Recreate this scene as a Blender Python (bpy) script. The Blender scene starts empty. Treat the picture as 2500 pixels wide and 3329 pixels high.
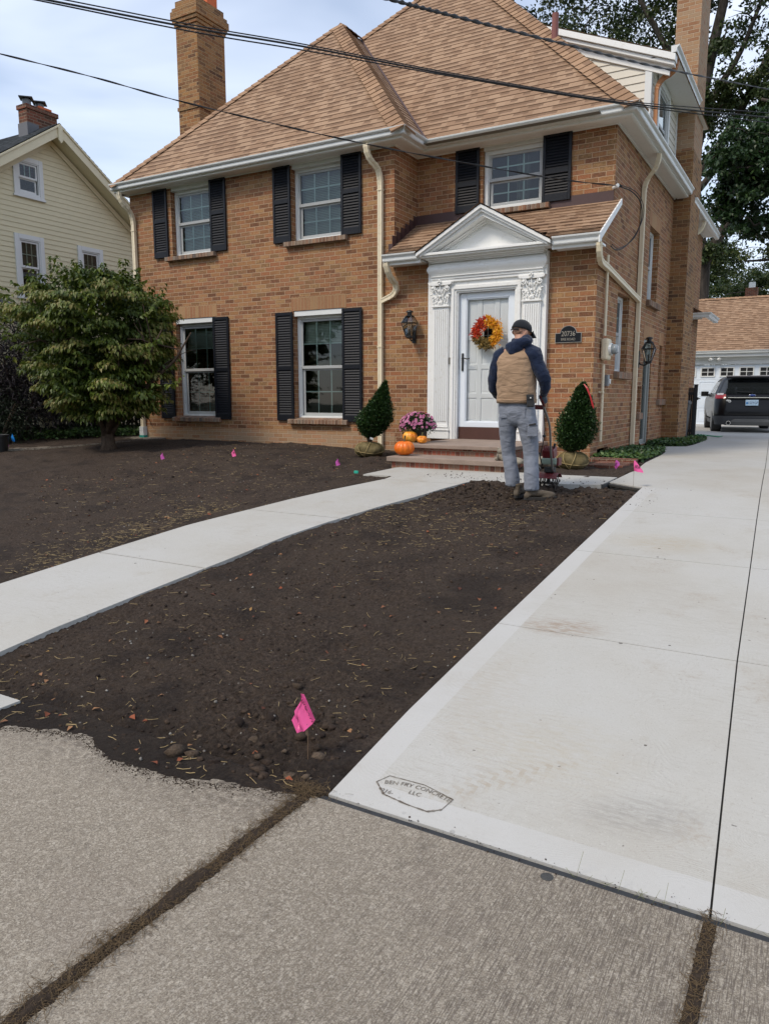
import bpy, bmesh, math, random
import numpy as np
from mathutils import Vector, Matrix, noise
R = math.radians
random.seed(7); rng = np.random.default_rng(7)
scene = bpy.context.scene
COL = scene.collection

# ---------------------------------------------------------------- camera, sky, sun, exposure
cam = bpy.data.cameras.new("camera"); cam_o = bpy.data.objects.new("camera", cam); COL.objects.link(cam_o)
cam_o.location = (0, 0, 1.55); cam_o.rotation_euler = (R(90 - 8.795), 0, R(29.97))
cam.sensor_fit = 'HORIZONTAL'; cam.sensor_width = 36; cam.lens = 35.05; cam.clip_start = 0.05; cam.clip_end = 2000
scene.camera = cam_o
SUN_EL, SUN_AZ = 50, 205          # degrees; azimuth measured clockwise from +Y (the sun stands behind the camera, a little left)
world = bpy.data.worlds.new("World"); scene.world = world; world.use_nodes = True
wn = world.node_tree; wn.nodes.clear()
w_out = wn.nodes.new('ShaderNodeOutputWorld'); w_bg = wn.nodes.new('ShaderNodeBackground')
w_sky = wn.nodes.new('ShaderNodeTexSky'); w_sky.sky_type = 'NISHITA'; w_sky.sun_disc = False
w_sky.sun_elevation = R(SUN_EL); w_sky.sun_rotation = R(SUN_AZ); w_sky.dust_density = 0.6; w_sky.ozone_density = 1.0
w_tc = wn.nodes.new('ShaderNodeTexCoord'); w_map = wn.nodes.new('ShaderNodeMapping'); w_map.inputs['Scale'].default_value = (1.2, 1.2, 3.4)
w_map.inputs['Rotation'].default_value = (0.3, 0.1, 0.6)
w_n = wn.nodes.new('ShaderNodeTexNoise'); w_n.inputs['Scale'].default_value = 1.5; w_n.inputs['Detail'].default_value = 5; w_n.inputs['Roughness'].default_value = 0.5; w_n.inputs['Distortion'].default_value = 0.4
w_r = wn.nodes.new('ShaderNodeValToRGB'); w_r.color_ramp.elements[0].position = 0.36; w_r.color_ramp.elements[1].position = 0.66
w_r.color_ramp.elements[0].color = (0.3, 0.3, 0.3, 1); w_r.color_ramp.elements[1].color = (0.93, 0.93, 0.93, 1)
w_mix = wn.nodes.new('ShaderNodeMixRGB'); w_mix.inputs[2].default_value = (6.5, 7.1, 8.3, 1)
wn.links.new(w_tc.outputs['Generated'], w_map.inputs[0]); wn.links.new(w_map.outputs[0], w_n.inputs['Vector'])
wn.links.new(w_n.outputs['Fac'], w_r.inputs[0]); wn.links.new(w_r.outputs[0], w_mix.inputs[0]); wn.links.new(w_sky.outputs[0], w_mix.inputs[1])
wn.links.new(w_mix.outputs[0], w_bg.inputs[0]); wn.links.new(w_bg.outputs[0], w_out.inputs[0])
w_bg.inputs[1].default_value = 0.10
sun = bpy.data.lights.new("sun", 'SUN'); sun.energy = 1.6; sun.angle = R(14); sun.color = (1.0, 0.89, 0.73)
sun_o = bpy.data.objects.new("sun", sun); COL.objects.link(sun_o)
_d = Vector((math.sin(R(SUN_AZ)) * math.cos(R(SUN_EL)), math.cos(R(SUN_AZ)) * math.cos(R(SUN_EL)), math.sin(R(SUN_EL))))
sun_o.rotation_euler = _d.to_track_quat('Z', 'Y').to_euler()
scene.view_settings.view_transform = 'Standard'; scene.view_settings.look = 'None'
scene.view_settings.exposure = 0.74; scene.view_settings.gamma = 1.0
scene.render.engine = 'CYCLES'
scene.cycles.max_bounces = 6; scene.cycles.transparent_max_bounces = 12; scene.cycles.caustics_reflective = False; scene.cycles.caustics_refractive = False

# ---------------------------------------------------------------- geometry helpers
def V3(*a): return Vector(a)
def front(yw): return lambda u, v, d: (u, yw - d, v)      # wall facing the street
def east(xw): return lambda u, v, d: (xw + d, u, v)       # wall facing the driveway side
def wl(o):
    p = Vector((0, 0, 0))
    while o is not None: p = p + o.location; o = o.parent
    return p
def tag(o, label=None, cat=None, group=None, kind=None):
    if label: o['label'] = label
    if cat: o['category'] = cat
    if group: o['group'] = group
    if kind: o['kind'] = kind
    return o
def thing(name, label, cat, loc=(0, 0, 0), group=None):
    o = bpy.data.objects.new(name, None); COL.objects.link(o); o.location = loc; o.empty_display_size = 0.1
    return tag(o, label, cat, group)
def copy_tree(o, parent=None):
    c = o.copy(); COL.objects.link(c); c.parent = parent
    for ch in o.children: copy_tree(ch, c)
    return c
class MB:
    def __init__(s, P=None): s.V = []; s.F = []; s.U = []; s.P = P
    def v(s, p):
        if s.P: p = s.P(*p)
        s.V.append(tuple(p)); return len(s.V) - 1
    def face(s, pts, uv=None):
        s.F.append([s.v(p) for p in pts]); s.U.append(uv)
    def fi(s, idx, uv=None): s.F.append(list(idx)); s.U.append(uv)
    def box(s, a0, a1, b0, b1, c0, c1):
        if a0 > a1: a0, a1 = a1, a0
        if b0 > b1: b0, b1 = b1, b0
        if c0 > c1: c0, c1 = c1, c0
        i = [s.v(p) for p in ((a0, b0, c0), (a1, b0, c0), (a1, b1, c0), (a0, b1, c0), (a0, b0, c1), (a1, b0, c1), (a1, b1, c1), (a0, b1, c1))]
        for f in ((0, 3, 2, 1), (4, 5, 6, 7), (0, 1, 5, 4), (1, 2, 6, 5), (2, 3, 7, 6), (3, 0, 4, 7)): s.fi([i[k] for k in f])
    def obox(s, c, ax, ay, az):
        c, ax, ay, az = map(Vector, (c, ax, ay, az)); i = []
        for sz in (-1, 1):
            for sx, sy in ((-1, -1), (1, -1), (1, 1), (-1, 1)): i.append(s.v(c + ax * sx + ay * sy + az * sz))
        for f in ((0, 3, 2, 1), (4, 5, 6, 7), (0, 1, 5, 4), (1, 2, 6, 5), (2, 3, 7, 6), (3, 0, 4, 7)): s.fi([i[k] for k in f])
    def ring(s, u0, u1, v0, v1, w, d0, d1, wt=None, wb=None):   # picture-frame of four butted boards
        wt = w if wt is None else wt; wb = w if wb is None else wb
        s.box(u0, u0 + w, v0, v1, d0, d1); s.box(u1 - w, u1, v0, v1, d0, d1)
        s.box(u0 + w, u1 - w, v1 - wt, v1, d0, d1); s.box(u0 + w, u1 - w, v0, v0 + wb, d0, d1)
    def tube(s, pts, r, n=8, cap=True, ry=None, up=None):
        pts = [Vector(p) for p in pts]; m = len(pts)
        rs = r if isinstance(r, (list, tuple)) else [r] * m
        rys = (ry if isinstance(ry, (list, tuple)) else [ry] * m) if ry is not None else rs
        t0 = (pts[1] - pts[0]).normalized(); ref = Vector(up) if up else (Vector((0, 0, 1)) if abs(t0.z) < 0.9 else Vector((0, 1, 0)))
        b = None; rings = []
        for i, p in enumerate(pts):
            t = (pts[min(i + 1, m - 1)] - pts[max(i - 1, 0)]).normalized()
            a = (ref - t * ref.dot(t)) if b is None or up else (b - t * b.dot(t))
            if a.length < 1e-6: a = t.orthogonal()
            a.normalize(); b = a; c = t.cross(a)
            rings.append([s.v(p + a * (rs[i] * math.cos(q)) + c * (rys[i] * math.sin(q))) for q in [2 * math.pi * k / n for k in range(n)]])
        for i in range(m - 1):
            for k in range(n): s.fi([rings[i][k], rings[i][(k + 1) % n], rings[i + 1][(k + 1) % n], rings[i + 1][k]])
        if cap: s.fi(rings[0][::-1]); s.fi(rings[-1])
    def loft(s, rings, n=20, sq=2.0):    # rings: (cx, cy, cz, rx, ry, yaw) horizontal superellipses, bottom to top
        rr = []
        for (cx, cy, cz, rx, ry, yaw) in rings:
            q = []
            for k in range(n):
                a = 2 * math.pi * k / n; ca, sa = math.cos(a), math.sin(a)
                x = rx * math.copysign(abs(ca) ** (2 / sq), ca); y = ry * math.copysign(abs(sa) ** (2 / sq), sa)
                q.append(s.v((cx + x * math.cos(yaw) - y * math.sin(yaw), cy + x * math.sin(yaw) + y * math.cos(yaw), cz)))
            rr.append(q)
        for i in range(len(rr) - 1):
            for k in range(n): s.fi([rr[i][k], rr[i][(k + 1) % n], rr[i + 1][(k + 1) % n], rr[i + 1][k]])
        s.fi(rr[0][::-1]); s.fi(rr[-1])
    def lathe(s, c, prof, n=16, jag=None):
        rr = []
        for j, (r, z) in enumerate(prof):
            rr.append([s.v((c[0] + r * (jag(k, n) if jag else 1) * math.cos(2 * math.pi * k / n), c[1] + r * (jag(k, n) if jag else 1) * math.sin(2 * math.pi * k / n), c[2] + z)) for k in range(n)])
        for i in range(len(rr) - 1):
            for k in range(n): s.fi([rr[i][k], rr[i][(k + 1) % n], rr[i + 1][(k + 1) % n], rr[i + 1][k]])
        s.fi(rr[0][::-1]); s.fi(rr[-1])
    def ell(s, c, rx, ry, rz, n=10, m=6, rot=None):
        c = Vector(c); idx = []
        for j in range(m + 1):
            th = math.pi * j / m; row = []
            for k in range(n):
                ph = 2 * math.pi * k / n
                p = Vector((rx * math.sin(th) * math.cos(ph), ry * math.sin(th) * math.sin(ph), rz * math.cos(th)))
                if rot: p = rot @ p
                row.append(s.v(c + p))
                if j in (0, m): break
            idx.append(row)
        for k in range(n):
            s.fi([idx[0][0], idx[1][k], idx[1][(k + 1) % n]]); s.fi([idx[m][0], idx[m - 1][(k + 1) % n], idx[m - 1][k]])
        for j in range(1, m - 1):
            for k in range(n): s.fi([idx[j][k], idx[j + 1][k], idx[j + 1][(k + 1) % n], idx[j][(k + 1) % n]])
    def prism(s, poly, d0, d1):   # poly in (u,v), counter-clockwise seen from +d
        a = [s.v((p[0], p[1], d0)) for p in poly]; b = [s.v((p[0], p[1], d1)) for p in poly]; n = len(poly)
        s.fi(a[::-1]); s.fi(b)
        for k in range(n): s.fi([a[k], a[(k + 1) % n], b[(k + 1) % n], b[k]])
    def arrays(s, V, F):
        o = len(s.V); s.V += [tuple(p) for p in V]; s.F += [[i + o for i in f] for f in F]; s.U += [None] * len(F)
    def build(s, name, mat, parent=None, smooth=False, bevel=0, seg=2, sub=0, solid=0, remesh=0, smooth_it=0):
        me = bpy.data.meshes.new(name); off = wl(parent) if parent else Vector((0, 0, 0))
        me.from_pydata([(x - off.x, y - off.y, z - off.z) for x, y, z in s.V], [], s.F)
        uvl = me.uv_layers.new(name="UVMap"); k = 0; data = np.zeros(len(me.loops) * 2, dtype=np.float32)
        VV = s.V
        for fi_, f in enumerate(s.F):
            uv = s.U[fi_]
            if uv is None:
                p0 = Vector(VV[f[0]]); p1 = Vector(VV[f[1]]); p2 = Vector(VV[f[2]]); n_ = (p1 - p0).cross(p2 - p0)
                if n_.length < 1e-12 and len(f) > 3: n_ = (p2 - p0).cross(Vector(VV[f[3]]) - p0)
                if n_.length > 1e-12: n_.normalize()
                else: n_ = Vector((0, 0, 1))
                if abs(n_.z) > 0.99: t = Vector((1, 0, 0)); b = Vector((0, 1, 0))
                else:
                    t = Vector((-n_.y, n_.x, 0)).normalized(); b = n_.cross(t)
                    if abs(t.x) > abs(t.y):
                        if t.x < 0: t = -t
                    elif t.y < 0: t = -t
                    if b.z < 0: b = -b
                uv = [(Vector(VV[i]).dot(t), Vector(VV[i]).dot(b)) for i in f]
            for q in uv: data[k] = q[0]; data[k + 1] = q[1]; k += 2
        uvl.data.foreach_set("uv", data)
        if smooth: me.polygons.foreach_set("use_smooth", [True] * len(me.polygons))
        me.materials.append(mat)
        o = bpy.data.objects.new(name, me); COL.objects.link(o)
        if parent: o.parent = parent
        if remesh:
            m = o.modifiers.new("remesh", 'REMESH'); m.mode = 'VOXEL'; m.voxel_size = remesh; m.use_smooth_shade = True
        if smooth_it:
            m = o.modifiers.new("smooth", 'SMOOTH'); m.factor = 0.5; m.iterations = smooth_it
        if bevel:
            m = o.modifiers.new("bevel", 'BEVEL'); m.width = bevel; m.segments = seg; m.limit_method = 'ANGLE'; m.angle_limit = R(35)
        if solid:
            m = o.modifiers.new("solid", 'SOLIDIFY'); m.thickness = solid; m.offset = 0
        if sub:
            m = o.modifiers.new("sub", 'SUBSURF'); m.levels = sub; m.render_levels = sub
        return o
def np_mesh(name, Vt, quads, mat, parent=None, attr=None, smooth=False, uv=None):
    me = bpy.data.meshes.new(name); n, m, k = len(Vt), len(quads), quads.shape[1]
    off = np.array(wl(parent)) if parent else np.zeros(3)
    me.vertices.add(n); me.vertices.foreach_set("co", (Vt - off).astype(np.float32).ravel())
    me.loops.add(m * k); me.loops.foreach_set("vertex_index", quads.astype(np.int32).ravel())
    me.polygons.add(m); me.polygons.foreach_set("loop_start", np.arange(m, dtype=np.int32) * k)
    me.update(calc_edges=True); me.validate()
    if attr is not None:
        a = me.attributes.new("rnd", 'FLOAT', 'POINT'); a.data.foreach_set("value", attr.astype(np.float32))
    if smooth: me.polygons.foreach_set("use_smooth", [True] * len(me.polygons))
    me.materials.append(mat)
    o = bpy.data.objects.new(name, me); COL.objects.link(o)
    if parent: o.parent = parent
    return o
def clip(poly, f):     # keep f(p) >= 0; poly of Vectors
    out = []
    for i in range(len(poly)):
        a, b = poly[i], poly[(i + 1) % len(poly)]; fa, fb = f(a), f(b)
        if fa >= 0: out.append(a)
        if (fa > 0 > fb) or (fa < 0 < fb): out.append(a + (b - a) * (fa / (fa - fb)))
    return out
def courses(mb, poly, step, lift):    # shingle or clapboard courses laid over a planar polygon, each with its own butt edge
    poly = [Vector(p) for p in poly]
    n_ = Vector((0, 0, 0))
    for i in range(1, len(poly) - 1): n_ += (poly[i] - poly[0]).cross(poly[i + 1] - poly[0])
    n_.normalize()
    if n_.z < -0.01: n_ = -n_
    t = Vector((-n_.y, n_.x, 0)).normalized(); b = n_.cross(t)
    if abs(t.x) > abs(t.y):
        if t.x < 0: t = -t
    elif t.y < 0: t = -t
    if b.z < 0: b = -b
    vs = [p.dot(b) for p in poly]; k = math.floor(min(vs) / step)
    while k * step < max(vs) - 1e-5:
        v0, v1 = k * step, (k + 1) * step; k += 1
        q = clip(clip(poly, lambda p: p.dot(b) - v0), lambda p: v1 - p.dot(b))
        if len(q) < 3: continue
        w = [p + n_ * (lift * (1 - (p.dot(b) - v0) / step)) for p in q]
        mb.face(w, [(p.dot(t), p.dot(b)) for p in q])
        lo = sorted([p for p in q if abs(p.dot(b) - v0) < 1e-4], key=lambda p: p.dot(t))
        if len(lo) >= 2:
            a, c = lo[0], lo[-1]
            mb.face([a - n_ * 0.002, c - n_ * 0.002, c + n_ * lift, a + n_ * lift], [(a.dot(t), v0), (c.dot(t), v0), (c.dot(t), v0 + .004), (a.dot(t), v0 + .004)])
def courses_holes(mb, poly, holes, step, lift):   # boards on a wall of constant x, cut round the window openings (y0,y1,z0,z1)
    ys_ = [p[1] for p in poly]; us_ = sorted({min(ys_), max(ys_), *[h[0] for h in holes], *[h[1] for h in holes]}); zs_ = [p[2] for p in poly]
    for u0, u1 in zip(us_[:-1], us_[1:]):
        vb = [min(zs_) - .1] + sorted(v for h in holes if h[0] <= u0 and h[1] >= u1 for v in h[2:]) + [max(zs_) + .1]
        for v0, v1 in zip(vb[::2], vb[1::2]):
            q = [Vector(p) for p in poly]
            for f in (lambda p: p.y - u0, lambda p: u1 - p.y, lambda p: p.z - v0, lambda p: v1 - p.z): q = clip(q, f)
            if len(q) > 2: courses(mb, q, step, lift)
def sweep(mb, path, prof, closed_prof=True, ends=True):   # horizontal path (x,y[,z]); profile (out, z), out to the right-hand side of travel
    n = len(path); rings = []
    for i in range(n):
        p = Vector((path[i][0], path[i][1], path[i][2] if len(path[i]) > 2 else 0))
        def nr(a, b):
            d = Vector((b[0] - a[0], b[1] - a[1], 0)).normalized(); return Vector((d.y, -d.x, 0))
        if i == 0: m = nr(path[0], path[1])
        elif i == n - 1: m = nr(path[-2], path[-1])
        else:
            a, b = nr(path[i - 1], path[i]), nr(path[i], path[i + 1]); m = (a + b).normalized(); m = m / max(0.3, m.dot(a))
        rings.append([mb.v(p + m * o + Vector((0, 0, z))) for o, z in prof])
    k = len(prof)
    for i in range(n - 1):
        for j in range(k if closed_prof else k - 1):
            mb.fi([rings[i][j], rings[i + 1][j], rings[i + 1][(j + 1) % k], rings[i][(j + 1) % k]])
    if ends and closed_prof: mb.fi(rings[0]); mb.fi(rings[-1][::-1])
def wallgrid(mb, u0, u1, v0, v1, holes, depth=0.13, top=None):
    us = sorted({u0, u1, *[h[0] for h in holes], *[h[1] for h in holes]}); vs = sorted({v0, v1, *[h[2] for h in holes], *[h[3] for h in holes]})
    for i in range(len(us) - 1):
        for j in range(len(vs) - 1):
            a, b, c, d = us[i], us[i + 1], vs[j], vs[j + 1]; mu, mv = (a + b) / 2, (c + d) / 2
            if any(h[0] < mu < h[1] and h[2] < mv < h[3] for h in holes): continue
            mb.face([(a, c, 0), (b, c, 0), (b, d, 0), (a, d, 0)])
    for h in holes:
        a, b, c, d = h[:4]; e = -depth
        mb.face([(a, c, 0), (a, d, 0), (a, d, e), (a, c, e)]); mb.face([(b, c, 0), (b, c, e), (b, d, e), (b, d, 0)])
        mb.face([(a, d, 0), (b, d, 0), (b, d, e), (a, d, e)]); mb.face([(a, c, 0), (a, c, e), (b, c, e), (b, c, 0)])
def text_arrays(s, size=1.0, extrude=0.0):
    cu = bpy.data.curves.new("lettering", 'FONT'); cu.body = s; cu.size = size; cu.align_x = 'CENTER'; cu.extrude = extrude; cu.resolution_u = 3
    o = bpy.data.objects.new("lettering", cu); COL.objects.link(o)
    me = bpy.data.meshes.new_from_object(o.evaluated_get(bpy.context.evaluated_depsgraph_get()))
    Vt = [tuple(v.co) for v in me.vertices]; F = [list(p.vertices) for p in me.polygons]
    COL.objects.unlink(o); bpy.data.objects.remove(o); bpy.data.curves.remove(cu); bpy.data.meshes.remove(me)
    return Vt, F
def put_text(mb, s, size, fn, extrude=0.0):   # fn maps the flat lettering (x,y,z) into the mesh builder's space
    Vt, F = text_arrays(s, size, extrude); o = len(mb.V)
    for p in Vt: mb.v(fn(*p))
    for f in F: mb.fi([i + o for i in f])

# ---------------------------------------------------------------- ground height
GY = [-5, 2.26, 2.9, 4.06, 5.7, 8.14, 9.2, 10.6, 16, 18, 23.5, 31, 60, 400]; GZ = [0, 0, .095, .216, .375, .603, .65, .66, .65, .63, .53, .5, .4, .3]
def G(x, y):
    g = np.interp(y, GY, GZ); a = np.clip((-5 - x) / 3, 0, 1); b = np.clip((y - 6.5) / 3.5, 0, 1)
    return g + .09 * a * a * (3 - 2 * a) * b * b * (3 - 2 * b)

# ---------------------------------------------------------------- materials
def c(h):
    h = h.lstrip('#'); r = []
    for i in (0, 2, 4):
        x = int(h[i:i + 2], 16) / 255; r.append(x / 12.92 if x <= .04045 else ((x + .055) / 1.055) ** 2.4)
    return tuple(r) + (1,)
class NT:
    def __init__(s, name):
        s.m = bpy.data.materials.new(name); s.m.use_nodes = True; s.t = s.m.node_tree; s.t.nodes.clear()
        s.out = s.n('ShaderNodeOutputMaterial'); s.b = s.n('ShaderNodeBsdfPrincipled'); s.l(s.b.outputs[0], s.out.inputs[0])
    def n(s, k, **p):
        x = s.t.nodes.new(k)
        for a, b in p.items(): setattr(x, a, b)
        return x
    def l(s, a, b): s.t.links.new(a, b)
    def set(s, sock, v):
        if isinstance(v, bpy.types.NodeSocket): s.l(v, sock)
        else: sock.default_value = v
    def coord(s, kind='Object', scale=None):
        o = s.n('ShaderNodeTexCoord').outputs[kind]
        if scale is not None:
            m = s.n('ShaderNodeMapping'); m.inputs['Scale'].default_value = scale if hasattr(scale, '__len__') else (scale,) * 3; s.l(o, m.inputs[0]); o = m.outputs[0]
        return o
    def noise(s, vec, scale, detail=4, rough=.55, dist=0):
        x = s.n('ShaderNodeTexNoise'); x.inputs['Scale'].default_value = scale; x.inputs['Detail'].default_value = detail; x.inputs['Roughness'].default_value = rough
        x.inputs['Distortion'].default_value = dist; s.l(vec, x.inputs['Vector']); return x.outputs['Fac']
    def ramp(s, fac, stops, interp='LINEAR'):
        x = s.n('ShaderNodeValToRGB'); e = x.color_ramp.elements; x.color_ramp.interpolation = interp
        while len(e) < len(stops): e.new(.5)
        for i, (p, col) in enumerate(stops): e[i].position = p; e[i].color = col if hasattr(col, '__len__') else (col, col, col, 1)
        s.l(fac, x.inputs[0]); return x.outputs[0]
    def mix(s, f, a, b, mode='MIX'):
        x = s.n('ShaderNodeMixRGB', blend_type=mode); s.set(x.inputs[0], f); s.set(x.inputs[1], a); s.set(x.inputs[2], b); return x.outputs[0]
    def math(s, op, a, b=0, clamp=False):
        x = s.n('ShaderNodeMath', operation=op, use_clamp=clamp); s.set(x.inputs[0], a); s.set(x.inputs[1], b); return x.outputs[0]
    def bump(s, h, strength=.3, dist=.01, normal=None):
        x = s.n('ShaderNodeBump'); x.inputs['Strength'].default_value = strength; x.inputs['Distance'].default_value = dist; s.l(h, x.inputs['Height'])
        if normal: s.l(normal, x.inputs['Normal'])
        return x.outputs[0]
    def done(s, color=None, rough=None, normal=None, spec=None, metal=None):
        if color is not None: s.set(s.b.inputs['Base Color'], color)
        if rough is not None: s.set(s.b.inputs['Roughness'], rough)
        if normal is not None: s.l(normal, s.b.inputs['Normal'])
        if spec is not None: s.b.inputs['Specular IOR Level'].default_value = spec
        if metal is not None: s.b.inputs['Metallic'].default_value = metal
        return s.m
def paint(name, col, rough=.5, var=.12, scale=3, bump=0.0, bscale=60, metal=0, spec=.5, dirt=None):
    t = NT(name); v = t.coord(); n1 = t.noise(v, scale, 5); n2 = t.noise(v, scale * 9, 4)
    f = t.math('ADD', t.math('MULTIPLY', n1, .6), t.math('MULTIPLY', n2, .4))
    a = tuple(x * (1 - var) for x in col[:3]) + (1,); b = tuple(min(1, x * (1 + var)) for x in col[:3]) + (1,)
    k = t.ramp(f, [(.3, a), (.7, b)])
    if dirt: k = t.mix(t.ramp(n2, [(.56, 0), (.72, .5)]), k, dirt)
    nm = t.bump(t.noise(v, bscale, 3), bump, .01) if bump else None
    return t.done(k, rough, nm, spec, metal)
WHITE = paint("white_paint", c('#e6e6e4'), .45, .03, 2, .05, 30, dirt=c('#cfccc4'))
WHITE_METAL = paint("white_metal", c('#dcdedd'), .35, .05, 4, 0, dirt=c('#b4b2aa'))
VINYL = paint("window_vinyl", c('#d9dbda'), .4, .03, 3)
GREYV = paint("sash_vinyl", c('#a9abab'), .4, .04, 3)
GRID = paint("window_grid", c('#bdd2ca'), .5, .03, 3)
SHUT = paint("shutter_paint", c('#10131b'), .5, .12, 3, .05, 40, 0, .3)
CREAM = paint("cream_metal", c('#dccfb4'), .5, .07, 2, 0, dirt=c('#b8a680'))
COPPER = paint("brown_metal", c('#ad7445'), .45, .08, 3)
FLASH = paint("flashing_metal", c('#46302f'), .55, .12, 4, .04, 12)
BLACKM = paint("black_iron", c('#1b1b1c'), .45, .2, 10, .08, 50)
DARKV = paint("dark_void", c('#0b0b0b'), .9, .1)
BROWNP = paint("brown_wood", c('#4a2c24'), .6, .15, 5, .1, 30)
BLIND = paint("blind_slat", c('#9fab9f'), .6, .04, 3)
CURT = paint("curtain_cloth", c('#8b9088'), .9, .08, 2)
def glass(name, tint=(.88, .94, .91, 1), ior=1.55, glossy=(.9, .95, 1, 1)):
    t = NT(name); tr = t.n('ShaderNodeBsdfTransparent'); tr.inputs[0].default_value = tint
    gl = t.n('ShaderNodeBsdfGlossy'); gl.inputs['Roughness'].default_value = .02; gl.inputs[0].default_value = glossy
    fr = t.n('ShaderNodeFresnel'); fr.inputs[0].default_value = ior
    v = t.coord(); t.l(t.bump(t.noise(v, 2.2, 2), .06, .02), gl.inputs['Normal'])
    mx = t.n('ShaderNodeMixShader'); t.l(t.math('MULTIPLY', fr.outputs[0], 1.05, True), mx.inputs[0]); t.l(tr.outputs[0], mx.inputs[1]); t.l(gl.outputs[0], mx.inputs[2]); t.l(mx.outputs[0], t.out.inputs[0]); return t.m
GLASS = glass("window_glass")
def brick(name, pal, mortar, bw=.207, bh=.0695, ms=.0058, edge=.8, dirt=.35, light=None):
    t = NT(name); uv = t.coord('UV'); ob = t.coord('Object')
    wob = t.n('ShaderNodeVectorMath', operation='MULTIPLY_ADD'); nz = t.n('ShaderNodeTexNoise'); nz.inputs['Scale'].default_value = 14; t.l(uv, nz.inputs['Vector'])
    t.l(nz.outputs['Color'], wob.inputs[0]); wob.inputs[1].default_value = (.007, .004, 0); t.l(uv, wob.inputs[2])
    def br(size, smooth):
        x = t.n('ShaderNodeTexBrick'); x.offset = .5; x.inputs['Scale'].default_value = 1; x.inputs['Brick Width'].default_value = bw; x.inputs['Row Height'].default_value = bh
        x.inputs['Mortar Size'].default_value = size; x.inputs['Mortar Smooth'].default_value = smooth
        x.inputs['Color1'].default_value = (0, 0, 0, 1); x.inputs['Color2'].default_value = (1, 1, 1, 1); x.inputs['Mortar'].default_value = (.5, .5, .5, 1); t.l(wob.outputs[0], x.inputs['Vector']); return x
    b1 = br(ms, .15); b2 = br(ms * 3.0, 1.0); b3 = br(0.0001, 0)
    fine = t.noise(uv, 170, 4, .7); med = t.noise(uv, 26, 4, .6); big = t.noise(ob, .55, 4, .6)
    rnd = t.math('ADD', b3.outputs['Color'], t.math('MULTIPLY', t.math('SUBTRACT', med, .5), .5))
    k = t.ramp(rnd, [(i / (len(pal) - 1), p) for i, p in enumerate(pal)])
    k = t.mix(t.math('MULTIPLY', t.math('POWER', b2.outputs['Fac'], 1.2), t.math('MULTIPLY', t.ramp(med, [(.35, .3), (.6, 1)]), edge)), k, tuple(x * .32 for x in pal[0][:3]) + (1,))
    k = t.mix(t.ramp(fine, [(.52, 0), (.72, .55)]), k, tuple(x * .35 for x in pal[0][:3]) + (1,))
    k = t.mix(t.ramp(t.noise(uv, 60, 3), [(.56, 0), (.75, .28)]), k, (.62, .5, .36, 1))
    k = t.mix(b1.outputs['Fac'], k, t.mix(t.ramp(fine, [(.3, 0), (.7, 1)]), mortar, tuple(x * .72 for x in mortar[:3]) + (1,)))
    k = t.mix(t.ramp(big, [(.35, dirt), (.6, 0)]), k, (.13, .085, .05, 1), 'MULTIPLY' if False else 'MIX') if dirt else k
    h = t.math('ADD', t.math('MULTIPLY', b1.outputs['Fac'], -1.0), t.math('MULTIPLY', fine, .35))
    nm = t.bump(h, .8, .006)
    return t.done(k, .85, nm, .25)
BR = brick("facade_brick", [(.15, .064, .034, 1), (.27, .12, .052, 1), (.36, .185, .08, 1), (.31, .113, .054, 1), (.41, .235, .108, 1), (.22, .12, .055, 1), (.35, .155, .078, 1), (.18, .08, .043, 1)], (.55, .37, .235, 1), dirt=.18)
BRD = brick("weathered_brick", [(.08, .04, .025, 1), (.28, .12, .045, 1), (.35, .185, .07, 1), (.14, .07, .036, 1), (.37, .2, .085, 1), (.24, .10, .045, 1)], (.50, .33, .18, 1), edge=.85, dirt=.25)
BRP = brick("pale_brick", [(.30, .15, .08, 1), (.40, .24, .13, 1), (.36, .25, .16, 1), (.42, .22, .12, 1)], (.56, .42, .29, 1), dirt=.1)
BRR = brick("red_brick", [(.06, .025, .018, 1), (.17, .05, .03, 1), (.23, .07, .04, 1), (.12, .05, .035, 1)], (.33, .25, .18, 1))
BRS = brick("step_brick", [(.10, .04, .03, 1), (.30, .10, .065, 1), (.38, .11, .07, 1), (.24, .13, .09, 1), (.35, .2, .14, 1)], (.36, .28, .21, 1), bw=.0695, bh=.207, edge=.5)
BRV = brick("soldier_brick", [(.30, .14, .07, 1), (.40, .2, .1, 1), (.43, .26, .13, 1), (.36, .16, .08, 1)], (.55, .36, .2, 1), bw=.0685, bh=.4)
SILLB = []
def _sm(i, col):
    t = NT("sill_brick_%d" % i); v = t.coord(); f = t.noise(v, 90, 4, .7)
    return t.done(t.mix(t.ramp(f, [(.45, 0), (.75, .8)]), col, tuple(x * .35 for x in col[:3]) + (1,)), .85, t.bump(f, .5, .004), .25)
def sillmat(name, tones):
    t = NT(name); v = t.coord('UV'); x = t.n('ShaderNodeTexBrick'); x.offset = 0; x.inputs['Scale'].default_value = 1; x.inputs['Brick Width'].default_value = .0695; x.inputs['Row Height'].default_value = 3
    x.inputs['Mortar Size'].default_value = .004; x.inputs['Color1'].default_value = (0, 0, 0, 1); x.inputs['Color2'].default_value = (1, 1, 1, 1); t.l(v, x.inputs['Vector'])
    f = t.noise(v, 90, 4, .7); k = t.ramp(x.outputs['Color'], [(i / (len(tones) - 1), p) for i, p in enumerate(tones)])
    k = t.mix(t.ramp(f, [(.45, 0), (.75, .7)]), k, tuple(q * .35 for q in tones[0][:3]) + (1,)); k = t.mix(x.outputs['Fac'], k, (.3, .24, .18, 1))
    return t.done(k, .85, t.bump(t.math('ADD', t.math('MULTIPLY', x.outputs['Fac'], -1), t.math('MULTIPLY', f, .4)), .6, .005), .25)
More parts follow.
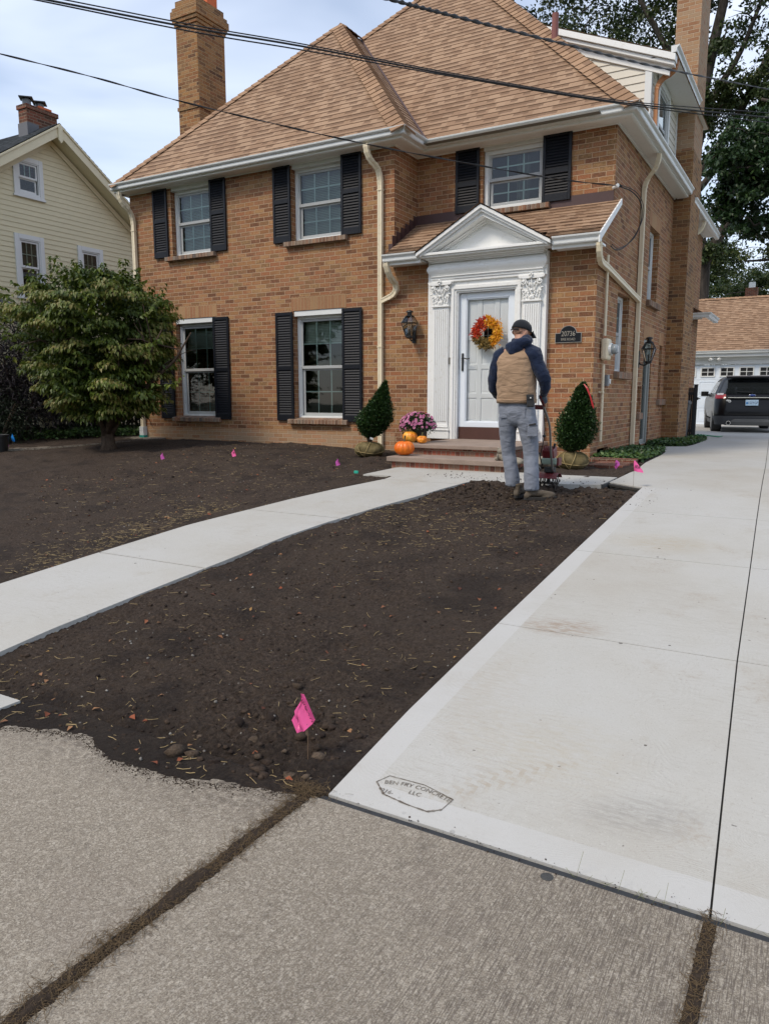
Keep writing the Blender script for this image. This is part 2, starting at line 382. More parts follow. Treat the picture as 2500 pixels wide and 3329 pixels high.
SILL = sillmat("sill_brick", [(.16, .1, .07, 1), (.3, .15, .09, 1), (.24, .19, .15, 1), (.36, .2, .12, 1), (.13, .11, .1, 1)])
def shingle(name, lo, mid, hi, cap=False):
    t = NT(name); uv = t.coord('UV')
    def br(w, off, fr=2, shift=0):
        m = t.n('ShaderNodeMapping'); m.inputs['Location'].default_value = (shift, 0, 0); t.l(uv, m.inputs[0])
        x = t.n('ShaderNodeTexBrick'); x.offset = off; x.offset_frequency = fr; x.squash = 1.35; x.squash_frequency = 3; x.inputs['Scale'].default_value = 1; x.inputs['Brick Width'].default_value = w; x.inputs['Row Height'].default_value = .143
        x.inputs['Mortar Size'].default_value = .0015; x.inputs['Color1'].default_value = (0, 0, 0, 1); x.inputs['Color2'].default_value = (1, 1, 1, 1); x.inputs['Mortar'].default_value = (0, 0, 0, 1); t.l(m.outputs[0], x.inputs['Vector']); return x
    a = br(.15, .41); b = br(.118, .63, 2, .07)
    sep = t.n('ShaderNodeSeparateXYZ'); t.l(uv, sep.inputs[0]); fr = t.math('FRACT', t.math('DIVIDE', sep.outputs[1], .143))
    k = t.ramp(a.outputs['Color'], [(.0, mid), (.45, mid), (.5, hi), (1, hi)])
    band = t.math('MULTIPLY', t.math('GREATER_THAN', fr, .5), t.math('GREATER_THAN', b.outputs['Color'], .47))
    k = t.mix(t.math('MULTIPLY', band, .72), k, lo)
    k = t.mix(t.ramp(fr, [(.0, .6), (.09, 0), (.92, 0), (1, .2)]), k, tuple(q * .5 for q in lo[:3]) + (1,))  # lap shadow along each course, painted into the shingle colour
    g = t.noise(uv, 420, 2, .6); k = t.mix(t.ramp(g, [(.5, 0), (.7, .45)]), k, tuple(x * .45 for x in lo[:3]) + (1,)); k = t.mix(t.ramp(g, [(.28, .35), (.42, 0)]), k, hi)
    k = t.mix(t.ramp(t.noise(uv, .8, 3), [(.35, .22), (.6, 0)]), k, lo)
    return t.done(k, .9, t.bump(g, .5, .004), .2)
SH = shingle("tan_shingle", (.15, .09, .057, 1), (.30, .19, .12, 1), (.37, .245, .16, 1))
SHC = shingle("cap_shingle", (.19, .115, .072, 1), (.31, .19, .115, 1), (.37, .235, .145, 1))
SHG = shingle("grey_shingle", (.03, .034, .038, 1), (.07, .078, .085, 1), (.10, .11, .12, 1))
SIDE = paint("cream_siding", c('#d9cfae'), .55, .04, 2, .05, 20); SIDEW = paint("white_siding", c('#cfc9bc'), .5, .04, 2); TRIMC = paint("cream_trim", c('#ddd3b4'), .5, .04, 2)
# ---------------------------------------------------------------- concrete, soil
def concrete_new(name, x_edge=None, y_edge=None):
    t = NT(name); v = t.coord(); sep = t.n('ShaderNodeSeparateXYZ'); t.l(v, sep.inputs[0])
    warp = t.n('ShaderNodeTexNoise'); warp.inputs['Scale'].default_value = 1.1; t.l(v, warp.inputs['Vector'])
    wv = t.n('ShaderNodeVectorMath', operation='MULTIPLY_ADD'); t.l(warp.outputs['Color'], wv.inputs[0]); wv.inputs[1].default_value = (1.6, 1.6, 0); t.l(v, wv.inputs[2])
    vor = t.n('ShaderNodeTexVoronoi'); vor.inputs['Scale'].default_value = 2.2; t.l(wv.outputs[0], vor.inputs['Vector'])
    arcs = t.math('SINE', t.math('ADD', t.math('MULTIPLY', vor.outputs['Distance'], 130), t.math('MULTIPLY', t.noise(v, 9, 3), 14)))          # trowel and broom swirls
    brk = t.ramp(t.noise(v, 5, 4), [(.4, 0), (.62, 1)])
    fine = t.noise(v, 260, 4, .7); big = t.noise(v, .9, 5, .6); sp = t.noise(v, 45, 4, .65)
    k = t.ramp(big, [(.3, (.38, .36, .32, 1)), (.5, (.415, .405, .375, 1)), (.7, (.43, .425, .405, 1))])
    k = t.mix(t.math('MULTIPLY', t.math('MULTIPLY', arcs, brk), t.ramp(fine, [(.45, .05), (.7, .34)])), k, (.29, .26, .22, 1))
    k = t.mix(t.ramp(t.noise(v, 130, 4, .7), [(.56, 0), (.68, .42)]), k, (.24, .22, .19, 1)); k = t.mix(t.ramp(t.noise(v, 85, 4, .7), [(.30, .35), (.42, 0)]), k, (.56, .55, .52, 1))
    k = t.mix(t.math('MULTIPLY', t.ramp(t.noise(t.coord(scale=(9, 70, 1)), 1, 4, .7, .5), [(.5, 0), (.66, .35)]), t.ramp(t.noise(v, 1.4, 3), [(.4, 0), (.6, 1)])), k, (.30, .275, .235, 1))
    vs_ = t.n('ShaderNodeTexVoronoi'); vs_.inputs['Scale'].default_value = 3.3; t.l(v, vs_.inputs['Vector']); k = t.mix(t.math('LESS_THAN', vs_.outputs['Distance'], .035), k, (.10, .09, .08, 1))
    k = t.mix(t.math('MULTIPLY', t.ramp(sp, [(.6, 0), (.72, .5)]), t.ramp(t.noise(v, 1.7, 3), [(.45, 0), (.65, 1)])), k, (.27, .23, .18, 1))
    k = t.mix(t.math('MULTIPLY', t.ramp(t.noise(v, 2.6, 5, .65), [(.57, 0), (.72, .5)]), t.ramp(sp, [(.4, .2), (.6, 1)])), k, (.30, .25, .19, 1))
    k = t.mix(t.ramp(t.noise(v, 23, 2), [(.745, 0), (.77, .8)]), k, (.12, .11, .1, 1))
    h = t.math('ADD', t.math('MULTIPLY', t.math('MULTIPLY', arcs, brk), .12), t.math('MULTIPLY', fine, .9))
    def spot(x, y, rx, ry, ang=0):
        m = t.n('ShaderNodeMapping', vector_type='TEXTURE'); m.inputs['Location'].default_value = (x, y, 0); m.inputs['Rotation'].default_value = (0, 0, R(ang)); m.inputs['Scale'].default_value = (rx, ry, 1); t.l(t.n('ShaderNodeTexCoord').outputs['Object'], m.inputs[0])
        s2 = t.n('ShaderNodeSeparateXYZ'); t.l(m.outputs[0], s2.inputs[0]); r2 = t.math('ADD', t.math('MULTIPLY', s2.outputs[0], s2.outputs[0]), t.math('MULTIPLY', s2.outputs[1], s2.outputs[1])); return t.math('SUBTRACT', 1, r2, True), s2
    if x_edge is not None:
        scr = t.noise(t.coord(scale=(14, 55, 1)), 1, 4, .7)
        for (x, y, rx, ry, a_, col, amt) in ((-1.2, 4.15, .28, .16, 10, (.26, .19, .13, 1), .8), (-1.0, 6.1, .5, .3, 0, (.36, .30, .2, 1), .5), (-.45, 2.62, .28, .14, 20, (.24, .23, .21, 1), .6), (-1.35, 3.3, .3, .6, 0, (.34, .29, .22, 1), .35), (-.9, 2.9, .45, .35, 0, (.36, .31, .22, 1), .4), (-.7, 9.2, .8, 1.2, 0, (.34, .30, .24, 1), .4), (-1.9, 19.5, 1.2, 1.6, 0, (.2, .18, .16, 1), .6), (-3, 27, 4, 3, 0, (.2, .18, .16, 1), .6)):
            f, _ = spot(x, y, rx, ry, a_); k = t.mix(t.math('MULTIPLY', t.math('MULTIPLY', f, t.ramp(scr, [(.38, 0), (.62, 1)])), amt), k, col)
        for (x, y, a_) in ((-.93, 2.70, 38), (-1.02, 2.56, 38)):      # tyre tread prints
            f, s2 = spot(x, y, .30, .045, a_); tr = t.math('GREATER_THAN', t.math('SINE', t.math('ADD', t.math('MULTIPLY', s2.outputs[0], 34), t.math('MULTIPLY', t.math('ABSOLUTE', s2.outputs[1]), 4))), .1)
            k = t.mix(t.math('MULTIPLY', t.math('MULTIPLY', f, tr), t.ramp(t.noise(v, 30, 3), [(.35, .1), (.6, .6)])), k, (.33, .28, .21, 1))
    nm = t.bump(h, .6, .003)
    if x_edge is not None:
        e = t.math('LESS_THAN', sep.outputs[0], x_edge)
        if y_edge is not None: e = t.math('MAXIMUM', e, t.math('LESS_THAN', sep.outputs[1], y_edge))
        e = t.math('MULTIPLY', e, t.math('LESS_THAN', sep.outputs[1], 8.15))
        k2 = t.mix(t.ramp(t.noise(v, 60, 4), [(.6, 0), (.75, .3)]), (.45, .445, .43, 1), (.33, .31, .29, 1))
        k = t.mix(t.math('MULTIPLY', e, t.ramp(t.noise(v, 3, 3), [(.3, .45), (.6, .85)])), k, k2)
    return t.done(k, .75, nm, .3)
CON = concrete_new("new_concrete", -1.425, 2.40); CONW = concrete_new("walk_concrete")
def concrete_old():
    t = NT("old_concrete"); v = t.coord(); sx = t.coord(scale=(170, 7, 1))
    br = t.noise(sx, 1.6, 4, .65); br2 = t.noise(t.coord(scale=(60, 3, 1)), 1, 3)
    sep = t.n('ShaderNodeSeparateXYZ'); t.l(v, sep.inputs[0])
    right = t.ramp(t.math('ADD', sep.outputs[0], t.noise(v, 3, 3)), [(-1.5 + 1.0, 0)] if False else [(0, 0), (1, 1)])
    rmask = t.n('ShaderNodeMapRange'); rmask.inputs['From Min'].default_value = -1.75; rmask.inputs['From Max'].default_value = -.6; t.l(sep.outputs[0], rmask.inputs['Value'])
    fine = t.noise(v, 300, 3, .7); med = t.noise(v, 210, 5, .75); big = t.noise(v, 1.6, 5, .6)
    vor = t.n('ShaderNodeTexVoronoi'); vor.inputs['Scale'].default_value = 190; t.l(v, vor.inputs['Vector'])
    k = t.ramp(big, [(.3, (.20, .168, .128, 1)), (.7, (.275, .235, .183, 1))])
    for sc_, lo_, hi_ in ((125, .45, .55), (270, .35, .45)):      # exposed sand and stone grain
        vc = t.n('ShaderNodeTexVoronoi'); vc.inputs['Scale'].default_value = sc_; t.l(v, vc.inputs['Vector']); sc2 = t.n('ShaderNodeSeparateColor'); t.l(vc.outputs['Color'], sc2.inputs[0])
        k = t.mix(t.ramp(sc2.outputs[0], [(.0, lo_), (.45, 0)]), k, (.09, .075, .06, 1)); k = t.mix(t.ramp(sc2.outputs[1], [(.6, 0), (1., hi_)]), k, (.52, .47, .39, 1))
    k = t.mix(t.ramp(med, [(.36, .65), (.5, 0)]), k, (.10, .085, .07, 1)); k = t.mix(t.ramp(med, [(.52, 0), (.66, .55)]), k, (.48, .44, .37, 1))
    k = t.mix(t.ramp(vor.outputs['Color'], [(.86, 0), (.93, .4)]), k, (.5, .47, .41, 1))
    k = t.mix(t.math('MULTIPLY', rmask.outputs[0], t.ramp(br, [(.42, .75), (.52, 0)])), k, (.11, .09, .075, 1))
    dm = t.n('ShaderNodeMapRange'); dm.inputs['From Min'].default_value = 1.8; dm.inputs['From Max'].default_value = 2.15; t.l(sep.outputs[1], dm.inputs['Value']); lm = t.math('LESS_THAN', sep.outputs[0], -1.66)
    k = t.mix(t.math('MULTIPLY', t.math('MULTIPLY', dm.outputs[0], lm), t.ramp(t.noise(v, 24, 5, .7), [(.42, 0), (.6, .75)])), k, (.07, .055, .045, 1))
    k = t.mix(t.math('MULTIPLY', t.ramp(t.noise(v, 4, 5, .65), [(.6, 0), (.72, .7)]), t.ramp(t.noise(v, 25, 4), [(.4, 0), (.6, 1)])), k, (.10, .085, .07, 1))
    k = t.mix(t.ramp(t.noise(v, 1.3, 4), [(.58, 0), (.75, .35)]), k, (.16, .13, .11, 1))
    h = t.math('ADD', t.math('MULTIPLY', med, .8), t.math('MULTIPLY', t.math('MULTIPLY', rmask.outputs[0], br), .9))
    return t.done(k, .85, t.bump(h, .9, .004), .25)
OLD = concrete_old()
def soilmat():
    t = NT("bare_soil"); v = t.coord(); f1 = t.noise(v, 70, 6, .7); f2 = t.noise(v, 9, 5, .6); f3 = t.noise(v, .8, 4, .6); f4 = t.noise(v, 220, 3, .7)
    f1 = t.noise(v, 48, 8, .78); k = t.ramp(f1, [(.34, (.022, .0155, .012, 1)), (.5, (.070, .050, .038, 1)), (.66, (.145, .106, .079, 1))])
    k = t.mix(t.ramp(f2, [(.52, 0), (.68, .5)]), k, (.090, .062, .042, 1)); k = t.mix(t.ramp(f3, [(.45, 0), (.65, .5)]), k, (.080, .060, .046, 1)); k = t.mix(t.ramp(t.noise(t.coord(scale=(1, 4, 1)), 2.2, 4), [(.5, 0), (.68, .4)]), k, (.080, .060, .046, 1))
    sy = t.n('ShaderNodeSeparateXYZ'); t.l(v, sy.inputs[0]); wet = t.n('ShaderNodeMapRange'); wet.inputs['From Min'].default_value = 2.45; wet.inputs['From Max'].default_value = 2.15; t.l(t.math('ADD', sy.outputs[1], t.math('MULTIPLY', t.math('SUBTRACT', f2, .5), .5)), wet.inputs['Value']); k = t.mix(t.math('MULTIPLY', wet.outputs[0], .6), k, (.014, .011, .010, 1))
    k = t.mix(t.ramp(f4, [(.67, 0), (.76, .7)]), k, (.22, .19, .16, 1)); k = t.mix(t.ramp(t.noise(v, 2.3, 3), [(.35, .5), (.5, 0)]), k, (.022, .017, .016, 1))
    return t.done(k, .92, t.bump(t.math('ADD', f1, t.math('MULTIPLY', f4, .5)), 1.0, .035), .2)
SOIL = soilmat()
GRASSG = paint("lawn_ground", (.035, .05, .018, 1), .95, .4, 1.5, .4, 30)
JOINT = paint("dark_joint", (.03, .028, .025, 1), .95, .4, 30, .5, 60); TAR = paint("expansion_strip", (.022, .024, .027, 1), .7, .3, 20, .4, 60)

def vnoise(x, y, seed):        # smooth value noise on a lattice
    xi, yi = np.floor(x).astype(np.int64), np.floor(y).astype(np.int64); xf, yf = x - xi, y - yi
    def h(a, b):
        n = (a * 374761393 + b * 668265263 + seed * 974711) & 0x7fffffff; n = ((n ^ (n >> 13)) * 1274126177) & 0x7fffffff; return ((n ^ (n >> 16)) & 0xffff) / 65535.0
    sx, sy = xf * xf * (3 - 2 * xf), yf * yf * (3 - 2 * yf)
    return (h(xi, yi) * (1 - sx) + h(xi + 1, yi) * sx) * (1 - sy) + (h(xi, yi + 1) * (1 - sx) + h(xi + 1, yi + 1) * sx) * sy - .5
def fbm(x, y, f, o, seed): 
    r = 0
    for i in range(o): r = r + vnoise(x * f * 2 ** i, y * f * 2 ** i, seed + i) / 2 ** i
    return r
def walk_left(y): return np.interp(y, [2.2, 3.3, 4.4, 5.2, 5.7, 6.44, 7.0, 7.72], [-5.32, -5.29, -5.22, -5.17, -5.06, -4.90, -4.74, -4.47])
def walk_right(y): return np.interp(y, [2.2, 3.14, 4.4, 5.2, 5.7, 6.42, 7.05, 7.42, 7.95], [-4.13, -4.08, -4.02, -4.0, -3.93, -3.79, -3.62, -3.55, -3.40])
def spill_y(x): return np.interp(x, [-3.6, -3.25, -3.1, -2.95, -2.79, -2.55, -2.3, -2.07, -1.89, -1.70, -1.57], [1.93, 1.98, 2.05, 2.10, 2.13, 2.04, 2.04, 2.07, 2.15, 2.19, 2.235])
def soil_h(x, y):
    z = G(x, y)
    rough = .5 + 1.2 * np.clip(fbm(x, y, .7, 2, 5) + .25, 0, 1)
    till = np.exp(-((y - 7.55) / .42) ** 2) * ((x > -3.5) & (x < -1.6))
    heap = np.exp(-(((x + 1.95) / .45) ** 2 + ((y - 2.45) / .3) ** 2))
    b = fbm(x, y, 1.3, 2, 1) * .03 + fbm(x, y, 7, 3, 2) * (.030 * rough + .05 * till + .035 * heap) + np.abs(fbm(x, y, 26, 3, 3)) * (.018 * rough + .03 * till + .05 * heap) + fbm(x, y, 80, 2, 4) * .010
    s = z - .022 + b * 1.0 + .02 * heap
    # stays just below the concrete edges
    d = np.minimum(np.abs(x - walk_left(y)), np.abs(x - walk_right(y))); d = np.where(y < 7.9, d, 9.); d = np.minimum(d, np.abs(x + 1.56))
    s = np.where(d < .12, np.minimum(s, z - .008 + (d - .0) * .12), s)
    inside = (x > walk_left(y) + .02) & (x < walk_right(y) - .02) & (y < 7.95)
    pad = (y > 8.0) & (y < 8.6) & (x > -4.7)
    s = np.where(inside | pad, z - .09, s)
    # spilt over the pavement
    e = spill_y(x) + fbm(x, y, 7, 3, 9) * .06 + fbm(x, y, 45, 3, 19) * .022; on = (y < 2.27) & (x > -3.6)
    k = np.clip((y - e) / .09, 0, 1)
    s = np.where(on, np.where(y < e, -.03, -.004 + .014 * k ** .7 + np.abs(fbm(x, y, 40, 2, 8)) * .012 * k), s)
    return s
xs = np.concatenate([np.arange(-14, -6, .06), np.arange(-6, -4.2, .03), np.arange(-4.2, -1.555, .0125), [-1.552]])
ys = np.concatenate([np.arange(1.9, 3.6, .0125), np.arange(3.6, 6, .02), np.arange(6, 8.3, .025), np.arange(8.3, 10.65, .04)])
XX, YY = np.meshgrid(xs, ys); ZZ = soil_h(XX, YY); ZZ = np.where((YY < 2.2) & (XX < -3.7), -.06, ZZ)
V_ = np.stack([XX.ravel(), YY.ravel(), ZZ.ravel()], 1); nx, ny = len(xs), len(ys)
i = np.arange(nx * (ny - 1)).reshape(ny - 1, nx)[:, :-1].ravel(); Q = np.stack([i, i + 1, i + nx + 1, i + nx], 1)
o = np_mesh("soil", V_, Q, SOIL, smooth=True); tag(o, "freshly raked bare dark soil of the front yard", kind='structure')
# a second small soil bed right of the steps, beside the front corner of the house
def sheet(name, xs, ys, fz, mat, kind='structure'):
    XX, YY = np.meshgrid(xs, ys); ZZ = fz(XX, YY); V_ = np.stack([XX.ravel(), YY.ravel(), ZZ.ravel()], 1); nx, ny = len(xs), len(ys)
    i = np.arange(nx * (ny - 1)).reshape(ny - 1, nx)[:, :-1].ravel(); Q = np.stack([i, i + 1, i + nx + 1, i + nx], 1)
    return tag(np_mesh(name, V_, Q, mat, smooth=True), kind=kind)
sheet("soil_bed", np.arange(-3.4, -1.93, .02), np.arange(8.6, 10.6, .02), lambda x, y: G(x, y) - .015 + fbm(x, y, 6, 3, 12) * .03 + np.abs(fbm(x, y, 28, 2, 13)) * .03, SOIL)
sheet("ground", np.concatenate([np.arange(-220, -20, 10), np.arange(-20, 12, 1), np.arange(12, 230, 10)]), np.concatenate([np.arange(-120, -5, 10), np.arange(-5, 40, 1), np.arange(40, 420, 15)]), lambda x, y: G(x, y) - .13, GRASSG)
# sidewalk slabs with a soil-filled gap between them
def slab(mb, x0, x1, y0, y1, top, th=.09, dy=.15):
    n = max(1, int((y1 - y0) / dy)); yy = np.linspace(y0, y1, n + 1)
    fx0 = x0 if callable(x0) else (lambda y: x0); fx1 = x1 if callable(x1) else (lambda y: x1)
    for a, b in zip(yy[:-1], yy[1:]):
        A, B, C_, D = (float(fx0(a)), a), (float(fx1(a)), a), (float(fx1(b)), b), (float(fx0(b)), b)
        P = [(p[0], p[1], float(top(*p))) for p in (A, B, C_, D)]; mb.face(P)
        for s_, e_ in ((0, 3), (2, 1)): mb.face([P[s_], P[e_], (P[e_][0], P[e_][1], P[e_][2] - th), (P[s_][0], P[s_][1], P[s_][2] - th)])
        if a == yy[0]: mb.face([P[0], (P[0][0], P[0][1], P[0][2] - th), (P[1][0], P[1][1], P[1][2] - th), P[1]])
        if b == yy[-1]: mb.face([P[2], (P[2][0], P[2][1], P[2][2] - th), (P[3][0], P[3][1], P[3][2] - th), P[3]])
mb = MB(); Z0 = lambda x, y: 0.0
for a, b in ((-9.2, -7.7), (-7.68, -5.45), (-5.4, -3.27 - .03), (-3.24, -1.658), (-1.610, -.186), (-.148, 1.4), (1.42, 3.0), (3.02, 4.6)): slab(mb, a, b, .72, 2.225, Z0)
tag(mb.build("sidewalk", OLD, bevel=.006), kind='structure')
mb = MB(); slab(mb, -9.2, 5, -3.0, .70, Z0); tag(mb.build("road_verge", GRASSG), kind='structure')
mb = MB(); slab(mb, -3.6, -3.40, 2.03, 2.20, lambda x, y: .024); slab(mb, -5.3, -4.14, 2.26, 2.5, lambda x, y: G(x, y) + .0)
tag(mb.build("old_slab", CONW, bevel=.005), kind='structure')
mb = MB(); mb.box(-9.2, 5, .7, 2.262, -.05, -.014); tag(mb.build("joint_filler", JOINT), kind='structure')
mb = MB(); mb.box(-1.58, 4.6, 2.228, 2.256, -.04, -.003); tag(mb.build("expansion_strip", TAR, bevel=.004), kind='structure')
# driveway: slabs with sawn joints
dl = lambda y: float(np.interp(y, [2.26, 8.15, 8.16, 8.74, 9.41, 10.58, 12.2, 12.9, 13.12, 13.13, 14.28, 14.29, 14.6, 15.2, 16.2, 17.5, 17.9, 31.2], [-1.56, -1.56, -1.965, -1.93, -1.9, -2.0, -2.07, -2.13, -2.25, -2.74, -2.74, -2.1, -2.03, -2.0, -2.0, -2.05, -5.5, -5.5]))
jx = lambda y: float(np.interp(y, [2.26, 4.06, 5.7, 7.1, 10.7, 18, 31], [-.17, -.268, -.338, -.40, -.55, -.90, -1.5])); gj = .0035; yb = [2.262, 4.06, 5.665, 7.065, 8.15, 10.6, 13.12, 14.285, 17.9, 21.5, 25, 28, 30.95]
mb = MB()
for a, b in zip(yb[:-1], yb[1:]):
    w = .0 if a in (13.12, 14.285, 8.15) else gj; w2 = 0 if b in (13.12, 14.285, 8.15) else gj
    slab(mb, (lambda y, a=a, b=b: dl(min(max(y, a + .001 if a > 8 else y), b - .001))), (lambda y: jx(y) - .0035), a + w, b - w2, G, dy=.2); slab(mb, (lambda y: jx(y) + .0035), 1.62, a + w, b - w2, G, dy=.3)
tag(mb.build("driveway", CON), "new pale concrete driveway with sawn joints", kind='structure')
mb = MB(); slab(mb, lambda y: dl(y) + .012, 1.6, 2.27, 30.9, lambda x, y: G(x, y) - .012, th=.02, dy=.2); tag(mb.build("driveway_joints", JOINT), kind='structure')
# front walk, landing and the strip to the driveway
mb = MB(); w = .004
for a, b in ((2.52, 4.2), (4.21, 5.9), (5.91, 7.72)): slab(mb, walk_left, walk_right, a + w, b, lambda x, y: G(x, y) + .004, dy=.1)
Pz = lambda p: (p[0], p[1], float(G(*p)) + .004)
def flat(mb, poly, th=.09):
    P = [Pz(p) for p in poly]; mb.face(P); n = len(P)
    for k in range(n): a, b = P[k], P[(k + 1) % n]; mb.face([b, a, (a[0], a[1], a[2] - th), (b[0], b[1], b[2] - th)])
flat(mb, [(-4.46, 7.73), (-3.47, 7.73), (-3.40, 7.94), (-3.0, 7.97), (-3.0, 8.70), (-4.72, 8.70), (-4.78, 8.44), (-4.88, 7.93), (-4.46, 7.93)])
flat(mb, [(-2.995, 7.97), (-2.3, 8.06), (-1.985, 8.12), (-1.955, 8.72), (-2.995, 8.66)])
tag(mb.build("front_walk", CONW, bevel=.004), "new pale concrete front walk curving to the steps", kind='structure')
mb = MB(); mb.box(-1.995, -1.95, 8.12, 8.73, .5, .607); tag(mb.build("expansion_strip", TAR), kind='structure')
# side path past the neighbour's hedge
mb = MB(); flat(mb, [(-18, 6.6), (-12.15, 7.97), (-11.0, 9.2), (-11.0, 10.55), (-11.9, 10.9), (-18, 7.6)]); tag(mb.build("side_path", OLD), kind='structure')

# dirt-filled joints with dead grass, crumbs of soil, straw, dry leaves
STRAW = paint("straw", (.34, .25, .12, 1), .8, .35, 40); DEADG = paint("dead_grass", (.12, .08, .04, 1), .9, .4, 60)
def rnd_rot(n): 
    q = rng.normal(size=(n, 4)); q /= np.linalg.norm(q, axis=1)[:, None]; w, x, y, z = q.T
    return np.stack([1 - 2 * (y * y + z * z), 2 * (x * y - z * w), 2 * (x * z + y * w), 2 * (x * y + z * w), 1 - 2 * (x * x + z * z), 2 * (y * z - x * w), 2 * (x * z - y * w), 2 * (y * z + x * w), 1 - 2 * (x * x + y * y)], 1).reshape(n, 3, 3)
bm = bmesh.new(); bmesh.ops.create_icosphere(bm, subdivisions=1, radius=1); ICO = np.array([v.co[:] for v in bm.verts]); ICF = np.array([[v.index for v in f.verts] for f in bm.faces]); bm.free()
def rocks(name, P, rad, mat, kind='stuff', flat_=.7):
    n = len(P); k = len(ICO); J = ICO[None] * (1 + .55 * (rng.random((n, k, 1)) - .5) * 2) ; Rm = rnd_rot(n)
    W = np.einsum('nij,nkj->nki', Rm, J) * rad[:, None, None]; W[:, :, 2] *= flat_; W += P[:, None]
    F = (ICF[None] + (np.arange(n) * k)[:, None, None]).reshape(-1, 3)
    return tag(np_mesh(name, W.reshape(-1, 3), F, mat, smooth=False, attr=np.repeat(rng.random(n), k)), kind=kind)
def sample_soil(n):
    out = []
    while len(out) < n:
        m = n * 3; x = rng.uniform(-9, -1.58, m); u = rng.random(m); y = 2.0 + 8.4 * u ** 1.7
        ok = (x / (y + .5) > -1.35) & ~((x > walk_left(y) - .01) & (x < walk_right(y) + .01) & (y < 8)) & ~((y > 7.93) & (x > -4.9)) & (y > spill_y(x) + .04) & ~((x < -3.6) & (y < 2.3))
        out += list(zip(x[ok], y[ok]))
    return np.array(out[:n])
def clodmat(name, a, b):
    t = NT(name); v = t.coord(); at = t.n('ShaderNodeAttribute', attribute_name='rnd'); f = t.noise(v, 90, 4, .7)
    k = t.mix(at.outputs['Fac'], a, b); k = t.mix(t.ramp(f, [(.4, .5), (.65, 0)]), k, tuple(q * .4 for q in a[:3]) + (1,)); return t.done(k, .95, t.bump(f, 1, .01), .2)
CLOD = clodmat("soil_clod", (.028, .02, .017, 1), (.085, .058, .04, 1)); PEB = clodmat("pebble", (.16, .14, .12, 1), (.42, .40, .36, 1))
p = sample_soil(9000); rad = .0022 + .015 * rng.random(9000) ** 5.0
p2 = np.stack([rng.uniform(-3.6, -1.6, 2500), 7.3 + rng.normal(0, .35, 2500)], 1); p2 = p2[(p2[:, 1] < 7.92) & (p2[:, 1] > 6)]
p3 = np.stack([-1.9 + rng.normal(0, .3, 170), 2.5 + rng.normal(0, .22, 170)], 1); p3 = p3[(p3[:, 0] < -1.59) & (p3[:, 1] > 2.2)]
PP = np.concatenate([p, p2, p3]); RR = np.concatenate([rad, .006 + .02 * rng.random(len(p2)) ** 2.5, .004 + .026 * rng.random(len(p3)) ** 4])
rocks("soil_clods", np.stack([PP[:, 0], PP[:, 1], soil_h(PP[:, 0], PP[:, 1]) + RR * -.15], 1), RR, CLOD)
q = np.stack([rng.uniform(-2.5, -1.66, 26), 2.28 + np.abs(rng.normal(0, .28, 26))], 1); rr_ = .012 + .022 * rng.random(26) ** 2; q[0] = (-2.33, 2.2); rr_[0] = .05; q[1] = (-2.24, 2.23); rr_[1] = .032; q[2] = (-2.22, 2.95); rr_[2] = .03; BCL = clodmat('brown_clod', (.06, .042, .03, 1), (.15, .11, .078, 1)); rocks('brown_clods', np.stack([q[:, 0], q[:, 1], soil_h(q[:, 0], q[:, 1]) + rr_ * .1], 1), rr_, BCL)
p = sample_soil(600); rad = .003 + .006 * rng.random(600) ** 2
rocks("pebbles", np.stack([p[:, 0], p[:, 1], soil_h(p[:, 0], p[:, 1]) + rad * .4], 1), rad, PEB)
# crumbs thrown on the concrete near the tiller, along the pavement edge and in the gaps
cx = np.concatenate([rng.uniform(-4.1, -2.0, 260), rng.uniform(-1.56, -1.3, 40), rng.uniform(-3.3, -1.6, 2600), rng.uniform(-1.55, -.1, 160)])
cy = np.concatenate([8.0 + np.abs(rng.normal(0, .25, 260)), rng.uniform(7.2, 8.1, 40), np.zeros(2600), np.zeros(160)])
cy[300:2900] = spill_y(cx[300:2900]) + .01 - np.abs(rng.normal(0, .032, 2600)); cy[2900:] = 2.25 + rng.normal(0, .02, 160)
keep = ~((cy > 8.65)) ; cx, cy = cx[keep], cy[keep]; rad = np.where(cy > 5, .002 + .006 * rng.random(len(cx)) ** 3, .0008 + .0028 * rng.random(len(cx)) ** 3)
rocks("soil_crumbs", np.stack([cx, cy, G(cx, cy) + np.where(cy > 7.9, .006, .0) + rad * .5], 1), rad, CLOD)
def sticks(name, P, L, wdt, mat, lift=.004, tilt=.08):
    n = len(P); a = rng.random(n) * 6.283; ti = rng.normal(0, tilt, n); D = np.stack([np.cos(a), np.sin(a), ti], 1); S = np.stack([-np.sin(a), np.cos(a), np.zeros(n)], 1) * wdt[:, None]
    bend = rng.normal(0, .12, n)[:, None] * S / wdt[:, None] * L[:, None]; U = np.array([0, 0, 1.0])[None] * wdt[:, None] * 1.2; P = P + np.array([0, 0, lift])
    A, M, B = P - D * L[:, None] / 2, P + bend, P + D * L[:, None] / 2
    W = np.stack([A - S, A + S, A + U, M - S, M + S, M + U, B - S, B + S, B + U], 1).reshape(-1, 3); o_ = (np.arange(n) * 9)[:, None, None]
    F = np.array([[0, 1, 4, 3], [1, 2, 5, 4], [2, 0, 3, 5], [3, 4, 7, 6], [4, 5, 8, 7], [5, 3, 6, 8]])[None] + o_
    return tag(np_mesh(name, W, F.reshape(-1, 4), mat), kind='stuff')
p = sample_soil(1500); q = np.stack([-5.35 - np.abs(rng.normal(0, .35, 700)), rng.uniform(3.6, 6.2, 700)], 1)
